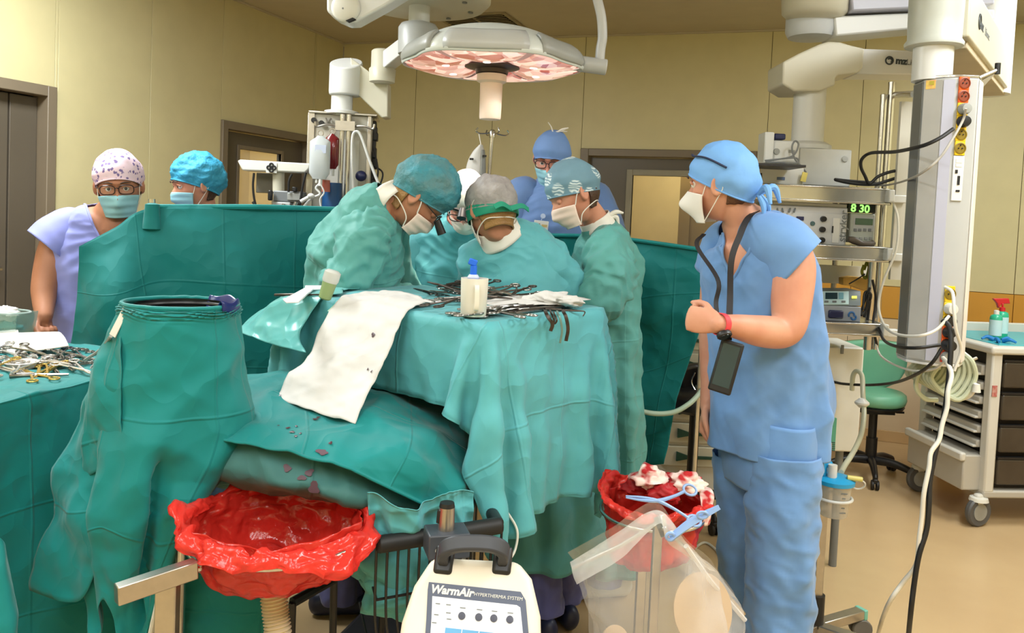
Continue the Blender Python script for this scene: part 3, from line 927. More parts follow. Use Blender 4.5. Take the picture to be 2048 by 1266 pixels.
# drape: top plus the side that faces the room
nu, prof = 110, []
us = np.linspace(-0.02, LL + 0.02, nu)
rows = []
for k, (n, z) in enumerate([(LWD + .012, -0.25), (LWD + .012, -0.01), (LWD, 0.004), (LWD * .75, 0.004), (LWD * .5, 0.004), (LWD * .25, 0.004), (0.015, 0.004), (-0.008, -0.008), (-0.016, -0.05), (-0.022, -0.15), (-0.03, -0.3), (-0.035, -0.5), (-0.04, -0.7), (-0.04, -0.86), (-0.04, -0.97)]):
    w = max(0.0, -z - 0.03) if n < 0.02 else 0.0
    fold = w * 0.075 * (np.sin(us * 21 + 1.5 * np.sin(us * 5)) + 0.6 * np.sin(us * 9 + 1.0))
    rows.append(np.array([ltab(u, n - f - 0.05 * w, z) for u, f in zip(us, fold)]))
P = np.array(rows)
P = catmull(P, 90)
P = sheet(P, 0.010, 0.14, 61)
dl = sheet_obj('back_table_drape', P, m_drape); setp(dl, 'green drape over the left back table, its side falling in folds to the floor', 'drape')
# far end of that drape
us = np.linspace(0, LWD, 30)
P = np.array([[ltab(LL + 0.018 + 0.02 * w + w * 0.06 * math.sin(n * 14), n, -w) for n in us] for w in np.linspace(0.006, 0.8, 30)])
sheet_obj('end_panel', P, m_drape, dl)

# --- draped ring stand (bucket) -----------------------------------------
BK = [(362, 607, 2.05, 109), (361, 622, 2.05, 112), (360, 650, 2.05, 115), (356, 720, 2.05, 124), (354, 800, 2.05, 132), (350, 850, 2.05, 138),
      (328, 920, 2.03, 130), (296, 1000, 2.0, 112), (268, 1090, 1.98, 86), (250, 1180, 1.97, 66), (240, 1250, 1.95, 52)]
C = np.array([at(a, b, c) for a, b, c, d in BK]); R = np.array([d * mps(c) for a, b, c, d in BK])
m, n = 120, 120
C = catmull(C, m); R = catmull(R[:, None], m)[:, 0]
t = np.linspace(0, 1, m)[:, None]; th = np.linspace(0, 2 * np.pi, n, endpoint=False)[None]
fold = 1 + sstep(0.2, 0.9, t) * 0.13 * (np.sin(4 * th + 0.6 + 2 * t) + 0.6 * np.sin(7 * th + 1.1 - 3 * t)) + 0.012 * np.sin(2 * th + 1)
hem = sstep(0.6, 1, t) * 0.09 * np.sin(3 * th + 0.7)
P = np.stack([C[:, None, 0] + R[:, None] * fold * np.cos(th), C[:, None, 1] + 0.86 * R[:, None] * fold * np.sin(th), C[:, None, 2] + hem], -1)
# gathered band just below the rim
band = np.exp(-((t - 0.075) / 0.05) ** 2)
P = P + gnorm(P, True) * (band * 0.010 * tri(t * 32 + 0.9 * np.sin(th * 2) + 0.5 * np.sin(th * 5 + 1)))[..., None]
P = sheet(P, 0.014, 0.15, 71, cv=True, mask=sstep(0.03, 0.2, t) + 0.2)
dg = np.abs(np.sin((th - 5.35) / 2) * 2 * .9 - (t - .78) * 1.5); P = P - gnorm(P, True) * (0.045 * np.exp(-(dg / .10) ** 2) * sstep(.5, .62, t) * sstep(.98, .85, t) * (np.cos(th - 5.2) > 0))[..., None]
bk = thing('draped_basin_stand', 'tall round basin stand wrapped in green drape tied below its rim', 'stand', (C[0][0], C[0][1], 0.0))
sheet_obj('drape', P, m_drape, bk, cv=True)
c0 = C[0]
mb = MB(); mb.grid(sweep_ring_closed(P[0] + [0, 0, .001], .0055, 8), cu=True, cv=True); mb.build('hem', m_drape, bk)
mb = MB(); mb.torus(c0 + [0, 0, -0.012], R[0] * 0.80, 0.006, n=48); mb.build('rim', m_black, bk)
mb = MB(); mb.lathe([(R[0] * .80, 0.0), (R[0] * .78, -0.1), (R[0] * .68, -0.14), (0.02, -0.15)], c0, n=40, caps=False); mb.build('basin', M('basin_steel_dark', (70, 74, 76), 0.3, 1.0), bk)
mb = MB(); a = np.linspace(-0.5, 1.35, 30)
PB = np.array([[c0 + [R[0] * k * math.cos(q), .86 * R[0] * k * math.sin(q), z + 0.004 * math.sin(9 * q)] for q in a] for k, z in ((0.72, -0.06), (0.9, -0.008), (0.99, 0.012), (1.03, 0.008), (1.05, -0.012))])
mb.grid(catmull(PB, 20)); mb.build('liner', M('navy_liner', (14, 32, 96), 0.3), bk, solid=0.001)
mb = MB(); mb.cyl((c0[0], c0[1] + .03, 0.03), (c0[0], c0[1] + .03, c0[2] - 0.17), 0.018); mb.build('pole', m_chrome, bk)
mb = MB()
for k in range(5):
    a = 2 * np.pi * k / 5 + 0.3
    mb.poly([(c0[0], c0[1] + .03, 0.045), (c0[0] + .24 * math.cos(a), c0[1] + .03 + .24 * math.sin(a), 0.03)], 0.013)
mb.build('base', m_steel, bk)
# loose flaps of the same wrap, on its left
for k, net in enumerate(([[(252, 632, 1.98), (232, 640, 2.0), (222, 660, 2.03)], [(245, 740, 1.93), (205, 745, 1.97), (190, 760, 2.02)], [(240, 850, 1.91), (196, 845, 1.95), (168, 850, 2.0)], [(238, 935, 1.90), (205, 938, 1.94), (165, 960, 2.0)]],
                         [[(238, 800, 1.97), (205, 790, 2.02), (185, 770, 2.10)], [(225, 960, 1.94), (165, 960, 1.98), (118, 930, 2.08)], [(200, 1050, 1.93), (130, 1060, 1.98), (95, 1050, 2.05)], [(188, 1150, 1.92), (150, 1205, 1.95), (62, 1180, 2.03)]])):
    P = patch([[at(*q) for q in r] for r in net], 44, 30)
    P = sheet(P, 0.010, 0.10, 80 + k, softamp=0.016, softscale=0.10)
    sheet_obj('flap', P, m_drape, bk)
net = [[(300, 985, 2.12), (400, 1000, 2.16), (530, 1020, 2.20)], [(290, 1120, 2.10), (400, 1140, 2.13), (532, 1150, 2.18)], [(285, 1300, 2.10), (400, 1310, 2.12), (528, 1300, 2.18)]]
sheet_obj('rear_panel', sheet(patch([[at(*q) for q in r] for r in net], 40, 40), .012, .12, 88, softamp=.014, softscale=.1), m_drape, bk)
mb = MB(); mb.prism([at(262, 610, 1.97), at(250, 606, 1.97), at(218, 668, 1.95), at(230, 676, 1.95)], (0, 0.004, 0)); mb.build('tape_tag', m_white2, bk, bevel=0.001)
mb = MB(); mb.tube(ats([(222, 672, 1.95), (200, 700, 2.1), (170, 720, 2.35)]), 0.0045, 6); mb.build('tie_cord', m_grey, bk)
# floor-length drape corner in the left foreground
net = [[(-60, 1050, 1.7), (0, 1075, 1.72), (12, 1090, 1.75)], [(-60, 1180, 1.68), (10, 1180, 1.70), (26, 1190, 1.74)], [(-60, 1330, 1.66), (25, 1330, 1.68), (44, 1330, 1.72)]]
P = sheet(patch([[at(*q) for q in r] for r in net], 30, 16), 0.006, 0.15, 91)
sheet_obj('corner_fold', P, m_drape, dl)
# --- cloth in the wire basket / on its rail --------------------------------
net = [[(735, 985, 1.90), (800, 1006, 1.92), (860, 1000, 1.96), (905, 982, 1.99), (950, 990, 2.01)],
       [(738, 1036, 1.91), (800, 1040, 1.93), (860, 1030, 1.97), (905, 1016, 2.0), (948, 1016, 2.02)],
       [(742, 1078, 1.94), (800, 1070, 1.96), (860, 1060, 1.99), (905, 1048, 2.02), (942, 1038, 2.05)]]
P = sheet(patch([[at(*q) for q in r] for r in net], 50, 90), 0.020, 0.07, 101, softamp=0.018, softscale=0.08)
cb = sheet_obj('crumpled_sheet', P, m_drape_l); setp(cb, 'crumpled pale green sheet bunched over the black rail of the wire basket', 'sheet')
# ------------------------------------------------------------------ people
m_skin = M('skin', (204, 150, 124), 0.5, var=0.04, spec=0.4, rgb2=(194, 132, 106), vscale=9)
m_skin_t = M('skin_tan', (180, 126, 97), 0.5, var=0.04, spec=0.4, rgb2=(168, 112, 84), vscale=9)
m_skin_p = M('skin_pink', (214, 150, 132), 0.5, var=0.05, spec=0.4, rgb2=(202, 132, 116), vscale=9)
m_hair = M('brown_hair', (74, 50, 34), 0.55, var=0.2, bump=0.4, bscale=120)
m_hair_f = M('fair_hair', (150, 112, 62), 0.55, var=0.2, bump=0.4, bscale=120)
m_mask_b = M('mask_blue', (150, 205, 220), 0.7, var=0.03, trans=0.05)
m_mask_w = M('mask_white', (232, 228, 222), 0.7, var=0.02, trans=0.05)
m_mask_p = M('mask_pale_pink', (238, 214, 200), 0.7, var=0.03)
m_string = M('white_string', (228, 224, 214), 0.7)
m_eye = M('eye_white', (232, 228, 222), 0.3)
m_iris = M('iris_dark', (46, 32, 24), 0.2)
m_glove = M('latex_glove', (226, 214, 190), 0.45, var=0.03)

def HR(yaw, pitch=0.0, roll=0.0):
    return rotz(math.radians(yaw)) @ rotx(math.radians(pitch)) @ roty(math.radians(roll))
def skull(d, grow=0.0):
    """radius point of the cranium along unit directions d (head frame, face towards -y)"""
    r = np.array([0.076, 0.099, 0.118]) + grow
    k = 1.0 / np.sqrt(((d / r) ** 2).sum(-1))
    return d * k[..., None]
def head_shells(mb, R, c, s=1.0, ears=True):
    th = np.linspace(0.0005, np.pi - 0.0005, 44); ph = np.linspace(0, 2 * np.pi, 64, endpoint=False)
    d = np.stack([np.sin(th)[:, None] * np.cos(ph), np.sin(th)[:, None] * np.sin(ph), np.cos(th)[:, None] * np.ones(64)], -1)
    P = skull(d)
    x, y, z = P[..., 0].copy(), P[..., 1].copy(), P[..., 2].copy()
    fr = sstep(0.0, -0.06, y)
    low = sstep(-0.01, -0.115, z)
    x = x * (1 - 0.30 * low * (0.4 + 0.6 * fr))
    y = np.where(y > 0, y * (1 - 0.62 * sstep(-0.02, -0.11, z)), y)
    g = lambda cx, cz, sx, sz: np.exp(-((x - cx) / sx) ** 2 - ((z - cz) / sz) ** 2) * fr
    y = y + 0.012 * fr * sstep(0.03, 0.0, np.abs(z)) * 0.3
    y = y - 0.009 * g(0, 0.024, 0.05, 0.011)                               # brow
    y = y + 0.012 * (g(-0.031, 0.004, 0.016, 0.011) + g(0.031, 0.004, 0.016, 0.011))   # eye hollows
    nz = np.clip((0.012 - z) / 0.05, 0, 1)
    y = y - 0.030 * np.exp(-(x / (0.006 + 0.008 * nz)) ** 2) * nz * sstep(-0.056, -0.044, z) * fr    # nose
    y = y - 0.006 * g(0, -0.068, 0.022, 0.006) - 0.005 * g(0, -0.079, 0.02, 0.005) + 0.003 * g(0, -0.0735, 0.026, 0.003)
    y = y - 0.010 * g(0, -0.103, 0.022, 0.012)                              # chin
    y = y - 0.006 * (g(-0.045, -0.025, 0.02, 0.018) + g(0.045, -0.025, 0.02, 0.018))
    Q = np.stack([x, y, z], -1)[::-1] * s
    mb.grid(Q @ R.T + c, cv=True, capu=True)
    if ears:
        for sd in (-1, 1):
            e = np.array([sd * 0.080, 0.010, -0.006]) * s
            Re = R @ rotz(sd * 0.45) @ rotx(-0.2)
            m2 = MB(); m2.ell((0, 0, 0), np.array([0.008, 0.019, 0.033]) * s, nu=10, nv=14)
            v = m2.v[0]
            mb.add(v @ Re.T + (R @ e + c), m2.f)
            m2 = MB(); m2.torus((0, 0, 0.003 * s), 0.018 * s, 0.0052 * s, normal=(1, 0, 0), n=18, k=6)
            mb.add((m2.v[0] * [1, 1, 1.5] + [sd * 0.006 * s, 0, 0]) @ Re.T + (R @ e + c), m2.f)
def hand_shells(mb, wrist, fwd, palm, thumb, curl=0.6, s=1.0, spread=0.12, grip=None):
    """palm and five fingers; fwd towards the fingers, palm = direction the palm faces, thumb = side the thumb leaves"""
    f = unit(fwd); p = np.asarray(palm, float); p = unit(p - f * np.dot(p, f)); t = np.cross(f, p)
    if np.dot(t, thumb) < 0: t = -t
    w = np.asarray(wrist, float)
    L = 0.085 * s
    mb.grid(sweep([w - f * 0.02, w + f * 0.015 * s, w + f * 0.05 * s, w + f * L], [0.026 * s, 0.032 * s, 0.041 * s, 0.040 * s], [0.020 * s, 0.017 * s, 0.0155 * s, 0.012 * s], n=16, m=14, ref=t), cv=True, capu=True)
    lens = [(0.030, 0.068), (0.010, 0.078), (-0.011, 0.073), (-0.031, 0.058)]
    for i, (o, fl) in enumerate(lens):
        base = w + f * (L - 0.012 * s - 0.006 * s * abs(i - 1)) + t * o * s
        ang, pt = 0.15, [base]
        d = unit(f + t * spread * (1.2 - i) * 0.8)
        seg = [0.48, 0.30, 0.22]
        for k, q in enumerate(seg):
            ang += curl * (0.9, 1.1, 0.8)[k] * (1 + 0.06 * i)
            pt.append(pt[-1] + (d * math.cos(ang) + p * math.sin(ang)) * fl * s * q * 1.08)
        r0 = 0.0088 * s * (1, 1, 0.98, 0.86)[i]
        mb.grid(sweep([base - f * 0.02 * s] + pt, [r0, r0, r0 * 0.95, r0 * 0.88, r0 * 0.74], n=10, m=18), cv=True, capu=True)
    b = w + f * 0.022 * s + t * 0.024 * s
    d1 = unit(f * 0.62 + t * 0.62 + p * (0.25 + 0.4 * curl))
    d2 = unit(f * 0.85 + t * 0.12 + p * (0.2 + 0.55 * curl))
    d3 = unit(f * 0.9 - t * 0.2 * curl + p * (0.1 + 0.5 * curl))
    q1 = b + d1 * 0.042 * s; q2 = q1 + d2 * 0.032 * s; q3 = q2 + d3 * 0.024 * s
    mb.grid(sweep([b - f * 0.01, b + d1 * .015, q1, q2, q3], [0.013 * s, 0.0135 * s, 0.0115 * s, 0.0098 * s, 0.0078 * s], n=10, m=16), cv=True, capu=True)
def px_limb(lst):
    """[(px,py,d,rx_m,ry_m)] -> centres, rx, ry"""
    c = np.array([at(a[0], a[1], a[2]) for a in lst])
    rx = np.array([a[3] for a in lst]); ry = np.array([a[4] if len(a) > 4 else a[3] for a in lst])
    return c, rx, ry
def cloth_limb(lst, ref=None, n=56, m=60, amp=0.006, scale=0.11, seed=1, gather=0.0, gk=9, gfrom=0.4, pts=None, softamp=0.004, rip=0.0, lam=0.05):
    c, rx, ry = px_limb(lst) if pts is None else pts
    C = catmull(c, m); RX = catmull(rx[:, None], m)[:, 0]; RY = catmull(ry[:, None], m)[:, 0]
    P = sweep_rings(C, RX, RY, n, ref)
    if gather:
        t = np.linspace(0, 1, m)[:, None]; th = np.linspace(0, 2 * np.pi, n, endpoint=False)[None]
        w = sstep(gfrom, 0.0, t)
        k = 1 + gather * w * (np.sin(gk * th + 2 * t) + 0.6 * np.sin((gk + 4) * th - 3 * t + 1))
        P = C[:, None] + (P - C[:, None]) * k[..., None]
    P = sheet(P, amp, scale, seed, cv=True, softamp=softamp, softscale=0.16)
    if rip:
        t = np.linspace(0, 1, m)[:, None]; th = np.linspace(0, 2 * np.pi, n, endpoint=False)[None]
        Ln = np.linalg.norm(np.diff(C, axis=0), axis=1).sum()
        w = np.clip(soft(P, .12, seed + 3) + .35, 0, 1) * sstep(0, .08, t) * sstep(1, .92, t)
        P = P + onorm(P, True) * (rip * w * ((1 - tri(t * Ln / lam + .55 * np.sin(th * 2 + seed) + .25 * np.sin(th * 5 + seed * 2))) ** 1.5 - .3))[..., None]
    return P
def join_cloth(name, grids, mat, parent, solid=0.002, drops=None):
    mb = MB(); uv = []
    for i, P in enumerate(grids):
        k = len(mb.f)
        off = mb.n
        mb.grid(P, cv=True)
        if drops and drops.get(i):
            fs = mb.f[k:]
            cc = np.array([np.mean([P.reshape(-1, 3)[j - off] for j in f], 0) for f in fs])
            kk = drops[i](cc)
            mb.f = mb.f[:k] + [f for f, q in zip(fs, kk) if not q]
        uv.append(guv(P))
    mb.uv = np.concatenate(uv)
    return mb.build(name, mat, parent, angle=75, solid=solid, fix=False)
def inner(lst, k):
    return [(a[0], a[1], a[2]) + tuple(q * k for q in a[3:]) for a in lst]

# caps --------------------------------------------------------------------
def cap_grid(R, c, front=0.045, back=-0.05, grow=0.008, bulge=(0, 0, 0), bulge_r=0.0, amp=0.004, scale=0.05, seed=1, s=1.0, flat=None, m=30, n=64, band=0.0):
    """cap over the cranium: rim height front/back, ballooning by bulge_r"""
    th = np.linspace(0, 2 * np.pi, n, endpoint=False)
    fy = -np.sin(th)                                  # 1 at the face side
    rim_z = (front + back) / 2 + (front - back) / 2 * fy
    # polar angle of the rim
    a0 = np.arctan2(rim_z, 0.095)
    t = np.linspace(0, 1, m)[:, None]
    el = a0[None] + (np.pi / 2 - 0.002 - a0[None]) * t
    d = np.stack([np.cos(el) * np.cos(th), np.cos(el) * np.sin(th), np.sin(el)], -1)
    P = skull(d, grow)
    w = sstep(0.0, 0.28, t)
    if bulge_r:
        dirb = unit(bulge)
        P = P + d * (bulge_r * w * (0.35 + 0.65 * np.clip(d @ dirb, 0, 1)))[..., None]
    if flat is not None:
        z = P[..., 2]; P[..., 2] = np.where(z > flat, flat + (z - flat) * 0.35, z)
    P = P * s
    nrm = onorm(P, True)
    gath = np.exp(-((t - 0.06) / 0.05) ** 2) * (0.002 * np.sin(th * 26))[None]
    h = amp * 2 * crumple(P, scale, seed, 3) * (0.25 + 0.75 * w) + (gath if bulge_r else 0)
    P = P + nrm * h[..., None]
    return P @ R.T + c
def add_cap(parent, R, c, mat, name='cap', rim=True, **k):
    P = cap_grid(R, c, **k)
    mb = MB(); mb.grid(P, cv=True)
    mb.f.append(tuple(range(mb.n - P.shape[1], mb.n)))
    o = mb.build(name, mat, parent, angle=75, fix=True)
    if rim:
        q = MB(); q.grid(sweep_ring_closed(P[0], 0.0032), cu=True, cv=True); q.build('cap_band', mat, o)
    return o, P
def add_mask(parent, R, c, mat, s=1.0, top=-0.020, bottom=-0.118, pleats=3, cup=0.0, ties='ear', span=66, amp=0.0015, seed=1, tie_mat=None):
    u = np.linspace(-1, 1, 34)[None]; v = np.linspace(0, 1, 26)[:, None]
    a = np.radians(span) * u * (1 - 0.10 * v)
    z = top - 0.012 * np.abs(u) ** 2 * (1 - v) + (bottom - top) * v
    w = 0.078 * (1 - 0.24 * sstep(-0.02, -0.12, z)) + 0.006
    prof = 0.108 + 0.020 * np.exp(-((v - 0.30) / 0.30) ** 2) * np.exp(-(u / 0.35) ** 2) + cup * np.exp(-((v - 0.5) / 0.30) ** 2) * np.exp(-(u / 0.55) ** 2) - 0.022 * v ** 2
    P = np.stack([w * np.sin(a), -prof * np.cos(a) + 0.004, z], -1)
    nr = gnorm(P)
    P = P + nr * (0.0018 * np.sin(v * pleats * 2 * np.pi) * np.cos(u * 1.4) + amp * crumple(P, 0.03, seed))[..., None]
    P = P * s @ R.T + c
    mb = MB(); mb.grid(P)
    o = mb.build('face_mask', mat, parent, solid=0.0016, fix=False)
    cor = [P[1, 0], P[1, -1], P[-3, 0], P[-3, -1]]
    q = MB()
    L = lambda x, y, zz: R @ (np.array([x, y, zz]) * s) + c
    if ties == 'ear':
        for sd, a_, b_ in ((-1, cor[0], cor[2]), (1, cor[1], cor[3])):
            q.tube([a_, L(sd * .079, -.02, .012), L(sd * .087, .012, .022), L(sd * .087, .03, -.006), L(sd * .078, .008, -.045), b_], 0.0017, 6)
    else:
        for sd, a_, b_ in ((-1, cor[0], cor[2]), (1, cor[1], cor[3])):
            q.tube([a_, L(sd * .086, -.01, .01), L(sd * .085, .055, .035), L(sd * .03, .108, .04), L(0, .112, .04)], 0.0022, 6)
            q.tube([b_, L(sd * .070, -.02, -.075), L(sd * .068, .045, -.055), L(sd * .03, .075, -.06), L(0, .080, -.06)], 0.0022, 6)
    q.build('mask_ties', tie_mat or m_string, o)
    return o
def add_glasses(parent, R, c, mat, s=1.0, z=0.002, lens=True, y=-0.109, hw=0.027, hh=0.018):
    q = MB()
    L = lambda x, yy, zz: R @ (np.array([x, yy, zz]) * s) + c
    for sd in (-1, 1):
        pts = []
        for k in range(20):
            a = 2 * np.pi * k / 20
            ca, sa = math.cos(a), math.sin(a)
            pts.append(L(sd * 0.034 + hw * np.sign(ca) * abs(ca) ** 0.6, y + 0.006 * (sd * ca > 0) * abs(ca), z + hh * np.sign(sa) * abs(sa) ** 0.7))
        q.grid(sweep_ring_closed(np.array(pts), 0.0021), cu=True, cv=True)
        q.tube([L(sd * 0.061, y + 0.004, z + 0.006), L(sd * 0.079, -0.06, z + 0.006), L(sd * 0.084, 0.0, z + 0.008), L(sd * 0.083, 0.02, z - 0.006)], 0.0019, 6)
    q.tube([L(-0.008, y, z + 0.004), L(0, y - 0.003, z + 0.008), L(0.008, y, z + 0.004)], 0.002, 6)
    o = q.build('glasses', mat, parent)
    if lens:
        w = MB()
        for sd in (-1, 1):
            a = np.linspace(0, 2 * np.pi, 18, endpoint=False)
            w.add([L(sd * 0.034 + hw * .95 * math.cos(k), y + 0.001, z + hh * .95 * math.sin(k)) for k in a], [tuple(range(18))])
        w.build('lens', m_glass, o, fix=False)
    return o
def add_eyes(parent, R, c, s=1.0, look=0.0, skin=None, hair=None, brow=True, shut=False):
    for sd in (-1, 1):
        e = R @ (np.array([sd * 0.031, -0.0795, 0.002]) * s) + c
        mb = MB(); mb.ell(e, (0.0125 * s,) * 3, nu=12, nv=16); o = mb.build('eye', skin if shut else m_eye, parent)
        if shut: continue
        dr = R @ unit([look, -1, -0.05])
        mb = MB(); mb.ell(e + dr * 0.0068 * s, (0.0074 * s,) * 3, nu=8, nv=12); mb.build('iris', m_iris, o)
        mb = MB(); mb.tube([R @ (np.array([sd * (0.031 + k), -0.094 - 0.001 * j, 0.012 + zz]) * s) + c for k, j, zz in ((-.018, -6, -.006), (0, -2, 0), (.019, -12, -.007))], 0.0042 * s, 6)
        mb.build('eyelid', skin or m_skin, parent)
        if brow:
            mb = MB(); mb.tube([R @ (np.array([sd * (0.031 + k), yy, 0.026 + zz]) * s) + c for k, yy, zz in ((-.017, -.106, -.002), (0, -.104, .003), (.02, -.094, -.001))], [0.0028 * s, 0.0032 * s, 0.0015 * s], 6)
            mb.build('eyebrow', hair or m_hair, parent)
def nape_hair(parent, R, c, mat, s=1.0, low=-0.085, wide=1.0, side=0.0):
    """hair below the cap rim at the back of the head"""
    th = np.linspace(math.radians(18 - side), math.radians(162 + side), 30)[None]; t = np.linspace(0, 1, 14)[:, None]
    z = 0.03 + (low - 0.03) * t + 0 * th
    rr = np.sqrt(np.clip(1 - (z / 0.125) ** 2, 0.05, 1)) * (1 - 0.45 * sstep(-0.02, -0.12, z))
    P = np.stack([(0.0815 * wide) * np.cos(th) * np.maximum(rr, .74), 0.104 * np.sin(th) * np.maximum(rr, .62) + 0.002, z], -1)
    P = P + gnorm(P) * (0.0015 * np.sin(th * 60 + t * 3))[..., None]
    mb = MB(); mb.grid(P * s @ R.T + c)
    return mb.build('hair', mat, parent, solid=0.006, fix=False)
def person(label, foot, group=None):
    return thing('person', label, 'person', (foot[0], foot[1], 0.0), group)
def body(parent, shells, mat, voxel=0.0055, smooth=3):
    mb = fuse(shells, voxel, smooth)
    return mb.build('body', mat, parent, angle=180, fix=False)
def neck(mb, R, c, base, r0=0.054, r1=0.07, s=1.0):
    top = R @ (np.array([0, 0.018, -0.03]) * s) + c
    base = np.asarray(base, float)
    mid = (top + base) / 2 + R @ np.array([0, 0.012, -0.01])
    mb.grid(sweep([top, mid, base, base + (base - mid) * 0.45 + [0, 0, -.02]], [r0, r0 * 0.98, r1, r1 * 1.05], n=24, m=16), cv=True, capu=True)
def shoe(parent, p, yaw, mat, s=1.0):
    f = np.array([math.sin(math.radians(yaw)), -math.cos(math.radians(yaw)), 0]); sd = np.array([f[1], -f[0], 0])
    p = np.array([p[0], p[1], 0.0])
    mb = MB(); mb.grid(sweep([p - f * .09 + [0, 0, .05], p - f * .03 + [0, 0, .052], p + f * .05 + [0, 0, .045], p + f * .12 + [0, 0, .036], p + f * .16 + [0, 0, .03]], [.036, .042, .046, .044, .026], [.048, .05, .042, .034, .026], n=18, m=20, ref=sd), cv=True, capu=True)
    mb.v = [np.maximum(v, [-99, -99, 0.0]) for v in mb.v]
    return mb.build('shoe', mat, parent, angle=60)
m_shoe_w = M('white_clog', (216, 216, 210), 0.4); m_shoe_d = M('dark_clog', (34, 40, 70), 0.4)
def legs(parent, hip, feet, mat, yaw, pelvis=True, r=(0.10, 0.075, 0.062, 0.07), shoe_mat=m_shoe_w, hem=0.07, seed=5, skinlegs=None, rtop=None):
    grids = []
    for k, ft in enumerate(feet):
        h = np.array(hip[k], float); ft = np.array([ft[0], ft[1], hem])
        kn = (h + ft) / 2 + np.array([0, -0.01, 0.02])
        pts = (np.array([ft, (ft + kn) / 2, kn, (kn + h) / 2, h]), np.array([r[3], r[2], r[1], (r[0] + r[1]) / 2, r[0]]), np.array([r[3], r[2], r[1], (r[0] + r[1]) / 2, r[0]]) * 1.05)
        grids.append(cloth_limb(None, pts=pts, n=64, m=120, amp=0.010, scale=0.09, rip=.006, lam=.10, seed=seed + k, gather=0.05, gk=5, gfrom=0.9, softamp=0.006))
        shoe(parent, (ft[0], ft[1]), yaw, shoe_mat)
        if skinlegs is not None: skinlegs.grid(sweep([(ft[0], ft[1], 0.05), kn, h], [0.036, 0.052, 0.075], n=16, m=20), cv=True, capu=True)
    if skinlegs is not None:
        hq = (np.array(hip[0], float) + np.array(hip[1], float)) / 2
        skinlegs.grid(sweep([hq + [0, 0, -.02], hq + [0, 0, .2], hq + [0, 0, .42]], [.115, .11, .10], n=20, m=12), cv=True, capu=True)
    if pelvis:
        hm = (np.array(hip[0]) + np.array(hip[1])) / 2; dv = np.array(hip[1], float) - np.array(hip[0], float); L = np.linalg.norm(dv)
        rx, ry = L / 2 + r[0] * .92, r[0] * 1.08
        grids.append(cloth_limb(None, ref=unit(dv), pts=(np.array([hm + [0, 0, -.10], hm + [0, 0, -.04], hm + [0, 0, .04], hm + [0, 0, .13]]), np.array([rx * .93, rx, rx, rx * .95]), np.array([ry * .9, ry, ry, ry * .95])), n=60, m=24, amp=.004, scale=.1, seed=seed + 9))
    return join_cloth('trousers', grids, mat, parent)

# ---- the man in blue scrubs, right foreground ---------------------------------
foot = at(1538, 1300, 2.62)
p8 = person('standing man in blue scrubs and white moulded mask, watching from the right', foot)
R8, c8 = HR(-122, 3, 4), at(1444, 369, 2.62)
SIDE8, CH8 = unit([0.66, -0.75, 0]), unit([-0.75, -0.66, 0])
tun = [(1534, 898, 2.62, .196, .148), (1535, 830, 2.62, .194, .144), (1531, 730, 2.62, .190, .140), (1524, 630, 2.62, .195, .136), (1514, 550, 2.62, .200, .130), (1508, 505, 2.62, .188, .116), (1502, 474, 2.63, .150, .096), (1490, 448, 2.64, .088, .080)]
sh = MB()
head_shells(sh, R8, c8)
neck(sh, R8, c8, at(1490, 458, 2.64), 0.056, 0.07)
cN, rxN, ryN = px_limb(inner(tun, .88)); sh.grid(sweep(cN[2:], rxN[2:], ryN[2:], n=36, m=30, ref=SIDE8), cv=True, capu=True)
armN = [(1578, 492, 2.50, .060), (1587, 535, 2.475, .066), (1583, 600, 2.45, .061), (1578, 648, 2.43, .053), (1560, 664, 2.42, .050), (1520, 662, 2.38, .047), (1478, 654, 2.33, .037), (1448, 649, 2.30, .029), (1436, 648, 2.29, .027)]
c_, r_, _ = px_limb(armN); sh.grid(sweep(c_, r_, r_ * 1.0, n=22, m=50), cv=True, capu=True)
hand_shells(sh, at(1436, 648, 2.29), (-0.75, 0.25, 0.10), (0.35, 0.85, -0.1), (0, 0.1, 1), curl=0.95, s=0.95)
armF = [(1442, 505, 2.80, .06), (1428, 600, 2.84, .05), (1424, 690, 2.84, .045), (1422, 760, 2.80, .037), (1416, 812, 2.76, .028)]
c_, r_, _ = px_limb(armF); sh.grid(sweep(c_, r_, n=20, m=30), cv=True, capu=True)
hand_shells(sh, at(1416, 812, 2.76), (-0.12, -0.05, -1), (0.75, -0.5, 0), (-0.5, -0.7, 0.1), curl=0.42, s=1.0)
hips = [at(1568, 905, 2.53), at(1494, 905, 2.73)]; feet8 = [np.append(at(1560, 1300, 2.50)[:2], 0), np.append(at(1505, 1300, 2.74)[:2], 0)]
legs(p8, hips, feet8, m_scrub_b, -118, r=(0.112, 0.106, 0.102, 0.106), hem=0.05, seed=11, skinlegs=sh)
body(p8, sh, m_skin, 0.005, 2)
t_top = cloth_limb(tun, SIDE8, n=170, m=160, amp=0.008, scale=0.10, seed=3, gather=0.05, gk=4, gfrom=0.7, softamp=0.006, rip=.005, lam=.13)
cv0 = at(1508, 505, 2.62)
def vneck(c):
    rel = c - cv0
    lat = np.abs(rel @ SIDE8 + 0.0); fw = rel @ CH8
    return (fw > 0.0) & (c[:, 2] > at(1400, 566, 2.5)[2] + lat * 2.05)
slv = [(1512, 468, 2.60, .062, .085), (1548, 478, 2.53, .098, .098), (1577, 500, 2.50, .104, .102), (1588, 530, 2.485, .098, .094)]
tw8 = join_cloth('tunic', [t_top], m_scrub_b, p8, drops={0: vneck})
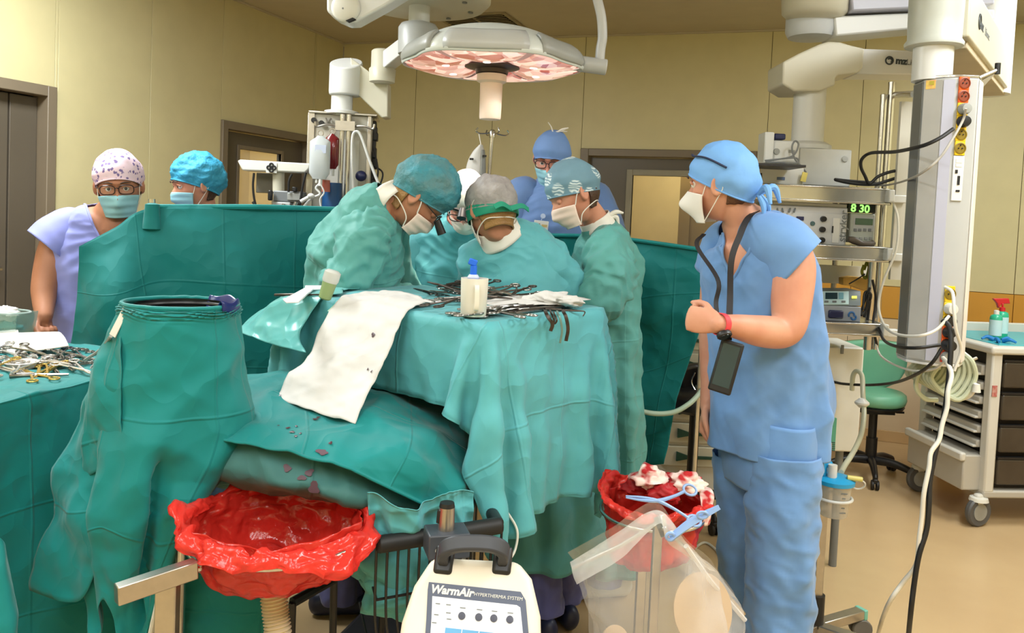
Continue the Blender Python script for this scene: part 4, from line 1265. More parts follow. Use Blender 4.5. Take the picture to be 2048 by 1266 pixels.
def hem_line(P, cv, side, ch, zf, w, par, mat, r=.005):
    q = P.reshape(-1, 3); rel = q - cv; f = rel @ ch > 0; q, rel = q[f], rel[f]; lt = rel @ side
    pts = []
    for l in np.linspace(-w, w, 15):
        pts.append(q[((lt - l) ** 2 + (q[:, 2] - zf(l)) ** 2).argmin()])
    mb = MB(); mb.tube(pts, r, 8, 60); return mb.build('neckline', mat, par)
hem_line(t_top, cv0, SIDE8, CH8, lambda l: at(1400, 566, 2.5)[2] + abs(l) * 2.05, .085, tw8, m_scrub_b)
# near sleeve: open, its lip flaring off the shoulder
c_, rx_, ry_ = px_limb([(1500, 470, 2.60, .060, .060), (1535, 478, 2.54, .085, .080), (1572, 500, 2.50, .098, .084), (1594, 535, 2.48, .106, .088)])
C = catmull(c_, 26); Ps = sweep_rings(C, catmull(rx_[:, None], 26)[:, 0], catmull(ry_[:, None], 26)[:, 0], 50, unit([0.2, -0.75, 0.6]))
lipw = np.linspace(0, 1, 26)[:, None] ** 2
ang = np.linspace(0, 2 * np.pi, 50, endpoint=False)[None]
Ps = Ps + (lipw * (0.035 * np.cos(ang - 2.2)))[..., None] * unit(C[-1] - C[-3])
sheet_obj('sleeve', sheet(Ps, 0.004, 0.08, 5, cv=True), m_scrub_b, tw8, cv=True, solid=0.003)
c_, rx_, ry_ = px_limb([(1470, 470, 2.72, .06, .06), (1450, 490, 2.78, .078, .078), (1438, 540, 2.82, .082, .08)])
sheet_obj('sleeve', sheet(sweep_rings(catmull(c_, 16), catmull(rx_[:, None], 16)[:, 0], catmull(ry_[:, None], 16)[:, 0], 36), 0.004, 0.08, 6, cv=True), m_scrub_b, tw8, cv=True, solid=0.003)
# loose back panel of the tunic
net = [[(1640, 560, 2.70), (1636, 600, 2.62)], [(1655, 690, 2.70), (1640, 700, 2.58)], [(1672, 800, 2.72), (1646, 830, 2.56)], [(1668, 838, 2.72), (1640, 892, 2.58)]]
sheet_obj('back_panel', sheet(patch([[at(*q) for q in r] for r in net], 24, 12), 0.004, 0.1, 8), m_scrub_b, tw8)
mb = MB(); mb.prism([at(1478, 528, 2.455), at(1494, 512, 2.455), at(1500, 528, 2.455), at(1482, 548, 2.455)], (0, 0.001, 0))
# chest print on the tunic, a faint square stamp
s8, P8c = add_cap(p8, R8, c8, M('cap_blue', (112, 166, 226), 0.7, var=0.03, bump=0.2, bscale=22), front=0.036, back=-0.058, grow=0.011, bulge=(0, 0.8, 0.6), bulge_r=0.016, amp=0.005, scale=0.05, seed=8)
mb = MB()
for sgn in (-1, 1):
    b = R8 @ np.array([0.012 * sgn, 0.118, -0.035]) + c8
    mb.tube([b, b + R8 @ np.array([0.03 * sgn, 0.035, 0.02]), b + R8 @ np.array([0.045 * sgn, 0.05, -0.03])], [0.006, 0.012, 0.005], 8)
    mb.tube([b, b + R8 @ np.array([0.015 * sgn, 0.02, -0.035]), b + R8 @ np.array([0.02 * sgn, 0.022, -0.07])], [0.006, 0.009, 0.004], 8)
mb.build('cap_bow', MATS['cap_blue'], s8)
L8 = lambda x, y, z: R8 @ np.array([x, y, z]) + c8
mb = MB(); mb.tube([L8(.055, -.075, .095), L8(.088, -.02, .085), L8(.094, .045, .052)], 0.0035, 6); mb.tube([L8(.055, -.075, .095), L8(.03, -.088, .1), L8(0, -.094, .1)], 0.0032, 6)
mb.build('visor_strap', M('dark_navy_strap', (20, 32, 66), 0.5), p8)
nape_hair(p8, R8, c8, M('light_brown_hair', (112, 76, 50), .6, var=.2, bump=.4, bscale=120), low=-0.062, wide=.985, side=-4)
add_mask(p8, R8, c8, m_mask_w, top=-0.018, bottom=-0.122, pleats=0, cup=0.030, ties='ear', amp=0.001)
add_eyes(p8, R8, c8, skin=m_skin)
# neck strap with tablet
m_strap = M('black_strap', (26, 22, 24), 0.7)
mb = MB()
def ribbon(mb, pts, w, side, t=0.0018):
    C = catmull(np.asarray(pts, float), len(pts) * 6)
    T = np.gradient(C, axis=0); T /= np.linalg.norm(T, axis=1)[:, None]
    S = np.asarray(side, float); S = np.repeat(S[None], len(C), 0) if S.ndim == 1 else catmull(S, len(C))
    S = S - T * np.sum(S * T, 1)[:, None]; S /= np.linalg.norm(S, axis=1)[:, None]
    Nn = np.cross(T, S)
    P = np.stack([C + S * w / 2 + Nn * t / 2, C - S * w / 2 + Nn * t / 2, C - S * w / 2 - Nn * t / 2, C + S * w / 2 - Nn * t / 2], 1)
    mb.grid(P, cv=True, capu=True)
tb = thing('tablet', 'dark handheld tablet hanging on a black neck strap before the man in blue scrubs', 'tablet', at(1452, 735, 2.30))
ribbon(mb, [at(1516, 420, 2.60), at(1496, 436, 2.53), at(1480, 470, 2.475), at(1463, 520, 2.44), at(1460, 600, 2.425), at(1457, 680, 2.33)], 0.019, (1, 0.2, 0.3))
ribbon(mb, [at(1408, 468, 2.66), at(1394, 492, 2.56), at(1436, 560, 2.45), at(1432, 610, 2.43), at(1444, 680, 2.33)], 0.014, (1, 0.2, 0.1))
mb.build('neck_strap', m_strap, tb)
tabF = np.stack([unit([1, -0.42, -0.22]), unit(np.cross([0.1, 0.12, 1], [1, -0.42, -0.22])), unit([0.02, 0.12, 1])], 1)
tabF[:, 1] = unit(np.cross(tabF[:, 2], tabF[:, 0])); tabF[:, 2] = np.cross(tabF[:, 0], tabF[:, 1])
tc = at(1452, 734, 2.30)
mb = MB(); mb.box(tc, (0.066, 0.014, 0.152), tabF); mb.build('case', m_blackrub, tb, bevel=0.006, seg=3)
mb = MB(); mb.box(tc - tabF[:, 1] * 0.0075 + tabF[:, 2] * .004, (0.049, 0.002, 0.122), tabF); mb.build('screen', M('dark_screen', (34, 56, 62), 0.15, coat=0.3), tb)
# watch
wt = thing('wristwatch', 'black wristwatch with a red band on the man in blue scrubs', 'watch', at(1436, 648, 2.29))
wd = unit(at(1436, 648, 2.29) - at(1470, 652, 2.33)); wc = at(1441, 648.5, 2.292)
FW = frame(wd)
mb = MB(); P = []
for k in np.linspace(0, 2 * np.pi, 28, endpoint=False):
    rad = FW[:, 0] * math.cos(k) + FW[:, 1] * math.sin(k)
    P.append([wc + rad * 0.0325 + wd * 0.010, wc + rad * 0.0325 - wd * 0.010, wc + rad * 0.030 - wd * 0.010, wc + rad * 0.030 + wd * 0.010])
mb.grid(np.array(P), cu=True, cv=True); mb.build('band', M('red_band', (222, 62, 72), 0.5), wt)
nw = unit(np.array([-0.35, -0.75, -0.55]) - wd * np.dot([-0.35, -0.75, -0.55], wd))
mb = MB(); mb.lathe([(0.019, -0.004), (0.0215, 0.0), (0.0215, 0.008), (0.018, 0.0105)], wc + nw * 0.030, nw, 24); mb.build('case', m_black, wt)
mb = MB(); mb.lathe([(0.0175, 0.0), (0.0175, 0.0008)], wc + nw * 0.0406, nw, 24); mb.build('dial', M('dark_screen2', (16, 20, 24), 0.1), wt)

# ---- nurse in violet scrubs, far left -------------------------------------------
p1 = person('nurse in violet scrubs, floral pink cap, glasses and blue mask leaning at the left', at(215, 800, 3.36))
R1, c1 = HR(22, 9, -5), at(238, 372, 3.30)
S1 = unit([0.92, 0.38, 0])
tor = [(210, 980, 3.38, .21, .17), (206, 860, 3.38, .205, .165), (203, 740, 3.38, .20, .16), (200, 640, 3.37, .195, .155), (200, 550, 3.36, .20, .15), (203, 490, 3.35, .195, .135), (212, 455, 3.34, .155, .105), (224, 432, 3.33, .085, .08)]
sh = MB(); head_shells(sh, R1, c1); neck(sh, R1, c1, at(224, 440, 3.33), 0.052, 0.068)
cN, rxN, ryN = px_limb(inner(tor, .88)); sh.grid(sweep(cN[2:], rxN[2:], ryN[2:], n=36, m=30, ref=S1), cv=True, capu=True)
arm = [(122, 468, 3.30, .060), (104, 510, 3.26, .058), (90, 570, 3.21, .050), (88, 600, 3.18, .043), (88, 632, 3.13, .032)]
c_, r_, _ = px_limb(arm); sh.grid(sweep(c_, r_, n=22, m=40), cv=True, capu=True)
hand_shells(sh, at(88, 632, 3.13), (0.05, -0.15, -1), (0.35, -0.2, -0.1), (0.7, -0.7, 0.0), curl=1.25, s=1.02)
arm2 = [(285, 470, 3.42, .058), (305, 560, 3.42, .05), (300, 650, 3.36, .04), (290, 720, 3.3, .03)]
c_, r_, _ = px_limb(arm2); sh.grid(sweep(c_, r_, n=18, m=30), cv=True, capu=True)
hand_shells(sh, at(290, 720, 3.3), (0, -0.1, -1), (-1, 0, 0), (0, -1, 0), curl=0.5)
h1 = [at(160, 960, 3.36), at(250, 960, 3.44)]
legs(p1, h1, [np.append(at(165, 960, 3.36)[:2], 0), np.append(at(250, 960, 3.44)[:2], 0)], m_scrub_v, 20, seed=21, skinlegs=sh)
body(p1, sh, m_skin_t, 0.0055, 2)
tt1 = cloth_limb(tor, S1, n=130, m=120, amp=0.009, scale=0.09, rip=.007, lam=.10, seed=13, gather=0.04, gk=5, gfrom=0.7)
C1 = unit([0.38, -0.92, 0]); cv1 = at(206, 490, 3.35)
def vneck1(c):
    rel = c - cv1
    return (rel @ C1 > 0) & (c[:, 2] > at(212, 476, 3.2)[2] - .075 + np.abs((rel - [0.03, 0, 0]) @ S1) * 2.2)
tu1 = join_cloth('tunic', [tt1], m_scrub_v, p1, drops={0: vneck1})
hem_line(tt1, cv1, S1, C1, lambda l: at(212, 476, 3.2)[2] - .075 + abs(l - .03 * S1[0]) * 2.2, .085, tu1, m_scrub_v)
c_, rx_, ry_ = px_limb([(176, 450, 3.33, .06, .06), (140, 455, 3.30, .082, .080), (112, 474, 3.27, .092, .088), (92, 492, 3.25, .102, .09)])
Ps = sweep_rings(catmull(c_, 24), catmull(rx_[:, None], 24)[:, 0], catmull(ry_[:, None], 24)[:, 0], 44)
sheet_obj('sleeve', sheet(Ps, 0.005, 0.08, 15, cv=True), m_scrub_v, tu1, cv=True, solid=0.003)
c_, rx_, ry_ = px_limb([(245, 450, 3.36, .06, .06), (280, 470, 3.40, .08, .08), (298, 520, 3.42, .085, .085)])
sheet_obj('sleeve', sheet(sweep_rings(catmull(c_, 14), catmull(rx_[:, None], 14)[:, 0], catmull(ry_[:, None], 14)[:, 0], 36), 0.005, 0.08, 16, cv=True), m_scrub_v, tu1, cv=True, solid=0.003)
def floral(col, petal, dens=26.0, size=0.34):
    def ex(m, N, L, b, ramp, tc):
        v = N.new('ShaderNodeTexVoronoi'); v.inputs['Scale'].default_value = dens
        L.new(tc.outputs['Object'], v.inputs['Vector'])
        nz = N.new('ShaderNodeTexNoise'); nz.inputs['Scale'].default_value = dens * 3.2; L.new(tc.outputs['Object'], nz.inputs['Vector'])
        a = N.new('ShaderNodeMath'); a.operation = 'MULTIPLY_ADD'; a.inputs[1].default_value = 0.55
        L.new(nz.outputs['Fac'], a.inputs[0]); L.new(v.outputs['Distance'], a.inputs[2])
        r = N.new('ShaderNodeValToRGB'); r.color_ramp.interpolation = 'LINEAR'
        r.color_ramp.elements[0].position, r.color_ramp.elements[1].position = size + 0.16, size + 0.24
        r.color_ramp.elements[0].color = (*lin(petal), 1); r.color_ramp.elements[1].color = (*lin(col), 1)
        L.new(a.outputs[0], r.inputs['Fac']); L.new(r.outputs['Color'], b.inputs['Base Color'])
    return ex
m_capfl = M('cap_floral_pink', (236, 206, 222), 0.75, extra=floral((232, 206, 222), (118, 100, 156), 52.0, 0.40))
cp, Pc = add_cap(p1, R1, c1, m_capfl, front=0.040, back=-0.05, grow=0.009, bulge=(0, 0.5, 0.8), bulge_r=0.028, amp=0.004, scale=0.06, seed=18)
nape_hair(p1, R1, c1, m_hair, low=-0.06, wide=1.02, side=22)
add_mask(p1, R1, c1, m_mask_b, top=-0.022, bottom=-0.118)
add_eyes(p1, R1, c1, look=0.05, skin=m_skin_t)
add_glasses(p1, R1, c1, M('glasses_dark_brown', (46, 26, 24), 0.3), z=0.0)
# pens in the chest pocket
# ---- nurse with blue bouffant cap ---------------------------------------------------
p2 = person('nurse in a bright blue bouffant cap and mask, only her head above the drape', at(400, 800, 3.82))
R2, c2 = HR(-52, 10, 0), at(392, 370, 3.78)
sh = MB(); head_shells(sh, R2, c2); neck(sh, R2, c2, at(402, 430, 3.82))
tor2 = [(405, 900, 3.86, .19, .15), (405, 700, 3.86, .18, .14), (405, 540, 3.86, .19, .13), (404, 470, 3.85, .16, .11), (402, 440, 3.83, .08, .075)]
S2 = unit([0.6, 0.8, 0])
cN, rxN, ryN = px_limb(inner(tor2, .88)); sh.grid(sweep(cN[2:], rxN[2:], ryN[2:], n=28, m=24, ref=S2), cv=True, capu=True)
for sg in (-1, 1):
    b0 = at(405, 475, 3.85) + S2 * sg * .17
    sh.grid(sweep([b0, b0 + S2 * sg * .04 + [0, 0, -.28], b0 + S2 * sg * .02 + unit([-.8, -.6, 0]) * .15 + [0, 0, -.46]], [.05, .042, .028], n=16, m=24), cv=True, capu=True)
    hand_shells(sh, b0 + S2 * sg * .02 + unit([-.8, -.6, 0]) * .15 + np.array([0, 0, -.46]), (-.5, -.4, -.6), S2 * -sg, (0, 0, 1), 0.5)
legs(p2, [at(405, 860, 3.86) - S2 * .09, at(405, 860, 3.86) + S2 * .09], [(at(405, 860, 3.86) - S2 * .1)[:2], (at(405, 860, 3.86) + S2 * .1)[:2]], m_scrub_b, -50, seed=31, skinlegs=sh)
body(p2, sh, m_skin, 0.006, 2)
join_cloth('tunic', [cloth_limb(tor2, S2, seed=33)], m_scrub_b, p2)
m_bouf = M('bouffant_blue', (60, 168, 208), 0.65, var=0.10, trans=0.15, bump=0.8, bscale=45)
add_cap(p2, R2, c2, m_bouf, name='bouffant_cap', front=0.036, back=-0.06, grow=0.010, bulge=(0, 0.9, 0.45), bulge_r=0.040, amp=0.009, scale=0.03, seed=38)
nape_hair(p2, R2, c2, m_hair, low=-0.075)
add_mask(p2, R2, c2, m_mask_b, top=-0.020, bottom=-0.116, ties='ear')
add_eyes(p2, R2, c2, skin=m_skin)

# ---- the man in blue scrubs behind, with an identity badge --------------------------
p7 = person('man in blue scrubs behind the surgeons, glasses, tied blue cap and chest badge', at(1118, 800, 4.08))
R7, c7 = HR(-14, 20, 3), at(1104, 318, 4.0)
S7 = unit([1, 0.2, 0])
tor7 = [(1120, 900, 4.1, .24, .17), (1120, 700, 4.1, .24, .17), (1119, 560, 4.1, .245, .17), (1118, 460, 4.09, .25, .165), (1116, 400, 4.08, .225, .14), (1112, 368, 4.07, .16, .11), (1108, 348, 4.06, .088, .085)]
sh = MB(); head_shells(sh, R7, c7); neck(sh, R7, c7, at(1110, 356, 4.06), 0.057, 0.072)
cN, rxN, ryN = px_limb(inner(tor7, .88)); sh.grid(sweep(cN[2:], rxN[2:], ryN[2:], n=32, m=26, ref=S7), cv=True, capu=True)
gr = []
for sg, e in ((-1, (1022, 470)), (1, (1218, 470))):
    b0 = at(1116, 398, 4.08) + S7 * sg * .2
    pts = [b0, at(e[0], e[1], 4.05), at(e[0] + sg * 2, e[1] + 90, 3.98), at(e[0] - sg * 20, e[1] + 160, 3.86)]
    sh.grid(sweep(pts, [.06, .052, .042, .03], n=18, m=28), cv=True, capu=True)
    hand_shells(sh, pts[-1], (-sg * .3, -.4, -.8), (-sg, 0, 0), (0, -1, .2), 0.5)
    gr.append(cloth_limb(None, pts=(np.array([b0 - S7 * sg * .08, b0, at(e[0], e[1], 4.05)]), np.array([.07, .085, .085]), np.array([.08, .09, .085])), n=36, m=26, seed=43 + sg))
legs(p7, [at(1085, 860, 4.1), at(1155, 860, 4.1)], [at(1085, 860, 4.1)[:2], at(1155, 860, 4.1)[:2]], m_scrub_b, -10, seed=41, skinlegs=sh)
body(p7, sh, m_skin_p, 0.006, 2)
m_scrub_7 = M('scrub_slate_blue', (98, 130, 182), .75, var=.05, sheen=.2, bump=.12, bscale=18)
tu7 = join_cloth('tunic', [cloth_limb(tor7, S7, n=110, m=110, seed=45, amp=.009, scale=.09, rip=.006, lam=.1)] + gr, m_scrub_7, p7)
m_scrub_7 = M('scrub_slate_blue', (98, 130, 182), .75, var=.05, sheen=.2, bump=.12, bscale=18)
m_cap7 = M('cap_cornflower', (112, 148, 206), 0.75, var=0.03, bump=0.1, bscale=20)
add_cap(p7, R7, c7, m_cap7, front=0.030, back=-0.05, grow=0.008, bulge=(0, 0.1, 1), bulge_r=0.022, amp=0.003, scale=0.07, seed=48, flat=0.13)
mb = MB(); tpc = R7 @ np.array([0.0, 0.0, 0.137]) + c7
mb.tube([tpc, tpc + [-.01, 0, .025], tpc + [-.025, 0, .045]], [.004, .003, .002], 6); mb.tube([tpc + [.02, 0, -.002], tpc + [.045, 0, .012], tpc + [.075, 0, .022]], [.004, .007, .003], 6); mb.tube([tpc + [.015, 0, 0], tpc + [.04, 0, .004], tpc + [.07, 0, .004]], [.003, .004, .002], 6)
mb.build('cap_ties', m_string, p7)
add_mask(p7, R7, c7, m_mask_b, top=-0.026, bottom=-0.118)
add_glasses(p7, R7, c7, m_black, z=0.0)
add_eyes(p7, R7, c7, skin=m_skin_p)
bp = at(1082, 453, 3.885)
bd = thing('identity_badge', 'white identity badge with a small photo clipped to the rear man\'s blue scrubs', 'badge', bp)
mb = MB(); mb.box(bp, (0.070, 0.004, 0.056), roty(0.06)); mb.build('card', m_white, bd, bevel=0.003)
mb = MB(); mb.box(bp + [-0.018, -0.0026, -0.002], (0.024, 0.001, 0.034), roty(0.06)); mb.build('photo', M('badge_photo', (120, 84, 70), 0.5, var=.3, vscale=90), bd)
mb = MB(); mb.box(bp + [0.016, -0.0026, 0.004], (0.026, 0.001, 0.012), roty(0.06)); mb.box(bp + [0.014, -0.0026, -0.014], (0.024, 0.001, 0.005), roty(0.06)); mb.build('print', M('badge_print', (196, 170, 110), 0.5), bd)
mb = MB(); q = at(1086, 432, 3.885); mb.cyl(q, q + np.array([0, -.008, 0]), 0.012); mb.tube([q, bp + [0, 0, .03]], 0.002, 6); mb.build('clip', M('clip_blue_white', (190, 205, 236), .4), bd)

# ---- surgeon with the headlight, facing us ------------------------------------------
p4 = person('surgeon facing the camera with bowed head, white headlight cap, face lit orange', at(905, 800, 3.66))
R4, c4 = HR(-6, 42, 4), at(934, 404, 3.50)
S4 = unit([1, 0.05, 0])
tor4 = [(895, 960, 3.74, .2, .15), (893, 760, 3.74, .2, .15), (893, 640, 3.73, .205, .15), (897, 560, 3.72, .21, .145), (908, 500, 3.70, .20, .13), (920, 462, 3.66, .14, .10), (928, 440, 3.62, .085, .08)]
sh = MB(); head_shells(sh, R4, c4); neck(sh, R4, c4, at(926, 448, 3.63))
cN, rxN, ryN = px_limb(inner(tor4, .78)); sh.grid(sweep(cN[2:], rxN[2:], ryN[2:], n=32, m=26, ref=S4), cv=True, capu=True)
gr = [cloth_limb(tor4, S4, n=110, m=110, seed=55, amp=.012, scale=.09, rip=.008, lam=.09)]
for sg in (-1, 1):
    b0 = at(908, 508, 3.70) + S4 * sg * .17
    pts = [b0, b0 + np.array([sg * .08, -.08, -.22]), b0 + np.array([-sg * .02, -.30, -.27])]
    sh.grid(sweep(pts, [.055, .045, .03], n=16, m=26), cv=True, capu=True)
    hand_shells(sh, pts[-1], (-sg * .4, -.6, -.5), (0, 0, -1), (-sg, 0, 0), 0.6)
    gr.append(cloth_limb(None, pts=(np.array([b0 - S4 * sg * .08] + pts), np.array([.07, .085, .075, .045]), np.array([.08, .085, .075, .045])), n=36, m=34, seed=57 + sg))
legs(p4, [at(860, 900, 3.74), at(930, 900, 3.74)], [at(860, 900, 3.74)[:2], at(930, 900, 3.74)[:2]], m_scrub_p, 0, r=(.088, .08, .075, .08), seed=51, skinlegs=sh)
body(p4, sh, m_skin_p, 0.006, 2)
join_cloth('gown', gr, m_gown_b, p4)
add_cap(p4, R4, c4, M('cap_white', (240, 236, 222), 0.7, var=0.02, bump=0.2, bscale=30), front=0.034, back=-0.055, grow=0.010, bulge=(0, 0.3, 1), bulge_r=0.02, amp=0.004, scale=0.05, seed=58)
add_mask(p4, R4, c4, m_mask_p, top=-0.022, bottom=-0.118, ties='tie')
add_eyes(p4, R4, c4, skin=m_skin_p, shut=True)
L4 = lambda x, y, z: R4 @ np.array([x, y, z]) + c4
mb = MB(); mb.tube([L4(-.088, .02, .03), L4(-.070, -.085, .05), L4(0, -.118, .056), L4(.070, -.085, .05), L4(.088, .02, .03)], 0.007, 8)
mb.tube([L4(.088, .0, .03), L4(.10, .0, -.05), L4(.085, -.02, -.12)], .006, 8)
o = mb.build('headlight_band', m_black, p4)
mb = MB(); mb.cyl(L4(0, -.115, .06), L4(0, -.155, .045), 0.016, 0.02); mb.build('headlight', m_black, o)
add_glasses(p4, R4, c4, m_black, z=0.0, lens=False)

# ---- surgeon at the left, bending, with loupes ----------------------------------------
p3 = person('surgeon bending in profile at the left of the field, teal bouffant cap and loupes', at(705, 800, 3.1))
R3, c3 = HR(96, 46, 0), at(836, 397, 3.04)
S3, F3 = unit([0.6, -0.8, 0]), unit([0.8, 0.6, 0])
tor3 = [(705, 1000, 3.2, .19, .17), (703, 860, 3.2, .195, .165), (700, 740, 3.2, .2, .16), (700, 640, 3.18, .21, .165), (704, 560, 3.15, .215, .17), (716, 500, 3.12, .21, .165), (736, 452, 3.08, .18, .14), (762, 416, 3.05, .125, .10), (782, 398, 3.04, .075, .07)]
sh = MB(); head_shells(sh, R3, c3); neck(sh, R3, c3, at(776, 404, 3.05), 0.054, 0.066)
cN, rxN, ryN = px_limb(inner(tor3, .78)); sh.grid(sweep(cN[2:], rxN[2:], ryN[2:], n=32, m=30, ref=S3), cv=True, capu=True)
armn = [(738, 468, 2.99, .050), (706, 535, 2.94, .048), (694, 592, 2.97, .042), (752, 604, 3.08, .038), (818, 592, 3.2, .032)]
c_, r_, _ = px_limb(armn); sh.grid(sweep(c_, r_, n=18, m=36), cv=True, capu=True)
hand_shells(sh, at(818, 592, 3.2), (0.8, 0.5, -0.1), (0, -0.2, -1), (0.5, -0.8, 0.2), 0.6)
armf = [(786, 470, 3.24, .045), (792, 545, 3.36, .04), (840, 596, 3.48, .030)]
c_, r_, _ = px_limb(armf); sh.grid(sweep(c_, r_, n=18, m=30), cv=True, capu=True)
hand_shells(sh, at(840, 596, 3.48), (0.7, 0.4, -0.3), (0, 0, -1), (0.3, -1, 0), 0.6)
legs(p3, [at(690, 1000, 3.1), at(720, 1000, 3.3)], [at(690, 1000, 3.1)[:2], at(725, 1000, 3.3)[:2]], m_scrub_p, 100, r=(.088, .08, .075, .08), seed=61, skinlegs=sh, shoe_mat=m_shoe_d)  # dark clogs: shade near the floor put into the shoe colour
body(p3, sh, m_skin_t, 0.0055, 2)
gr = [cloth_limb(tor3, S3, n=150, m=150, seed=65, amp=.022, scale=.13, softamp=.004, rip=.008, lam=.12),
      cloth_limb([(768, 440, 3.02, .07, .08), (738, 470, 2.975, .098, .098), (706, 535, 2.935, .098, .092), (692, 590, 2.95, .090, .085), (750, 604, 3.07, .075, .070), (818, 592, 3.2, .046, .046)], n=84, m=110, seed=66, amp=.016, scale=.09, softamp=.004, rip=.018, lam=.06),
      cloth_limb([(770, 440, 3.14, .07, .07), (784, 466, 3.24, .075, .075), (790, 545, 3.36, .07, .07), (838, 594, 3.47, .045, .045)], n=44, m=50, seed=67, amp=.015, scale=.1)]
join_cloth('gown', gr, m_gown, p3)
mb = MB(); P = sweep_rings(catmull(ats([(790, 410, 3.03), (778, 398, 3.04), (768, 384, 3.05)]), 8), np.array([.078, .079, .077, .075, .074, .072, .07, .07]), np.array([.07] * 8), 40, S3)
sheet_obj('gown_collar', sheet(P, .003, .04, 68, cv=True), m_string, p3, cv=True)
m_bouft = M('bouffant_teal', (58, 140, 156), 0.65, var=0.10, trans=0.15, bump=0.8, bscale=45, rgb2=(92, 132, 134), vscale=16)
add_cap(p3, R3, c3, m_bouft, name='bouffant_cap', front=0.030, back=-0.03, grow=0.012, bulge=(0, 0.25, 1), bulge_r=0.050, amp=0.008, scale=0.035, seed=69)
nape_hair(p3, R3, c3, m_hair_f, low=-0.085)
add_mask(p3, R3, c3, m_mask_p, top=-0.024, bottom=-0.116, ties='tie')
L3 = lambda x, y, z: R3 @ np.array([x, y, z]) + c3
add_glasses(p3, R3, c3, m_black, z=0.002, lens=False)
mb = MB()
for sd in (-1, 1): mb.cyl(L3(sd * .03, -.108, -.002), L3(sd * .026, -.158, -.022), 0.014, 0.017)
mb.build('loupe', m_black, p3)
add_eyes(p3, R3, c3, skin=m_skin_t, shut=True)

# ---- surgeon seen from behind --------------------------------------------------------------
p5 = person('surgeon seen from behind in a pale teal gown, grey bouffant cap and green tie', at(1085, 1100, 3.08))
R5, c5 = HR(-146, 28, 0), at(984, 424, 3.06)
S5 = unit([0.93, 0.36, 0])
tor5 = [(1104, 1112, 3.10, .205, .19), (1098, 960, 3.11, .195, .175), (1084, 820, 3.12, .185, .15), (1070, 700, 3.14, .185, .13), (1060, 620, 3.15, .205, .135), (1046, 560, 3.15, .205, .13), (1030, 515, 3.14, .185, .115), (1012, 486, 3.12, .135, .10), (996, 464, 3.10, .080, .076)]
sh = MB(); head_shells(sh, R5, c5); neck(sh, R5, c5, at(1004, 484, 3.12), 0.050, 0.056)
cN, rxN, ryN = px_limb(inner(tor5, .78)); sh.grid(sweep(cN[2:], rxN[2:], ryN[2:], n=32, m=30, ref=S5), cv=True, capu=True)
gr = [cloth_limb(tor5, S5, n=150, m=150, seed=75, amp=.016, scale=.17, rip=.004, lam=.14, gather=.08, gk=6, gfrom=.6)]
for pts, s_ in ((((1092, 520, 3.16), (1140, 590, 3.22), (1085, 612, 3.42)), 76), (((968, 520, 3.16), (950, 590, 3.24), (935, 606, 3.42)), 77)):
    P3_ = ats(pts)
    sh.grid(sweep(P3_, [.045, .044, .030], n=16, m=26), cv=True, capu=True)
    hand_shells(sh, P3_[-1], (-.3, .8, -.3), (0, 0, -1), (1 if s_ == 77 else -1, 0.2, 0), 0.6)
    st = P3_[0] + (at(1030, 520, 3.14) - P3_[0]) * .4
    gr.append(cloth_limb(None, pts=(np.concatenate([[st], P3_]), np.array([.07, .088, .078, .046]), np.array([.08, .088, .078, .046])), n=70, m=90, seed=s_, amp=.015, scale=.1, rip=.012, lam=.06))
legs(p5, [at(1082, 1000, 3.07), at(1128, 1000, 3.16)], [at(1090, 1000, 3.04)[:2], at(1132, 1000, 3.14)[:2]], m_scrub_p, -160, r=(.088, .08, .08, .088), hem=.09, seed=71, skinlegs=sh, shoe_mat=m_shoe_d)
body(p5, sh, m_skin_t, 0.0055, 2)
join_cloth('gown', gr, m_gown_b, p5)
mb = MB(); P = sweep_rings(catmull(ats([(1004, 478, 3.11), (995, 463, 3.095), (988, 449, 3.08)]), 8), np.linspace(.096, .074, 8), np.linspace(.090, .070, 8), 40, S5)
sheet_obj('gown_collar', sheet(P, .003, .04, 78, cv=True), m_string, p5, cv=True)
m_boufg = M('bouffant_grey', (164, 160, 158), 0.65, var=0.14, trans=0.12, bump=0.8, bscale=45, vscale=18)
bc, Pb = add_cap(p5, R5, c5, m_boufg, name='bouffant_cap', front=0.045, back=-0.022, grow=0.013, bulge=(0, 0.6, 0.8), bulge_r=0.018, amp=0.006, scale=0.04, seed=79)
m_tie = M('cap_tie_green', (20, 140, 112), 0.7, var=0.05)
L5 = lambda x, y, z: R5 @ np.array([x, y, z]) + c5
th = np.linspace(0, 2 * np.pi, 50, endpoint=False)[None]; t = np.linspace(0, 1, 8)[:, None]
zz = -0.002 - 0.035 * np.sin(th) + (0.045 - 0.022 * np.sin(th)) * (t - 0.5) * 1.2
kk = np.sqrt(np.clip(1 - (zz / 0.13) ** 2, 0.1, 1))
P = np.stack([0.0905 * np.cos(th) * kk, 0.113 * np.sin(th) * kk, zz], -1)
sheet_obj('cap_tie', sheet(P, .002, .04, 80, cv=True) @ R5.T + c5, m_tie, p5, cv=True)
mb = MB(); b = L5(0.0, .118, -.045)
for pts in (((0, 0, 0), (-.045, 0.01, .008), (-.08, 0, -.002)), ((0, 0, 0), (.04, .01, .012), (.07, 0, .004))):
    ribbon(mb, [b + R5 @ np.array(q) for q in pts], 0.020, R5 @ np.array([0, 0, 1.0]), .003)
mb.build('tie_bow', MATS['cap_tie_green'], p5)
nape_hair(p5, R5, c5, m_hair_f, low=-0.085, wide=1.0, side=8)
add_mask(p5, R5, c5, m_mask_w, top=-0.022, bottom=-0.116, ties='tie')

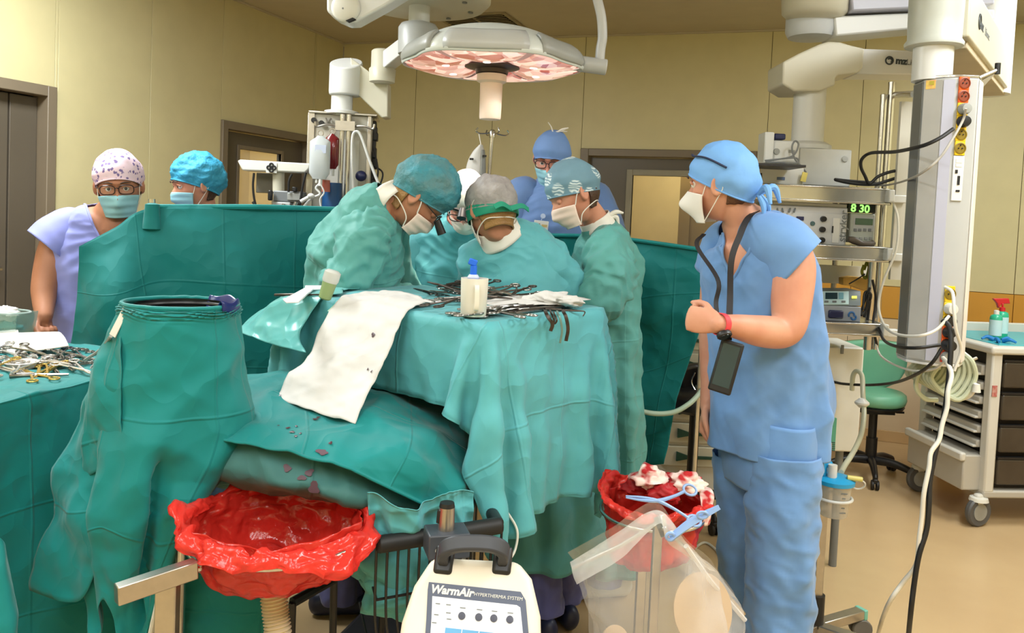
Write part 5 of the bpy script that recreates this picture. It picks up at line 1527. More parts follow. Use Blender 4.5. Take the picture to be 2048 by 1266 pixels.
# ---- surgeon at the right, floral cap -----------------------------------------------------
p6 = person('surgeon in sea green gown at the right, floral grey-blue cap and pale mask, looking down', at(1215, 1000, 3.4))
R6, c6 = HR(-72, 26, -6), at(1148, 390, 3.32)
S6, F6 = unit([0.25, -0.95, 0]), unit([-0.95, -0.25, 0])
tor6 = [(1222, 1125, 3.42, .17, .145), (1222, 1000, 3.42, .17, .135), (1220, 860, 3.42, .17, .125), (1217, 740, 3.42, .175, .125), (1214, 640, 3.42, .19, .128), (1213, 560, 3.42, .195, .128), (1211, 510, 3.41, .185, .12), (1206, 474, 3.40, .14, .10), (1196, 448, 3.39, .078, .076)]
sh = MB(); head_shells(sh, R6, c6); neck(sh, R6, c6, at(1196, 456, 3.39), 0.052, 0.066)
cN, rxN, ryN = px_limb(inner(tor6, .78)); sh.grid(sweep(cN[2:], rxN[2:], ryN[2:], n=32, m=30, ref=S6), cv=True, capu=True)
armn = [(1216, 505, 3.26, .05), (1212, 560, 3.18, .048), (1194, 606, 3.18, .044), (1150, 600, 3.42, .038), (1105, 594, 3.60, .030)]
c_, r_, _ = px_limb(armn); sh.grid(sweep(c_, r_, n=18, m=36), cv=True, capu=True)
hand_shells(sh, at(1105, 594, 3.60), (-.6, .6, -.2), (0, 0, -1), (-.3, 1, 0), 0.6)
armf = [(1205, 512, 3.56, .05), (1190, 570, 3.66, .042), (1130, 590, 3.74, .030)]
c_, r_, _ = px_limb(armf); sh.grid(sweep(c_, r_, n=18, m=30), cv=True, capu=True)
hand_shells(sh, at(1130, 590, 3.74), (-.9, 0, -.2), (0, 0, -1), (-.2, -1, 0), 0.6)
legs(p6, [at(1215, 1000, 3.36), at(1222, 1000, 3.52)], [at(1215, 1000, 3.34)[:2], at(1225, 1000, 3.52)[:2]], m_scrub_p, -80, r=(.088, .08, .075, .08), seed=81, skinlegs=sh)
body(p6, sh, m_skin, 0.0055, 2)
gr = [cloth_limb(tor6, S6, n=150, m=150, seed=85, amp=.020, scale=.14, gather=.10, gk=6, gfrom=.75, softamp=.004, rip=.003, lam=.12),
      cloth_limb([(1206, 486, 3.32, .07, .08), (1218, 505, 3.24, .098, .095), (1214, 560, 3.17, .098, .092), (1192, 606, 3.17, .088, .082), (1150, 600, 3.42, .07, .066), (1107, 594, 3.58, .046, .046)], n=84, m=110, seed=86, amp=.016, scale=.09, softamp=.004, rip=.016, lam=.055),
      cloth_limb([(1205, 490, 3.48, .08, .08), (1205, 508, 3.56, .09, .09), (1190, 570, 3.66, .08, .08), (1133, 590, 3.73, .05, .05)], n=44, m=50, seed=87, amp=.015, scale=.1)]
join_cloth('gown', gr, m_gown, p6)
mb = MB(); P = sweep_rings(catmull(ats([(1200, 462, 3.39), (1195, 449, 3.39), (1188, 436, 3.385)]), 8), np.linspace(.084, .07, 8), np.linspace(.078, .066, 8), 40, S6)
sheet_obj('gown_collar', sheet(P, .004, .04, 88, cv=True), m_string, p6, cv=True)
def daisies(m, N, L, b, ramp, tc):
    """white daisies on grey-blue"""
    v = N.new('ShaderNodeTexVoronoi'); v.inputs['Scale'].default_value = 13
    L.new(tc.outputs['Object'], v.inputs['Vector'])
    w = N.new('ShaderNodeTexWave'); w.wave_type = 'RINGS'; w.inputs['Scale'].default_value = 26; w.inputs['Distortion'].default_value = 9; w.inputs['Detail'].default_value = 1
    L.new(tc.outputs['Object'], w.inputs['Vector'])
    r1 = N.new('ShaderNodeValToRGB'); e = r1.color_ramp.elements
    e[0].position = 0.12; e[0].color = (0, 0, 0, 1); e[1].position = 0.20; e[1].color = (1, 1, 1, 1)
    n2 = e.new(0.36); n2.color = (1, 1, 1, 1); n3 = e.new(0.42); n3.color = (0, 0, 0, 1)
    L.new(v.outputs['Distance'], r1.inputs['Fac'])
    mu = N.new('ShaderNodeMath'); mu.operation = 'MULTIPLY'
    L.new(r1.outputs['Color'], mu.inputs[0]); L.new(w.outputs['Fac'], mu.inputs[1])
    mx = N.new('ShaderNodeMixRGB'); mx.inputs[2].default_value = (*lin((214, 228, 230)), 1)
    L.new(mu.outputs[0], mx.inputs[0]); L.new(ramp.outputs['Color'], mx.inputs[1])
    L.new(mx.outputs[0], b.inputs['Base Color'])
m_capd = M('cap_floral_blue', (108, 146, 164), 0.75, var=0.08, extra=daisies)
add_cap(p6, R6, c6, m_capd, front=0.026, back=-0.02, grow=0.010, bulge=(0, 0.7, 0.7), bulge_r=0.030, amp=0.005, scale=0.06, seed=89)
nape_hair(p6, R6, c6, m_hair, low=-0.075)
add_mask(p6, R6, c6, m_mask_p, top=-0.020, bottom=-0.118, ties='tie', cup=0.008)
add_eyes(p6, R6, c6, skin=m_skin, shut=True)
L6 = lambda x, y, z: R6 @ np.array([x, y, z]) + c6
mb = MB(); b = at(1210, 438, 3.36)
for pts in (((0, 0, 0), (.04, 0, .03), (.075, 0, .028)), ((0, 0, 0), (.045, .01, .012), (.06, .01, -.02)), ((0, 0, 0), (.03, 0, -.02), (.05, 0, -.05))):
    mb.tube([b + np.array(q) for q in pts], [.007, .010, .004], 8)
mb.build('tied_knot', m_string, p6)
# ------------------------------------------------------------------ equipment
def pxbox(mb, x0, y0, x1, y1, d, depth, rz=0.0):
    """upright box whose front face fills the pixel rectangle at distance d"""
    c = at((x0 + x1) / 2, (y0 + y1) / 2, d)
    w, h = (x1 - x0) * mps(d), (y1 - y0) * mps(d)
    R = rotz(rz)
    mb.box(c + R @ np.array([0, depth / 2, 0]), (w, depth, h), R)
    return c, w, h, R
def pxprism(mb, pts, d, depth):
    P = np.array([at(x, y, d) for x, y in pts])
    mb.prism(P, (0, depth, 0)); return mb
def pxcyl(mb, px, y0, y1, d, r, n=28, r1=None):
    a, b = at(px, y0, d), at(px, y1, d)
    mb.cyl((a[0], d, a[2]), (a[0], d, b[2]), r, r1, n)
    return a, b
m_cream = M('cream_enamel', (202, 198, 180), 0.4, var=0.02)
m_lightgrey = M('light_grey_enamel', (178, 180, 179), 0.38, var=0.02)
m_lav = M('lavender_panel', (182, 184, 202), 0.35, var=0.01)
m_navy = M('navy_plastic', (28, 34, 78), 0.4)
m_text = M('print_dark', (58, 64, 66), 0.5)
m_text_g = M('print_grey', (120, 124, 124), 0.5)

# ---- surgical light ----------------------------------------------------------
oc = at(985, 118, 3.4); oc[2] = 2.2
ol = thing('surgical_light', 'large round surgical lamp with pink lit lenses above the surgeons', 'lamp', (oc[0], oc[1], 1.98))
th = np.linspace(0, 2 * np.pi, 96, endpoint=False)
RL_ = 0.355
def lob(k): return 1 + k * np.cos(6 * th + 0.4)
prof = [(1.0, -0.004, .05), (1.015, 0.012, .05), (0.985, 0.045, .045), (0.86, 0.085, .03), (0.62, 0.125, .012), (0.34, 0.152, 0), (0.12, 0.162, 0), (0.004, 0.164, 0)]
P = np.array([oc + np.stack([RL_ * a * lob(k) * np.cos(th), RL_ * a * lob(k) * np.sin(th), np.full(96, z)], -1) for a, z, k in prof])
P = catmull(P, 26)
mb = MB(); mb.grid(P, cv=True, capu=False); mb.build('dome', M('lamp_dome_grey', (204, 210, 208), 0.35, var=.02), ol, solid=0.004)
for k in range(6):                                   # grey side shells between the lobes
    a = np.linspace(0.10, 0.95, 12) * np.pi / 3 + k * np.pi / 3 - 0.07
    rows = []
    for f, z in ((1.005, 0.006), (1.02, 0.03), (0.975, 0.062), (0.9, 0.083)):
        kk = 1 + 0.045 * np.cos(6 * a + 0.4)
        rows.append(oc + np.stack([RL_ * f * kk * np.cos(a), RL_ * f * kk * np.sin(a), np.full(12, z)], -1))
    mb = MB(); mb.grid(catmull(np.array(rows), 10)); mb.build('side_shell', m_grey if k % 2 else m_lightgrey, ol, solid=0.012, angle=60)
def facet(m, N, L, b, ramp, tc):
    v = N.new('ShaderNodeTexVoronoi'); v.inputs['Scale'].default_value = 19
    L.new(tc.outputs['Object'], v.inputs['Vector'])
    r = N.new('ShaderNodeValToRGB'); e = r.color_ramp.elements
    e[0].color = (*lin((176, 100, 88)), 1); e[1].color = (*lin((255, 216, 200)), 1); e[0].position = 0.15; e[1].position = 0.75
    sp = N.new('ShaderNodeSeparateColor'); L.new(v.outputs['Color'], sp.inputs[0]); L.new(sp.outputs[0], r.inputs['Fac'])
    L.new(r.outputs['Color'], b.inputs['Base Color']); L.new(r.outputs['Color'], b.inputs['Emission Color'])
    b.inputs['Emission Strength'].default_value = 0.9
m_lens = M('lamp_lens_pink', (240, 180, 165), 0.15, extra=facet, coat=0.4)
m_lens_c = M('lamp_lens_white', (255, 240, 220), 0.3, emit=3.2)
for k in range(6):
    a = np.linspace(0.05, 0.95, 14) * np.pi / 3 + k * np.pi / 3 - 0.07
    rows = []
    for f, z in ((0.30, 0.012), (0.50, -0.006), (0.72, -0.010), (0.93, -0.002), (0.985, 0.004)):
        kk = 1 + 0.045 * np.cos(6 * a + 0.4)
        rows.append(oc + np.stack([RL_ * f * kk * np.cos(a), RL_ * f * kk * np.sin(a), np.full(14, z) - 0.008 * np.sin((a - a[0]) / (a[-1] - a[0]) * np.pi)], -1))
    mb = MB(); mb.grid(catmull(np.array(rows), 14)); lens = mb.build('lens', m_lens, ol, solid=0.004, angle=60)
    am = a.mean(); q = oc + np.array([RL_ * .58 * math.cos(am), RL_ * .58 * math.sin(am), -0.018])
    mb = MB(); mb.lathe([(0.016, 0.0), (0.015, -0.003), (0.002, -0.004)], q, n=16); mb.build('bulb_window', m_lens_c, lens)
mb = MB(); mb.lathe([(0.11, 0.012), (0.115, -0.004), (0.07, -0.014), (0.066, -0.03), (0.05, -0.034)], oc, n=36); mb.build('hub', M('hub_bronze', (72, 60, 54), 0.35, .4), ol)
mb = MB(); mb.lathe([(0.062, -0.034), (0.062, -0.062), (0.047, -0.07), (0.045, -0.21), (0.043, -0.218), (0.03, -0.22)], oc, n=32); mb.build('handle', M('handle_cover', (236, 218, 204), 0.45), ol, angle=50)
s0 = oc + np.array([0.335, -0.01, 0.03])
mb = MB(); mb.cyl(oc + [0.27, 0, 0.05], oc + [0.36, 0, 0.030], 0.05, 0.034, 24); mb.cyl(oc + [0.35, 0, 0.030], oc + [0.475, 0, 0.018], 0.033, 0.033, 24)
mb.build('yoke_joint', m_lightgrey, ol, bevel=0.004)
pp = [oc + [0.445, 0, 0.02], oc + [0.447, 0, 0.09], at(1205, 70, 3.4), at(1200, 20, 3.4), at(1178, -40, 3.4), at(1120, -110, 3.4), at(1040, -150, 3.4), at(985, -165, 3.4)]
mb = MB(); mb.tube(pp, 0.020, 14, 60); mb.build('yoke', m_lightgrey, ol)
top = at(985, -165, 3.4)
mb = MB(); mb.lathe([(0.05, -0.06), (0.07, -0.04), (0.07, 0.05), (0.03, 0.06)], top, n=24); mb.cyl((top[0], top[1], top[2]), (top[0], top[1], CEIL - .03), 0.03); mb.lathe([(0.16, CEIL - top[2] - .05), (0.16, CEIL - top[2])], top, n=32); mb.build('ceiling_mount', m_white, ol)
mb = MB(); q = oc + [-0.05, -0.325, 0.05]
lettering('switch_mark', '\u2022 \u2022', 0.03, oc + np.array([-0.23, -0.262, 0.056]), (0.8, -0.6, 0), (0, 0.3, 1), m_text, ol)
# light from the lamp head: one spot per lens group
def spot_light(name, loc, target, power, size, blend, col, rad):
    l = bpy.data.lights.new(name, 'SPOT'); l.energy, l.spot_size, l.spot_blend, l.color, l.shadow_soft_size = power, size, blend, col, rad
    o = bpy.data.objects.new(name, l); COL.objects.link(o)
    o.location = W(loc)
    dd = Vector(W(np.asarray(target, float)) - W(np.asarray(loc, float)))
    o.rotation_euler = dd.to_track_quat('-Z', 'Y').to_euler()
    return o
tg = at(925, 575, 3.42)
spot_light('surgical_spot', oc + [0, 0, -0.05], tg, 260, math.radians(34), 0.5, (1.0, 0.86, 0.72), 0.16)

# ---- ceiling hub with the spring arm and the anaesthesia pendant -------------------
ap = thing('ceiling_pendant', 'white jointed ceiling arm carrying the service box left of the surgical lamp', 'pendant', (*at(690, 230, 4.3)[:2], 1.3))
hub = at(842, 12, 4.0)
mb = MB(); mb.lathe([(0.03, CEIL - hub[2]), (0.34, CEIL - hub[2]), (0.34, 0.03), (0.31, 0.0), (0.06, -0.004)], hub, n=48); mb.build('ceiling_hub', m_cream, ap, angle=50)
for a in range(8):
    q = hub + np.array([0.25 * math.cos(a * .785 + .3), 0.25 * math.sin(a * .785 + .3), -0.002]); mb = MB(); mb.cyl(q, q - [0, 0, .006], 0.012, n=12); mb.build('bolt', m_midgrey, ap)
mb = MB(); pxcyl(mb, 838, 50, -10, 4.0, 0.052); mb.build('tube', m_white, ap)
mb = MB(); a, b = at(835, 112, 4.0), at(835, 45, 4.0)
mb.lathe([(0.06, 0), (0.095, .006), (0.098, b[2] - a[2] - .03), (0.085, b[2] - a[2] - .01), (0.05, b[2] - a[2])], (a[0], 4.0, a[2]), n=36); mb.build('upper_knuckle', m_lightgrey, ap, angle=50)
mb = MB(); pts = [at(812, 66, 4.0), at(812, 100, 4.0), at(762, 140, 4.22), at(762, 104, 4.22)]
for off in (0,): mb.prism(pts, (0.02, 0.13, 0))
mb.build('upper_arm', m_white, ap, bevel=0.006)
mb = MB(); a, b = at(764, 166, 4.26), at(764, 100, 4.26)
mb.lathe([(0.05, 0), (0.066, .004), (0.07, .07), (0.06, .08), (0.06, b[2] - a[2] - .01), (0.05, b[2] - a[2])], (a[0], 4.26, a[2]), n=32); mb.build('elbow', m_cream, ap, angle=50)
mb = MB(); pts = [at(700, 114, 4.3), at(760, 160, 4.3), at(776, 166, 4.3), at(776, 234, 4.3), at(764, 236, 4.3), at(704, 178, 4.3)]
mb.prism(pts, (0, 0.11, 0)); mb.build('lower_arm', m_cream, ap, bevel=0.006)
mb = MB(); a = at(688, 190, 4.3); h = a[2]
hd = []
for zz, k in ((0, 0.083), (0.02, 0.086), (0.10, 0.086)):
    hd.append([np.array([a[0] + k * math.cos(q), 4.33 + k * math.sin(q), h + zz]) for q in np.linspace(0, 2 * np.pi, 36, endpoint=False)])
hd.append([np.array([a[0] + .086 * math.cos(q), 4.33 + .086 * math.sin(q), h + 0.175 + .042 * math.sin(q)]) for q in np.linspace(0, 2 * np.pi, 36, endpoint=False)])
mb.grid(np.array(hd), cv=True, capu=True); mb.build('head', m_white, ap, angle=50, bevel=.006)
mb = MB(); pxcyl(mb, 683, 232, 186, 4.33, 0.056); mb.build('down_tube', m_white, ap)
mb = MB(); a = at(683, 229, 4.33); mb.lathe([(0.09, 0), (0.09, .015), (0.07, .02)], a, n=28); mb.build('flange', m_white, ap)
# spring arm of a second lamp, cut by the top of the picture
sa = thing('spring_arm', 'white ceiling spring arm with round joint cap at the top left of the lamp', 'arm', at(700, 10, 3.5))
mb = MB(); pxprism(mb, [(652, -60), (653, 22), (672, 36), (694, 45), (712, 44), (770, 12), (830, -25), (900, -60)], 3.5, 0.12); mb.build('arm', m_white, sa, bevel=0.012, seg=3)
mb = MB(); q = at(692, 16, 3.498); mb.lathe([(0.062, 0), (0.062, 0.006), (0.05, 0.014), (0.004, 0.017)], q, (0, -1, 0), 32); mb.build('joint_cap', m_white2, sa, angle=60)
mb = MB(); pxprism(mb, [(691, 41), (705, 35), (711, 38), (697, 44)], 3.478, 0.02); mb.build('vent_slot', m_dark, sa)
mb = MB(); q = at(686, 17, 3.484); mb.cyl(q, q + [0, -.004, 0], 0.004, n=10); mb.build('screw', m_midgrey, sa)
mb = MB(); q = at(760, -40, 3.56); mb.cyl((q[0], q[1], q[2] - .03), (q[0], q[1], CEIL), 0.05); mb.build('ceiling_stem', m_white, sa)

# ---- service box of the anaesthesia pendant ---------------------------------------------
sb = thing('service_box', 'grey service column with black sockets and steel poles below the left ceiling arm', 'service column', (*at(676, 400, 4.35)[:2], 1.0))
m_box = M('service_box_grey', (196, 192, 180), 0.42, var=.02)
mb = MB(); c, w, h, R = pxbox(mb, 612, 230, 738, 560, 4.30, 0.28, 0.12); mb.build('cabinet', m_box, sb, bevel=0.006)
f = lambda u, v, o=0.0: c + R @ np.array([u * w, -o, v * h])
mb = MB(); mb.box(f(-.44, 0, .004), (.035, .010, h), R); mb.box(f(.46, 0, .004), (.02, .010, h), R); mb.build('rail', m_steel, sb, bevel=.002)
mb = MB(); mb.box(f(.18, -.05, .003), (.09, .008, h * .8), R); mb.build('panel', m_white2, sb, bevel=.002)
mb = MB(); mb.box(c + np.array([0, .13, h / 2 + .004]), (w + .02, .30, .012), R); mb.build('lid', m_steel, sb, bevel=.003)
for k in range(2):
    q = f(.05 + k * .10, .46, .055); mb = MB(); mb.cyl(q + [0, 0, .03], np.append(q[:2], 1.05), 0.0135); mb.build('pole', m_chrome, sb)
mb = MB(); q = f(.1, .46, .055); mb.box(q + [0, 0, -.03], (.10, .045, .05), R)
for sx in (-1, 1):
    mb.tube([q + [sx * .04, 0, -.03], q + [sx * .10, -.01, -.028], q + [sx * .145, -.015, -.04], q + [sx * .155, -.015, -.015]], .006, 8)
mb.build('pole_clamp', m_steel, sb)
for u, v in ((-.40, .455), (-.28, .44)):
    mb = MB(); q = f(u, v, .002); mb.cyl(q, q + R @ np.array([0, -.02, 0]), .014); mb.build('knob', m_black, sb)
mb = MB(); mb.tube([f(-.22, .47, .01), f(-.19, .44, .03), f(-.21, .42, .035)], .006, 8); mb.tube([f(-.14, .47, .01), f(-.20, .44, .03)], .006, 8); mb.build('hook', m_steel, sb)
side = c + R @ np.array([w / 2 + .004, .10, 0])
for k, v in enumerate((.455, .42, .385, .33, .285, .22, .15, .09)):
    mb = MB(); q = side + np.array([.0, 0, v * h]); mb.box(q, (.03 + .01 * (k % 3), .07, .045 if k < 3 else .06), R); mb.build('socket', m_black, sb, bevel=.006)
for k, pts in enumerate(([(748, 300), (756, 340), (752, 380), (762, 430)], [(745, 330), (765, 345), (760, 370), (748, 400), (740, 440)], [(740, 290), (748, 350), (765, 380), (775, 430)])):
    mb = MB(); mb.tube([at(x, y, 4.33 + .01 * k) for x, y in pts], .005, 6); mb.build('cable', m_blackrub, sb)
mb = MB(); mb.tube([at(x, y, 4.16) for x, y in ((712, 430), (707, 380), (704, 320), (705, 275), (712, 263), (722, 272), (738, 318), (752, 355), (764, 385), (775, 430))], .0075, 8); mb.build('breathing_tube', m_white, sb)
mb = MB(); q = at(722, 352, 4.2); mb.ell(q, (.03, .025, .028), nu=10, nv=14); mb.build('valve_cap', m_navy, sb)
mb = MB(); q = at(664, 385, 4.22); mb.cyl(q - [0, 0, .10], q + [0, 0, .05], .05, n=24); mb.build('blue_canister', M('blue_canister', (24, 74, 124), .4), sb)
mb = MB(); q = at(652, 372, 4.14); mb.cyl(q - [0, 0, .03], q + [0, 0, .03], .022, .02, 16); mb.build('red_chamber', M('drip_chamber_red', (176, 92, 76), .35), sb)
m_bag = M('iv_bag_clear', (222, 228, 230), 0.18, var=.04, trans=.35, coat=.3)
def fluid_bag(t, px, y0, y1, d, w, mat, cap):
    a, b = at(px, y0, d), at(px, y1, d); H = a[2] - b[2]
    u = np.linspace(0, 1, 24)[:, None]; th = np.linspace(0, 2 * np.pi, 26, endpoint=False)[None]
    wid = w * (0.30 + 0.70 * sstep(0, .14, u)) * (1 - 0.35 * sstep(.86, 1, u)); dep = 0.026 * (0.25 + 0.9 * np.sin(np.pi * np.clip(u * .85 + .1, 0, 1)))
    P = np.stack([a[0] + wid * np.sign(np.cos(th)) * np.abs(np.cos(th)) ** .7 + 0 * u, a[1] + dep * np.sin(th), a[2] - H * u + 0 * th], -1)
    mb = MB(); mb.grid(P, cv=True, capu=True); bg = mb.build('pouch', mat, t, angle=60)
    mb = MB(); mb.cyl((b[0], b[1], b[2] + .01), (b[0], b[1], b[2] - .035), .010); mb.cyl((b[0] - .02, b[1], b[2] + .01), (b[0] - .02, b[1], b[2] - .02), .006); mb.build('port', cap, t)
    mb = MB(); mb.torus((a[0], a[1], a[2] + .014), .014, .003, normal=(0, 1, 0), n=16, k=6); mb.build('hanger', m_steel, t)
    return a, b
iv = thing('iv_bag', 'clear infusion bag hanging in front of the grey service column', 'iv bag', at(641, 320, 4.08))
fluid_bag(iv, 641, 272, 358, 4.08, .052, m_bag, m_white)
mb = MB(); pxbox(mb, 630, 290, 652, 306, 4.052, .002); mb.build('print', M('bag_print', (188, 198, 220), .5), iv)
mb = MB(); mb.tube([at(x, y, 4.08) for x, y in ((641, 366), (632, 376), (640, 388), (625, 396), (612, 408), (600, 425))], .006, 8); mb.tube([at(x, y, 4.06) for x, y in ((640, 366), (648, 385), (640, 400), (646, 430))], .004, 8); mb.build('drip_line', m_white, iv)
mb = MB(); q = at(622, 392, 4.06); mb.ell(q, (.018, .018, .014)); mb.cyl(q, q + [-.05, 0, -.03], .01); mb.build('roller_valve', m_white, iv)
bb = thing('blood_bag', 'dark red blood bag hanging behind the clear infusion bag', 'blood bag', at(665, 300, 4.16))
fluid_bag(bb, 665, 268, 338, 4.16, .036, M('blood_bag_red', (112, 14, 22), .22, var=.1, coat=.4), m_white)

# ---- tracking bar and the machine under it -------------------------------------------------
nb = thing('overhead_bar', 'white overhead bar with a black four-leaf emblem in front of the far left door', 'equipment bar', (*at(548, 340, 4.2)[:2], 1.0))
mb = MB(); pxprism(mb, [(474, 321), (480, 319), (622, 327), (618, 338), (610, 346), (484, 341)], 4.16, .10); mb.build('bar', m_white2, nb, bevel=.008, seg=3)
q = at(543, 335.5, 4.157)
mb = MB(); mb.box(q, (.055, .002, .052)); mb.build('plate', m_white, nb)
mb = MB()
for k in range(4):
    a = math.pi / 4 + k * math.pi / 2
    mb.torus(q + np.array([.0135 * math.cos(a + .785), -.003, .0135 * math.sin(a + .785)]), .0088, .0042, normal=(0, 1, 0), n=16, k=6)
o = mb.build('emblem', m_black, nb); o['kind'] = 'stuff'
mb = MB()
mb.cyl(at(557, 344, 4.21), at(557, 384, 4.21), .030); mb.build('column', m_cream, nb)
mb = MB(); mb.cyl((at(557, 384, 4.21)[0], 4.21, .03), at(557, 400, 4.21), .035); mb.build('stand', m_steel, nb)
mb = MB(); q0 = at(557, 384, 4.21)
for k in range(5): mb.poly([(q0[0], 4.21, .06), (q0[0] + .28 * math.cos(k * 1.2566), 4.21 + .28 * math.sin(k * 1.2566), .03)], .02)
mb.build('base', m_steel, nb)
m_mach = M('machine_olive_grey', (108, 104, 90), .5, var=.05)
mb = MB(); pxbox(mb, 512, 346, 552, 386, 4.28, .03); mb.build('back_plate', m_mach, nb, bevel=.004)
mb = MB(); pxbox(mb, 546, 382, 602, 404, 4.16, .14); mb.build('pump_head', m_midgrey, nb, bevel=.006)
mb = MB(); pxbox(mb, 574, 386, 602, 401, 4.15, .02); mb.build('pump_cover', m_grey, nb, bevel=.004)
mb = MB(); pxbox(mb, 544, 404, 580, 425, 4.15, .16); mb.build('pump_base', m_lightgrey, nb, bevel=.006)
mb = MB(); pxbox(mb, 535, 380, 543, 401, 4.12, .03); mb.build('grip', m_black, nb, bevel=.006)
mb = MB(); pxbox(mb, 584, 374, 592, 383, 4.14, .03); mb.build('switch', m_black, nb, bevel=.003)
for pts in ([(508, 346), (506, 370), (508, 395), (514, 420)], [(584, 348), (578, 362), (577, 384)], [(612, 345), (607, 365), (604, 380), (601, 400), (598, 425)], [(505, 404), (512, 412), (520, 425)]):
    mb = MB(); mb.tube([at(x, y, 4.14) for x, y in pts], .006, 8); mb.build('cable', m_blackrub, nb)
mb = MB()
for x, y in ((566, 416), (590, 412), (598, 420)): mb.cyl(at(x, y, 4.13), at(x + 3, y - 8, 4.13), .012)
mb.build('connector', m_chrome, nb)['kind'] = 'stuff'

# ---- drip stand in the middle -----------------------------------------------------------------
ds_ = thing('drip_stand', 'thin steel drip stand with hooked crossbar behind the headlight surgeon', 'drip stand', (*at(965, 420, 4.3)[:2], 0))
t0 = at(985, 264, 4.3); b0 = np.array([t0[0] - .07, 4.3, 0.05])
mb = MB(); mb.cyl(b0, t0, .010); mb.build('pole', m_chrome, ds_)
for k in range(4):
    a = math.pi / 2 * k + .4
    mb = MB(); e = t0 + np.array([.075 * math.cos(a), .075 * math.sin(a), -.012]); mb.tube([t0, (t0 + e) / 2 + [0, 0, -.004], e, e + np.array([.018 * math.cos(a), .018 * math.sin(a), .012]), e + np.array([.008 * math.cos(a), .008 * math.sin(a), .028])], .0038, 6); mb.build('hook', m_chrome, ds_)
mb = MB(); mb.lathe([(.016, -.03), (.018, 0), (.01, .012)], t0, n=14); mb.build('top_cap', m_chrome, ds_)
mb = MB()
for k in range(5): mb.poly([b0, (b0[0] + .26 * math.cos(k * 1.2566), 4.3 + .26 * math.sin(k * 1.2566), .025)], .013)
mb.build('base', m_steel, ds_)
ib = thing('pressure_bag', 'white and grey pressure infusion bag hanging from the thin drip stand', 'iv bag', at(954, 330, 4.22))
u = np.linspace(0, 1, 18)[:, None]; th = np.linspace(0, 2 * np.pi, 26, endpoint=False)[None]
ce = catmull(ats([(962, 290, 4.22), (957, 305, 4.22), (952, 330, 4.22), (948, 370, 4.22)]), 18)
wd_ = catmull(np.array([[.010], [.032], [.048], [.056]]), 18)
P = ce[:, None] + np.stack([wd_ * np.cos(th), .03 * np.sin(th) + 0 * u, 0 * u * th], -1)
mb = MB(); mb.grid(P, cv=True, capu=True); mb.build('pouch', M('pressure_bag_white', (222, 220, 216), .5, trans=.1), ib)
mb = MB(); P2 = ce[4:, None] + np.stack([wd_[4:] * (.55 + .5 * np.linspace(0, 1, 6))[None], np.full((14, 6), -.012) + .02 * np.linspace(0, 1, 6)[None] ** 2, np.zeros((14, 6))], -1)
mb.grid(P2 + [0, -.018, 0]); mb.build('gauge_pocket', m_grey, ib, solid=.003)
for x, y in ((943, 318), (969, 312)): mb = MB(); pxbox(mb, x - 4, y - 2, x + 4, y + 2, 4.18, .006, .0); mb.build('strap', m_black, ib)
mb = MB(); q = at(962, 290, 4.22); q1 = at(958, 268, 4.24); mb.tube([q, q1], .003, 6); mb.build('hanger', m_string, ib)

# ---- right-hand supply column ------------------------------------------------------------------
D_ = 2.9
rc = at(1893, 440, D_)
cz0, cz1 = at(1860, 726, D_)[2], at(1890, 154, D_)[2]
sc_ = thing('supply_pendant', 'tall grey ceiling supply pendant with orange and yellow power sockets at the right', 'supply column', (rc[0], D_, cz0))
ctop = at(1897, 154, D_); xs = ctop[0]; 
poly = [(-.127, .075), (-.098, -.018), (-.028, -.052), (.016, -.058), (.102, -.022), (.126, .075), (.126, .20), (-.127, .20)]
cx0 = (at(1828, 154, D_)[0] + at(1968, 154, D_)[0]) / 2
sc = .88 * (at(1968, 154, D_)[0] - at(1828, 154, D_)[0]) / .253; cx0 += .052
PL = np.array([(cx0, D_ + .10, 0) + rotz(-.40) @ np.array([x * sc, (y - .07) * sc, 0]) for x, y in poly])
H = cz1 - cz0
mb = MB(); mb.prism(PL + [0, 0, cz0], (0, 0, H)); mb.build('body', m_lightgrey, sc_, bevel=.004)
def strip(mb, i, j, f0, f1, z0, z1, o):
    """box lying on the column face between polygon corners i and j"""
    a, b = PL[i], PL[j]; e = b - a; L = np.linalg.norm(e); e = e / L; n = np.array([e[1], -e[0], 0])
    R = np.stack([e, -n, [0, 0, 1.0]], 1)
    p = a + e * L * (f0 + f1) / 2 + n * o / 2
    mb.box((p[0], p[1], (z0 + z1) / 2), (L * (f1 - f0), o, z1 - z0), R)
    return a + e * L * (f0 + f1) / 2 + n * o, e, n, L
mb = MB(); strip(mb, 0, 1, .02, .98, cz0 + .01, cz1 - .01, .004); mb.build('side_rail', M('dark_alu', (128, 132, 134), .35, .6), sc_)
mb = MB(); strip(mb, 1, 2, .05, .97, cz0 + .008, cz1 - .008, .003); mb.build('front_panel', M('panel_pale', (174, 173, 169), .4), sc_)
mb = MB(); strip(mb, 2, 3, .03, .97, cz0 + .008, cz1 - .008, .003); mb.build('lavender_panel', m_lav, sc_)
mb = MB(); strip(mb, 4, 5, .1, .95, cz0 + .005, cz1 - .005, .006); mb.build('corner_profile', M('warm_white_profile', (226, 220, 212), .4), sc_, bevel=.003)
mb = MB(); mb.prism(PL * [1, 1, 0] + [0, 0, cz1], (0, 0, .010)); mb.build('top_plate', m_chrome, sc_, bevel=.002)
mb = MB(); mb.prism(PL * [1, 1, 0] + [0, 0, cz0 - .010], (0, 0, .010)); mb.build('bottom_plate', m_white, sc_, bevel=.002)
m_or, m_ye, m_re = M('socket_orange', (244, 98, 28), .4), M('socket_yellow', (236, 196, 24), .4), M('socket_red', (206, 60, 40), .4)
def zpix(y): return at(1910, y, D_)[2]
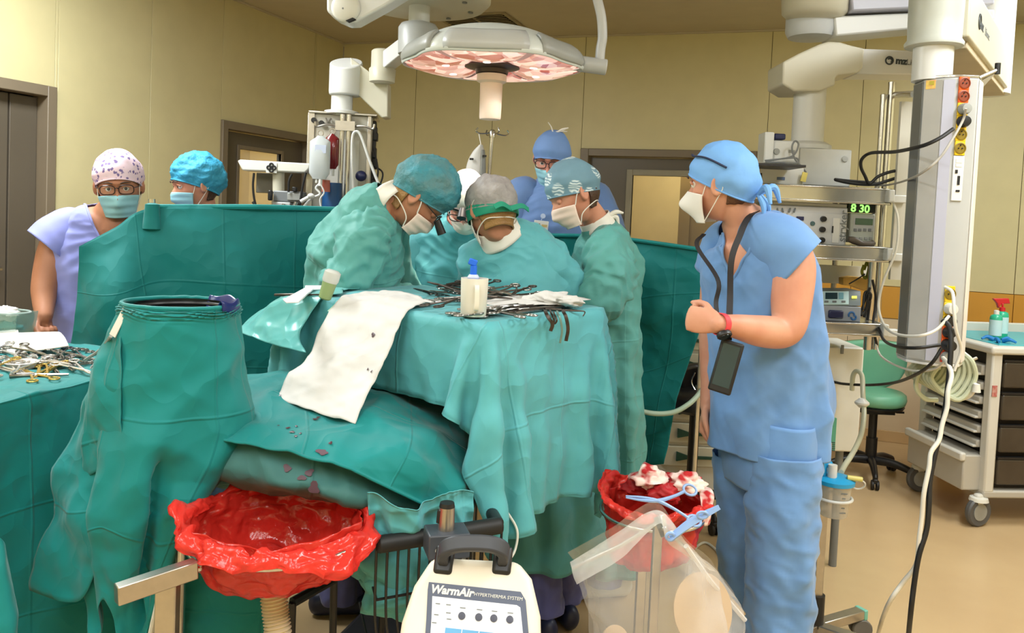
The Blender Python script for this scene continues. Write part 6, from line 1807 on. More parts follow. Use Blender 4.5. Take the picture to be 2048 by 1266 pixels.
def socket(y0, y1, mat, hole=True, holecol=None):
    mb = MB(); p, e, n, L = strip(mb, 3, 4, .12, .56, zpix(y1), zpix(y0), .008); o = mb.build('socket_plate', mat, sc_, bevel=.002)
    z = (zpix(y0) + zpix(y1)) / 2; q = np.array([p[0], p[1], z])
    if hole:
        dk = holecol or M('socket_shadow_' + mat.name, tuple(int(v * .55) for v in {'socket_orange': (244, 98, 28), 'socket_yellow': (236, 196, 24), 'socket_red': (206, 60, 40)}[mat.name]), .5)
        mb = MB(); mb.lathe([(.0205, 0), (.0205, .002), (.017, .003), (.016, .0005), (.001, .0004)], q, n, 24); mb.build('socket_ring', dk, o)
        mb = MB()
        for sx in (-1, 1): mb.cyl(q + e * .0065 * sx + n * .0005, q + e * .0065 * sx + n * .0035, .0024, n=8)
        mb.cyl(q + np.array([0, 0, .011]) + n * .0005, q + np.array([0, 0, .011]) + n * .005, .0022, n=8)
        mb.build('socket_hole', m_dark, o)['kind'] = 'stuff'
    return q, e, n
def plug(q, n, col, r=.020, L=.03, name='plug'):
    mb = MB(); mb.lathe([(r, 0), (r, L * .6), (r * .8, L), (r * .3, L * 1.05)], q, n, 18); return mb.build(name, col, sc_, angle=50)
socket(154, 180, m_or); socket(180, 206, m_or)
q1, e_, n_ = socket(206, 232, m_ye); q2, _, _ = socket(232, 256, m_ye); socket(256, 283, m_ye); socket(283, 311, m_ye)
plug(q1, n_, m_grey); plug(q2, n_, m_black, .021)
mb = MB(); strip(mb, 3, 4, .10, .58, zpix(402), zpix(312), .006); pl_ = mb.build('data_plate', m_white, sc_, bevel=.002)
for y0, y1, f0, f1 in ((340, 347, .2, .3), (352, 370, .32, .42), (380, 384, .28, .44)):
    mb = MB(); strip(mb, 3, 4, f0, f1, zpix(y1), zpix(y0), .0085); mb.build('port', m_dark, pl_)
for y0, y1 in ((318, 326), (328, 334)):
    mb = MB(); strip(mb, 3, 4, .2, .48, zpix(y1), zpix(y0), .0075); mb.build('label_tab', m_white2, pl_)
qy, _, _ = socket(572, 604, m_ye); qw, _, _ = socket(604, 630, m_ye, False); qb, _, _ = socket(630, 652, m_ye, False); qb2, _, _ = socket(652, 676, m_or, False); qb3, _, _ = socket(676, 702, m_or, False); qg, _, _ = socket(702, 724, m_re, False)
plug(qw, n_, m_white2, .021); plug(qb, n_, m_black, .020); plug(qb2, n_, m_black, .020); plug(qb3, n_, m_black, .022, .036); plug(qg, n_, m_grey, .020, .02)
mb = MB(); strip(mb, 1, 2, .12, .62, zpix(176), zpix(158), .004); lb = mb.build('warning_sticker', M('sticker_yellow', (232, 206, 92), .5, rgb2=(226, 150, 120), vscale=60, bump=.0), sc_)
mb = MB(); strip(mb, 1, 2, .30, .55, zpix(168), zpix(160), .0052); mb.build('sticker_print', M('sticker_olive', (190, 176, 60), .5), lb)
mb = MB(); strip(mb, 4, 5, .2, .3, zpix(240), zpix(232), .009)
# tube, collar and beam above the column
zt = at(1895, 85, D_)[2]; zc = at(1895, -60, D_)[2]
xc = at(1894, 120, D_)[0]; yc = D_ + .10
mb = MB(); mb.cyl((xc, yc, cz1), (xc, yc, zt + .02), .068, n=36); mb.build('down_tube', m_white, sc_)
mb = MB(); mb.lathe([(.072, 0), (.098, .004), (.10, .016), (.090, .03), (.092, .10), (.094, zc - zt), (.06, zc - zt + .01)], (xc, yc, zt), n=40); mb.build('collar', M('collar_grey', (186, 190, 182), .4), sc_, angle=50)
bd_ = unit([.60, .80, 0]); bn = np.array([bd_[1], -bd_[0], 0])
RB = np.stack([bd_, bn * -1, [0, 0, 1.0]], 1)
zb = at(1960, 60, D_)[2]
mb = MB(); mb.box(np.array([xc, yc, zb + .10]) + bd_ * .75 , (1.35, .20, .20), RB); mb.build('beam', m_cream, sc_, bevel=.008)
mb = MB(); mb.box(np.array([xc, yc, zb - .012]) + bd_ * .78, (1.25, .17, .03), RB); mb.build('beam_underside', M('beam_beige', (190, 176, 150), .5), sc_, bevel=.004)
mb = MB(); mb.cyl(np.array([xc, yc, zb - .02]) + bd_ * 1.4, np.array([xc, yc, CEIL]) + bd_ * 1.4, .11); mb.build('beam_pivot', m_white, sc_)
tp = np.array([xc, yc, zb + .085]) + bd_ * .36 + bn * .1008
lettering('lettering', 'mz', .055, tp, bd_, (0, 0, 1), m_text, sc_, bold=.0015)
lettering('lettering', 'Liberec', .045, tp + bd_ * .11, bd_, (0, 0, 1), m_text_g, sc_)
mb = MB(); mb.torus(tp - bd_ * .05 + [0, 0, .018], .026, .005, normal=bn, n=24, k=6); mb.build('logo_ring', m_text, sc_)
mb = MB(); q = at(1958, 154, D_); q = np.array([cx0 + .11 * sc, D_ + .12, cz1 + .005]); e = at(1995, 140, D_ + .12)
mb.poly([q, q + [.03, 0, .02], e], .008); mb.build('bracket_arm', m_steel, sc_)
mb = MB(); mb.prism([q + [0, 0, -.02], q + [.03, 0, .005], e + [0, 0, -.005], q + [.02, 0, -.045]], (0, .01, 0)); mb.build('bracket_plate', M('bracket_olive', (138, 128, 104), .5), sc_)
mb = MB(); mb.cyl(e + [0, 0, -.015], e + [0, 0, .025], .010); mb.build('bracket_knob', m_black, sc_)

# ---- shelf tower pendant ------------------------------------------------------------------------
DT = 3.75
pt = thing('shelf_pendant', 'white ceiling arm with lettering that carries the steel equipment shelves', 'pendant', (*at(1615, 300, DT)[:2], 1.9))
mb = MB(); pxprism(mb, [(1566, 124), (1600, 106), (1640, 88), (1658, 83), (1680, 84), (1704, 91), (1730, 97), (1726, 136), (1716, 146), (1676, 150), (1671, 156), (1671, 170), (1640, 182), (1588, 182), (1565, 168)], DT - .10, .22)
mb.build('knuckle', m_cream, pt, bevel=.022, seg=4)
mb = MB(); pxprism(mb, [(1722, 97), (1865, 103), (1960, 106), (1960, 150), (1865, 150), (1712, 148)], DT - .07, .16); mb.build('arm', m_white, pt, bevel=.006)
q = at(1779, 121, DT - .072)
mb = MB(); mb.torus(q, .0165, .0035, normal=(0, 1, 0), n=28, k=6); mb.torus(q + [.002, 0, 0], .009, .003, normal=(0, 1, 0), n=20, k=6, a0=.5, a1=4.2); mb.build('logo_ring', m_text, pt)
lettering('lettering', 'mz', .042, at(1791, 127, DT - .072), (1, 0, -.05), (0.05, 0, 1), m_text, pt, bold=.0018)
lettering('lettering', 'Liberec', .036, at(1812, 129, DT - .072), (1, 0, -.05), (0.05, 0, 1), m_text_g, pt)
mb = MB(); a, b = pxcyl(mb, 1614, 286, 178, DT, .071, 40); mb.build('down_tube', m_white, pt)
mb = MB(); q = at(1612, 300, DT); mb.lathe([(.11, 0), (.11, .02), (.085, .035), (.075, .036)], q, n=36); mb.build('flange', m_white, pt, angle=45)
mb = MB(); pxbox(mb, 1598, 298, 1702, 372, DT - .16, .32, 0.0); mb.build('control_box', M('control_box_white', (210, 212, 210), .4), pt, bevel=.006)
mb = MB(); q = at(1690, 318, DT - .165); mb.lathe([(.014, 0), (.012, .004), (.002, .005)], q, (0, -1, 0), 18); mb.build('box_stud', m_lightgrey, pt)
# upper arm and its ceiling joint
ua = thing('boom_arm', 'white upper boom arm crossing the top right behind the supply column', 'arm', at(1700, 40, 3.8))
mb = MB(); q = at(1622, 78, 3.85); mb.lathe([(.05, -.004), (.105, .004), (.118, .03), (.118, .11), (.10, .118)], q, n=44); mb.build('lower_joint', M('joint_grey', (200, 204, 208), .38), ua, angle=55)
mb = MB(); q = at(1628, 40, 3.80); mb.lathe([(.03, -.012), (.12, .006), (.145, .03), (.15, .10), (.15, .3)], q, n=48); mb.build('upper_joint', m_cream, ua, angle=55)
mb = MB(); mb.cyl((q[0], q[1], q[2] + .29), (q[0], q[1], CEIL), .13, n=40); mb.build('ceiling_mount', m_white, ua)
mb = MB(); pxprism(mb, [(1668, 32), (1860, 24), (1990, 18), (1990, 38), (1860, 54), (1672, 72)], 3.74, .18); mb.build('lower_beam', m_white, ua, bevel=.008)
mb = MB(); pxprism(mb, [(1700, -30), (1990, -30), (1990, 8), (1705, 22)], 3.70, .16); mb.build('upper_beam', m_lav, ua, bevel=.008)

# shelves
sh_ = thing('equipment_shelves', 'steel shelf tower on chrome poles with medical devices behind the man in blue', 'shelf', (*at(1680, 660, 3.6)[:2], at(1700, 700, 3.6)[2]))
DF = 3.42
SHY = [(1508, 1782, 372, 404), (1560, 1778, 490, 520), (1590, 1770, 644, 670)]
shz = []
for i, (xa, xb, ya, yb) in enumerate(SHY):
    a, b = at(xa, ya, DF), at(xb, ya, DF); zt_ = (at((xa + xb) / 2, ya, DF)[2]); hh = (yb - ya) * mps(DF)
    shz.append(zt_)
    cx_ = (a[0] + b[0]) / 2; w_ = b[0] - a[0]
    mb = MB(); mb.box((cx_, DF + .19, zt_ - .008), (w_, .38, .012)); t_ = mb.build('shelf_board', m_chrome, sh_)
    mb = MB(); mb.box((cx_, DF, zt_ - hh / 2), (w_, .014, hh)); mb.box((cx_, DF - .006, zt_ - .004), (w_ * 1.005, .02, .008)); mb.box((cx_, DF - .004, zt_ - hh + .004), (w_ * 1.005, .018, .010)); mb.box((b[0], DF + .19, zt_ - hh / 2), (.012, .38, hh)); mb.box((a[0], DF + .19, zt_ - hh / 2), (.012, .38, hh))
    mb.build('shelf_rail', m_chrome, sh_, bevel=.003)
    mb = MB(); q = np.array([b[0] + .012, DF - .02, zt_ - hh * .62]); mb.box(q, (.075, .045, .032)); mb.box(q + [-.025, 0, .012], (.024, .05, .05)); mb.build('clamp_block', m_white, sh_, bevel=.004)
for px_, y0_ in ((1752, 405), (1768, 195), (1784, 170)):
    d_ = 3.60
    mb = MB(); a = at(px_, y0_, d_); mb.cyl((a[0], d_, a[2]), (a[0], d_, at(px_, 700, d_)[2]), .015); mb.lathe([(.016, 0), (.016, .012), (.004, .016)], a, n=16); mb.build('pole', m_chrome, sh_)
mb = MB(); a = at(1790, 190, 3.6); mb.cyl(a, at(1828, 188, 3.3), .014); mb.build('pole_bracket', m_chrome, sh_)
mb = MB(); pxbox(mb, 1792, 205, 1828, 560, 3.40, .02); mb.build('back_plate', m_box, sh_)
mb = MB(); pxbox(mb, 1560, 530, 1745, 566, 3.75, .02); mb.build('backboard', m_white2, sh_)
for i in (0, 1):
    q = at(1748 - 0 * i, SHY[i][2], DF); mb = MB(); mb.cyl((q[0] - .02, DF + .35, shz[i]), (q[0] - .02, DF + .35, shz[i + 1]), .012); mb.build('strut', m_steel, sh_)
def device(name, label, cat, x0, y0, x1, y1, d, depth, mat, bev=.006):
    c = at((x0 + x1) / 2, y1, d)
    t = thing(name, label, cat, c)
    mb = MB(); c, w, h, R = pxbox(mb, x0, y0, x1, y1, d, depth); mb.build('housing', mat, t, bevel=bev)
    return t, (lambda x, y, o=0.001: at(x, y, d) + np.array([0, -o, 0]))
def facebox(t, name, x0, y0, x1, y1, d, o, mat, bev=.001):
    mb = MB(); pxbox(mb, x0, y0, x1, y1, d - o, o); return mb.build(name, mat, t, bevel=bev)
def faceknob(t, px, py, d, r, L, mat, name='knob'):
    mb = MB(); q = at(px, py, d); mb.lathe([(r, 0), (r * .92, L), (r * .3, L * 1.02)], q, (0, -1, 0), 20); return mb.build(name, mat, t)
dv, _ = device('monitor_box', 'white boxy device with a black top edge on the top steel shelf', 'device', 1514, 333, 1608, 371, 3.46, .24, m_white)
facebox(dv, 'top_strip', 1518, 328, 1612, 333, 3.45, .20, m_black); facebox(dv, 'label_window', 1554, 354, 1570, 360, 3.46, .003, M('label_blue', (96, 116, 156), .5)); facebox(dv, 'side_port', 1518, 346, 1524, 366, 3.46, .003, m_black)
dv, _ = device('suction_pump', 'white device with a navy cap and looped grey cable stacked on the white box', 'device', 1545, 281, 1600, 326, 3.52, .14, m_white, .012)
mb = MB(); pxbox(mb, 1529, 264, 1548, 326, 3.50, .10); mb.build('column', m_white, dv, bevel=.006)
mb = MB(); pxbox(mb, 1549, 267, 1572, 279, 3.52, .06); mb.build('cap', m_navy, dv, bevel=.006)
faceknob(dv, 1553, 303, 3.52, .014, .006, m_grey, 'dial')
facebox(dv, 'print', 1577, 300, 1590, 306, 3.52, .0015, m_grey)
mb = MB(); mb.tube([at(x, y, 3.47) for x, y in ((1530, 321), (1560, 318), (1592, 316), (1594, 326), (1560, 325), (1532, 324), (1548, 320), (1585, 312), (1597, 290), (1590, 282), (1584, 295), (1590, 318), (1604, 334), (1612, 345))], .004, 6); mb.build('cable', m_midgrey, dv)
mb = MB(); q = at(1608, 354, 3.44); mb.box(q, (.022, .006, .040), roty(.2)); mb.build('yellow_tag', M('tag_yellow', (222, 206, 110), .5), dv)
dv, _ = device('insufflator', 'white medical unit with three dark knobs and vertical lettering on the middle shelf', 'device', 1534, 412, 1694, 489, 3.46, .26, M('insufflator_white', (200, 200, 200), .38))
facebox(dv, 'front_panel', 1536, 425, 1690, 487, 3.46, .006, M('panel_light', (198, 200, 202), .4))
mb = MB(); pxbox(mb, 1545, 405, 1694, 413, 3.47, .24); mb.build('top_cover', m_white2, dv, bevel=.003)
for x, y in ((1646, 438), (1644, 459), (1643, 480)): faceknob(dv, x, y, 3.453, .0125, .014, m_black)
faceknob(dv, 1625, 447, 3.453, .010, .006, M('teal_button', (70, 100, 104), .4), 'button')
facebox(dv, 'display', 1593, 433, 1608, 441, 3.453, .003, m_navy); facebox(dv, 'slot_frame', 1665, 436, 1679, 486, 3.453, .003, m_white); facebox(dv, 'slot', 1664, 452, 1667, 466, 3.449, .002, m_black)
lettering('lettering', 'stryker', .046, at(1690, 484, 3.4525), (0.03, 0, 1), (-1, 0, 0.03), m_text_g, dv, bold=.0008)
mb = MB()
for x in (1552, 1562, 1584, 1594): mb.tube([at(x, 405, 3.5), at(x + (4 if x < 1570 else -6), 424, 3.44)], .004, 6)
mb.build('lead', m_midgrey, dv)['kind'] = 'stuff'
dv, _ = device('panel_monitor', 'small grey monitor with a green display beside the white unit with knobs', 'device', 1700, 427, 1750, 486, 3.50, .16, M('monitor_grey', (178, 182, 172), .45))
facebox(dv, 'screen', 1711, 437, 1746, 450, 3.50, .003, M('lcd_green', (82, 108, 84), .3)); facebox(dv, 'bezel', 1707, 433, 1749, 462, 3.501, .0015, m_lightgrey)
for x in (1711, 1720, 1730, 1740): facebox(dv, 'key', x - 3, 457, x + 3, 463, 3.50, .004, m_midgrey)
for x in (1712, 1722, 1732, 1742): facebox(dv, 'lower_key', x - 3, 474, x + 3, 480, 3.50, .004, m_grey)
clk, _ = device('digital_clock', 'dark clock unit with glowing green digits under the top shelf', 'clock', 1696, 406, 1752, 425, 3.50, .10, M('clock_dark', (26, 38, 26), .4), .003)
lettering('digits', '8 30', .046, at(1701, 422.5, 3.4985), (1, 0, -.04), (.04, 0, 1), M('led_green', (150, 240, 110), .4, emit=1.6), clk, bold=.0012)
mb = MB(); pxbox(mb, 1700, 395, 1748, 406, 3.52, .06); mb.build('bracket', m_black, clk)
hs = thing('cable_handset', 'brown-grey handset lying curled on the middle shelf below the small monitor', 'handset', at(1720, 488, 3.43))
mb = MB(); mb.tube([at(x, y, 3.44) for x, y in ((1697, 478), (1708, 481), (1722, 487), (1740, 489), (1748, 484))], [.012, .016, .013, .015, .010], 10); mb.build('grip', M('handset_brown', (86, 76, 66), .5), hs)
dv, _ = device('electrosurgical_unit', 'blue-grey generator with a pale control panel and black connector on the lowest shelf', 'device', 1634, 612, 1722, 643, 3.46, .24, M('generator_bluegrey', (150, 158, 172), .4), .004)
mb = MB(); P = [at(1634, 612, 3.46), at(1722, 612, 3.46), at(1722, 582, 3.54), at(1634, 582, 3.54)]; mb.prism(P, (0, .15, 0)); mb.build('sloped_top', M('generator_grey', (112, 122, 124), .4), dv, bevel=.003)
sl = unit(at(1678, 582, 3.54) - at(1678, 612, 3.46)); sn = np.cross([1, 0, 0], sl); RS = np.stack([[1, 0, 0], -sn * -1 * -1, sl], 1)
def slope(x0, y0, x1, y1, o, mat, name):
    f = lambda x, y: at(x, y, 3.46 + (612 - y) / 30 * .08)
    P = np.array([f(x0, y0), f(x1, y0), f(x1, y1), f(x0, y1)]) + np.array([0, -.001, .001]); n = np.cross(P[1] - P[0], P[2] - P[0]); n = unit(n); n = n if n[1] < 0 else -n
    mb = MB(); mb.prism(P + n * o, n * .003); return mb.build(name, mat, dv)
slope(1636, 584, 1697, 610, .0, M('panel_cyan', (196, 222, 224), .4), 'control_panel'); slope(1650, 588, 1674, 600, .004, M('dark_teal_screen', (20, 52, 64), .2), 'screen'); slope(1677, 588, 1686, 600, .004, M('button_teal', (120, 170, 186), .4), 'button_field')
for x in (1652, 1668, 1686): slope(x - 4, 604, x + 4, 607, .004, m_midgrey, 'button')
slope(1703, 594, 1713, 598, .002, M('led_yellow', (236, 230, 90), .3, emit=1.2), 'indicator')
mb = MB(); pxbox(mb, 1658, 621, 1688, 637, 3.45, .02); mb.build('connector', m_navy, dv, bevel=.006)
mb = MB(); q = at(1705, 630, 3.458); mb.torus(q + [-.004, 0, 0], .012, .004, normal=(0, 1, 0), n=18, k=6, a0=-.6, a1=3.6); mb.torus(q + [.006, 0, -.01], .010, .004, normal=(0, 1, 0), n=18, k=6, a0=2.4, a1=6.4); mb.build('emblem', M('emblem_blue', (52, 108, 170), .4), dv)['kind'] = 'stuff'
ob = thing('cardboard_box', 'open orange-brown cardboard piece behind the blue-grey generator', 'box', at(1712, 590, 3.66))
mb = MB(); pxprism(mb, [(1686, 556), (1704, 553), (1736, 556), (1738, 578), (1730, 582), (1704, 572), (1686, 570)], 3.66, .05); mb.build('carton', M('carton_orange', (222, 172, 84), .6), ob, bevel=.002)
mb = MB(); mb.tube([at(x, y, 3.63) for x, y in ((1728, 530), (1724, 545), (1732, 556), (1738, 535), (1734, 525), (1728, 540))], .007, 8); mb.build('yellow_lead', M('lead_yellowgreen', (168, 168, 40), .5), ob)
mb = MB(); mb.tube([at(x, y, 3.62) for x, y in ((1698, 568), (1715, 558), (1730, 548))], .003, 6); mb.build('wire', m_blackrub, ob)
# loops of black cable on the tower
for k, pts in enumerate(([(1740, 575), (1730, 600), (1722, 630), (1734, 615), (1742, 590), (1730, 585), (1726, 620)], [(1745, 560), (1752, 600), (1746, 650), (1754, 690)], [(1738, 590), (1728, 635), (1740, 600), (1735, 640)])):
    c_ = thing('hanging_cable', ['black cable bundled on the shelf poles beside the blue-grey generator', 'thin black cable running down along the shelf poles', 'black cable looped low beside the generator'][k], 'cable', at(*pts[0], 3.52))
    mb = MB(); mb.tube([at(x, y, 3.50 + .015 * (i % 2)) for i, (x, y) in enumerate(pts)], .0055, 8); mb.build('lead', m_blackrub, c_)

# ---- white pedestal unit and cabinet behind the man ------------------------------------------------
pu = thing('pedestal_unit', 'white floor cabinet with a green striped panel below the equipment shelves', 'cabinet', (*at(1680, 900, 3.75)[:2], 0))
mb = MB(); a, b = at(1590, 690, 3.7), at(1716, 905, 3.7); mb.box(((a[0] + b[0]) / 2, 3.85, (a[2] + b[2]) / 2), (b[0] - a[0], .3, a[2] - b[2])); mb.build('housing', m_white2, pu, bevel=.008)
mb = MB(); pxbox(mb, 1630, 835, 1672, 902, 3.69, .012); g_ = mb.build('green_panel', M('panel_seagreen', (86, 168, 146), .5), pu)
for k in range(5): facebox(g_, 'stripe', 1632, 884 + k * 4, 1671, 885.6 + k * 4, 3.69, .003, m_text)
facebox(pu, 'slot', 1682, 690, 1688, 708, 3.70, .004, m_midgrey)
mb = MB(); zz = b[2]
for sx in (-1, 1):
    for sy in (.06, .24): mb.cyl(((a[0] + b[0]) / 2 + sx * .1, 3.7 + sy, 0.0), ((a[0] + b[0]) / 2 + sx * .1, 3.7 + sy, zz + .01), .018)
mb.build('foot', m_midgrey, pu)
cb_ = thing('drawer_cabinet', 'beige drawer cabinet with dark green handles seen between drape and man', 'cabinet', (*at(1400, 700, 4.6)[:2], 0))
cc = at(1400, 680, 4.6)
mb = MB(); mb.box((cc[0], 4.85, .58), (.42, .45, 1.14)); mb.build('carcass', m_white2, cb_, bevel=.006)
for k in range(7):
    z = 1.05 - k * .135
    mb = MB(); mb.box((cc[0], 4.615, z), (.38, .02, .115)); dr_ = mb.build('drawer', M('drawer_beige', (206, 202, 182), .45), cb_, bevel=.005)
    mb = MB(); mb.prism([(cc[0] - .10, 4.603, z - .025), (cc[0] - .10, 4.603, z + .03), (cc[0] - .03, 4.603, z + .008), (cc[0] + .12, 4.603, z + .006), (cc[0] + .12, 4.603, z - .008), (cc[0] - .03, 4.603, z - .01)], (0, -.012, 0)); mb.build('handle', M('handle_darkgreen', (28, 72, 58), .5), dr_)
mb = MB(); mb.box((cc[0], 4.85, 1.16), (.46, .49, .03)); mb.build('top', m_white, cb_, bevel=.006)
# ---- stools ---------------------------------------------------------------------------------------------
m_mint = M('mint_vinyl', (112, 178, 146), .42, var=.03)
def star_base(t, c, R, a0, mat, caster_h=.06, n=5):
    for k in range(n):
        a = a0 + 2 * np.pi * k / n
        d = np.array([math.cos(a), math.sin(a), 0])
        mb = MB(); mb.grid(sweep([c + d * .02 + [0, 0, .115], c + d * R * .5 + [0, 0, .115], c + d * R * .92 + [0, 0, .085], c + d * R + [0, 0, .072]], [.030, .026, .022, .020], [.026, .022, .017, .015], n=12, m=14, ref=np.array([0, 0, 1.0])), cv=True, capu=True); leg = mb.build('leg', mat, t)
        e = c + d * R; s_ = np.array([-d[1], d[0], 0])
        for sg in (-1, 1):
            mb = MB(); q = e + [0, 0, .030] + s_ * sg * .014; mb.cyl(q - s_ * .009, q + s_ * .009, .030, n=20); mb.build('caster_wheel', m_blackrub, leg, bevel=.004)
        mb = MB(); mb.box(e + [0, 0, .055], (.04, .03, .03), rotz(a)); mb.build('caster_fork', m_black, leg, bevel=.006)
st = at(1742, 905, 5.15); stc = np.array([st[0], 5.15, 0])
so = thing('stool', 'mint green wheeled stool with a low backrest near the back wall', 'stool', stc)
zs = at(1750, 800, 5.15)[2]
u = np.linspace(0, 2 * np.pi, 48, endpoint=False)
P = np.array([[stc + np.array([.185 * k * math.cos(a), .18 * k * math.sin(a), zs + z]) for a in u] for k, z in ((.8, -.03), (.98, -.012), (1.03, .018), (1.0, .048), (.9, .062), (.5, .066), (.02, .066))])
mb = MB(); mb.grid(P, cv=True, capu=True); mb.build('seat', m_mint, so, angle=70)
mb = MB(); P = np.array([[stc + np.array([.18 * k * math.cos(a), .175 * k * math.sin(a), zs + z]) for a in u] for k, z in ((.3, -.06), (.95, -.042), (1.0, -.028), (.9, -.02))]); mb.grid(P, cv=True, capu=True); mb.box(stc + [0, 0, zs - .06], (.2, .16, .03)); mb.build('seat_pan', m_black, so)
mb = MB(); mb.cyl(stc + [0, 0, .10], stc + [0, 0, zs - .05], .026); mb.cyl(stc + [0, 0, .10], stc + [0, 0, .26], .034); mb.build('gas_column', m_black, so)
star_base(so, stc, .27, -.62, m_black)
net = [[at(1668, 690, 5.30), at(1700, 682, 5.36), at(1750, 680, 5.38), at(1815, 688, 5.32)], [at(1674, 740, 5.30), at(1705, 740, 5.37), at(1755, 740, 5.39), at(1812, 735, 5.33)], [at(1690, 768, 5.32), at(1712, 774, 5.37), at(1758, 776, 5.39), at(1795, 765, 5.35)]]
mb = MB(); mb.grid(patch(net, 16, 24)); mb.build('backrest', m_mint, so, solid=.05, bevel=0)
mb = MB(); q = at(1742, 740, 5.43); mb.tube([q, q + [0, .03, -.12], stc + [0, .16, zs - .05], stc + [0, .05, zs - .05]], .014, 8); mb.build('back_bar', m_black, so)
mb = MB(); q = stc + [.14, -.05, zs - .06]; mb.box(q, (.05, .03, .012)); mb.build('lever', m_black, so)
s2 = at(1385, 915, 4.35); s2 = np.array([s2[0], 4.35, 0])
so2 = thing('office_stool', 'black wheeled stool half hidden behind the hanging green drape', 'stool', s2)
z2 = at(1390, 800, 4.35)[2]
P = np.array([[s2 + np.array([.2 * k * math.cos(a), .19 * k * math.sin(a), z2 + z]) for a in u] for k, z in ((.6, -.06), (.98, -.03), (1.0, .03), (.85, .05), (.02, .05))])
mb = MB(); mb.grid(P, cv=True, capu=True); mb.build('seat', m_black, so2, angle=60)
net = [[at(1362, 735, 4.42), at(1395, 728, 4.5), at(1432, 740, 4.42)], [at(1358, 790, 4.44), at(1395, 795, 4.52), at(1432, 800, 4.44)]]
mb = MB(); mb.grid(patch(net, 10, 14)); mb.build('backrest', m_black, so2, solid=.045)
mb = MB(); mb.cyl(s2 + [0, 0, .10], s2 + [0, 0, z2 - .04], .028); mb.build('gas_column', m_black, so2)
star_base(so2, s2, .29, -1.35, m_black)
mb = MB(); mb.tube([at(1393, 770, 4.4), at(1393, 800, 4.38)], .01, 8); mb.tube([at(1390, 745, 4.4), at(1383, 765, 4.4), at(1396, 790, 4.37)], .004, 6); mb.build('buckle', m_chrome, so2)
hz = thing('floor_hose', 'pale suction hose curving out from behind the green screen drape', 'hose', at(1300, 820, 3.55))
mb = MB(); mb.tube([at(x, y, d) for x, y, d in ((1200, 780, 3.5), (1240, 800, 3.48), (1290, 824, 3.46), (1340, 826, 3.45), (1375, 810, 3.46), (1400, 785, 3.5), (1416, 755, 3.55), (1424, 730, 3.6))], .011, 10); mb.build('hose_body', M('hose_palegreen', (176, 196, 176), .4, trans=.1), hz)
mb = MB(); q = at(1413, 758, 3.53); mb.lathe([(.02, -.012), (.03, 0), (.02, .012)], q, (.4, 0, 1), 14); mb.build('connector', m_white2, hz)
for lab, pts in (('dark cable on the floor beside the black stool', [(1440, 880, 0), (1410, 905, 0), (1380, 960, 0), (1372, 1010, 0)]), ('pale cable curving on the floor behind the red waste bag', [(1335, 905, 0), (1372, 900, 0), (1410, 925, 0), (1440, 965, 0)]), ('thin white cable on the floor behind the clear bag', [(1380, 1105, 0), (1410, 1085, 0), (1440, 1110, 0), (1450, 1150, 0)])):
    P = [atz(x, y, .008) for x, y, _ in pts]
    c_ = thing('floor_cable', lab, 'cable', P[0]); mb = MB(); mb.tube(P, .006, 8); mb.build('lead', m_midgrey if 'dark' in lab else m_white2, c_)
# ------------------------------------------------------------------ cables of the supply pendant
def cable(label, pts, r, mat, name='power_cable', n=8):
    P = np.array([at(*q) for q in pts])
    t = thing(name, label, 'cable', P[0]); mb = MB(); mb.tube(P, r, n); mb.build('lead', mat, t); return t
m_wcab = M('cable_white', (222, 218, 206), .45)
cable('black cable arching from the upper sockets to coils on the top shelf', [(1906, 258, 2.72), (1880, 276, 2.70), (1850, 290, 2.72), (1815, 299, 2.86), (1785, 304, 3.1), (1742, 306, 3.35), (1724, 318, 3.4), (1722, 334, 3.42), (1730, 352, 3.43), (1739, 367, 3.44), (1758, 352, 3.44), (1790, 342, 3.42), (1804, 350, 3.42), (1780, 360, 3.44), (1745, 369, 3.45), (1700, 366, 3.46), (1670, 359, 3.48), (1700, 362, 3.5), (1750, 366, 3.5)], .0068, m_blackrub)
cable('thin grey cable drooping from the upper sockets to the top shelf', [(1932, 217, 2.72), (1926, 240, 2.74), (1905, 278, 2.71), (1880, 315, 2.70), (1845, 345, 2.74), (1808, 362, 3.1), (1775, 370, 3.42), (1750, 371, 3.46)], .0042, M('cable_grey', (168, 164, 156), .5))
cable('white cable sagging from the top shelf clamp to the lower sockets', [(1786, 402, 3.40), (1796, 440, 3.38), (1792, 500, 3.36), (1768, 560, 3.34), (1757, 610, 3.32), (1768, 650, 3.2), (1792, 668, 2.9), (1835, 672, 2.72), (1872, 660, 2.70), (1898, 632, 2.72)], .0052, m_wcab)
cable('long white cable looping in front of the lower sockets', [(1890, 574, 2.74), (1905, 585, 2.70), (1908, 620, 2.68), (1912, 660, 2.68), (1922, 700, 2.7), (1908, 742, 2.7)], .0055, m_wcab)
cable('thin white cable hanging in a low curve under the supply pendant', [(1752, 690, 3.4), (1762, 712, 3.3), (1790, 730, 3.1), (1830, 742, 2.95), (1868, 738, 2.8), (1890, 722, 2.74)], .0042, m_wcab)
cable('black plug lead running level from the lowest shelf to a socket', [(1756, 655, 3.42), (1768, 680, 3.3), (1790, 692, 2.9), (1830, 696, 2.72), (1880, 690, 2.73)], .006, m_blackrub)
cable('black cable sweeping from the lowest sockets behind the mint stool', [(1884, 696, 2.72), (1862, 728, 2.74), (1830, 750, 2.95), (1790, 765, 3.3), (1740, 770, 3.5), (1690, 768, 3.66), (1668, 764, 3.70)], .0062, m_blackrub)
def floorline(pts):
    return [at(x, y, d) for x, y, d in pts]
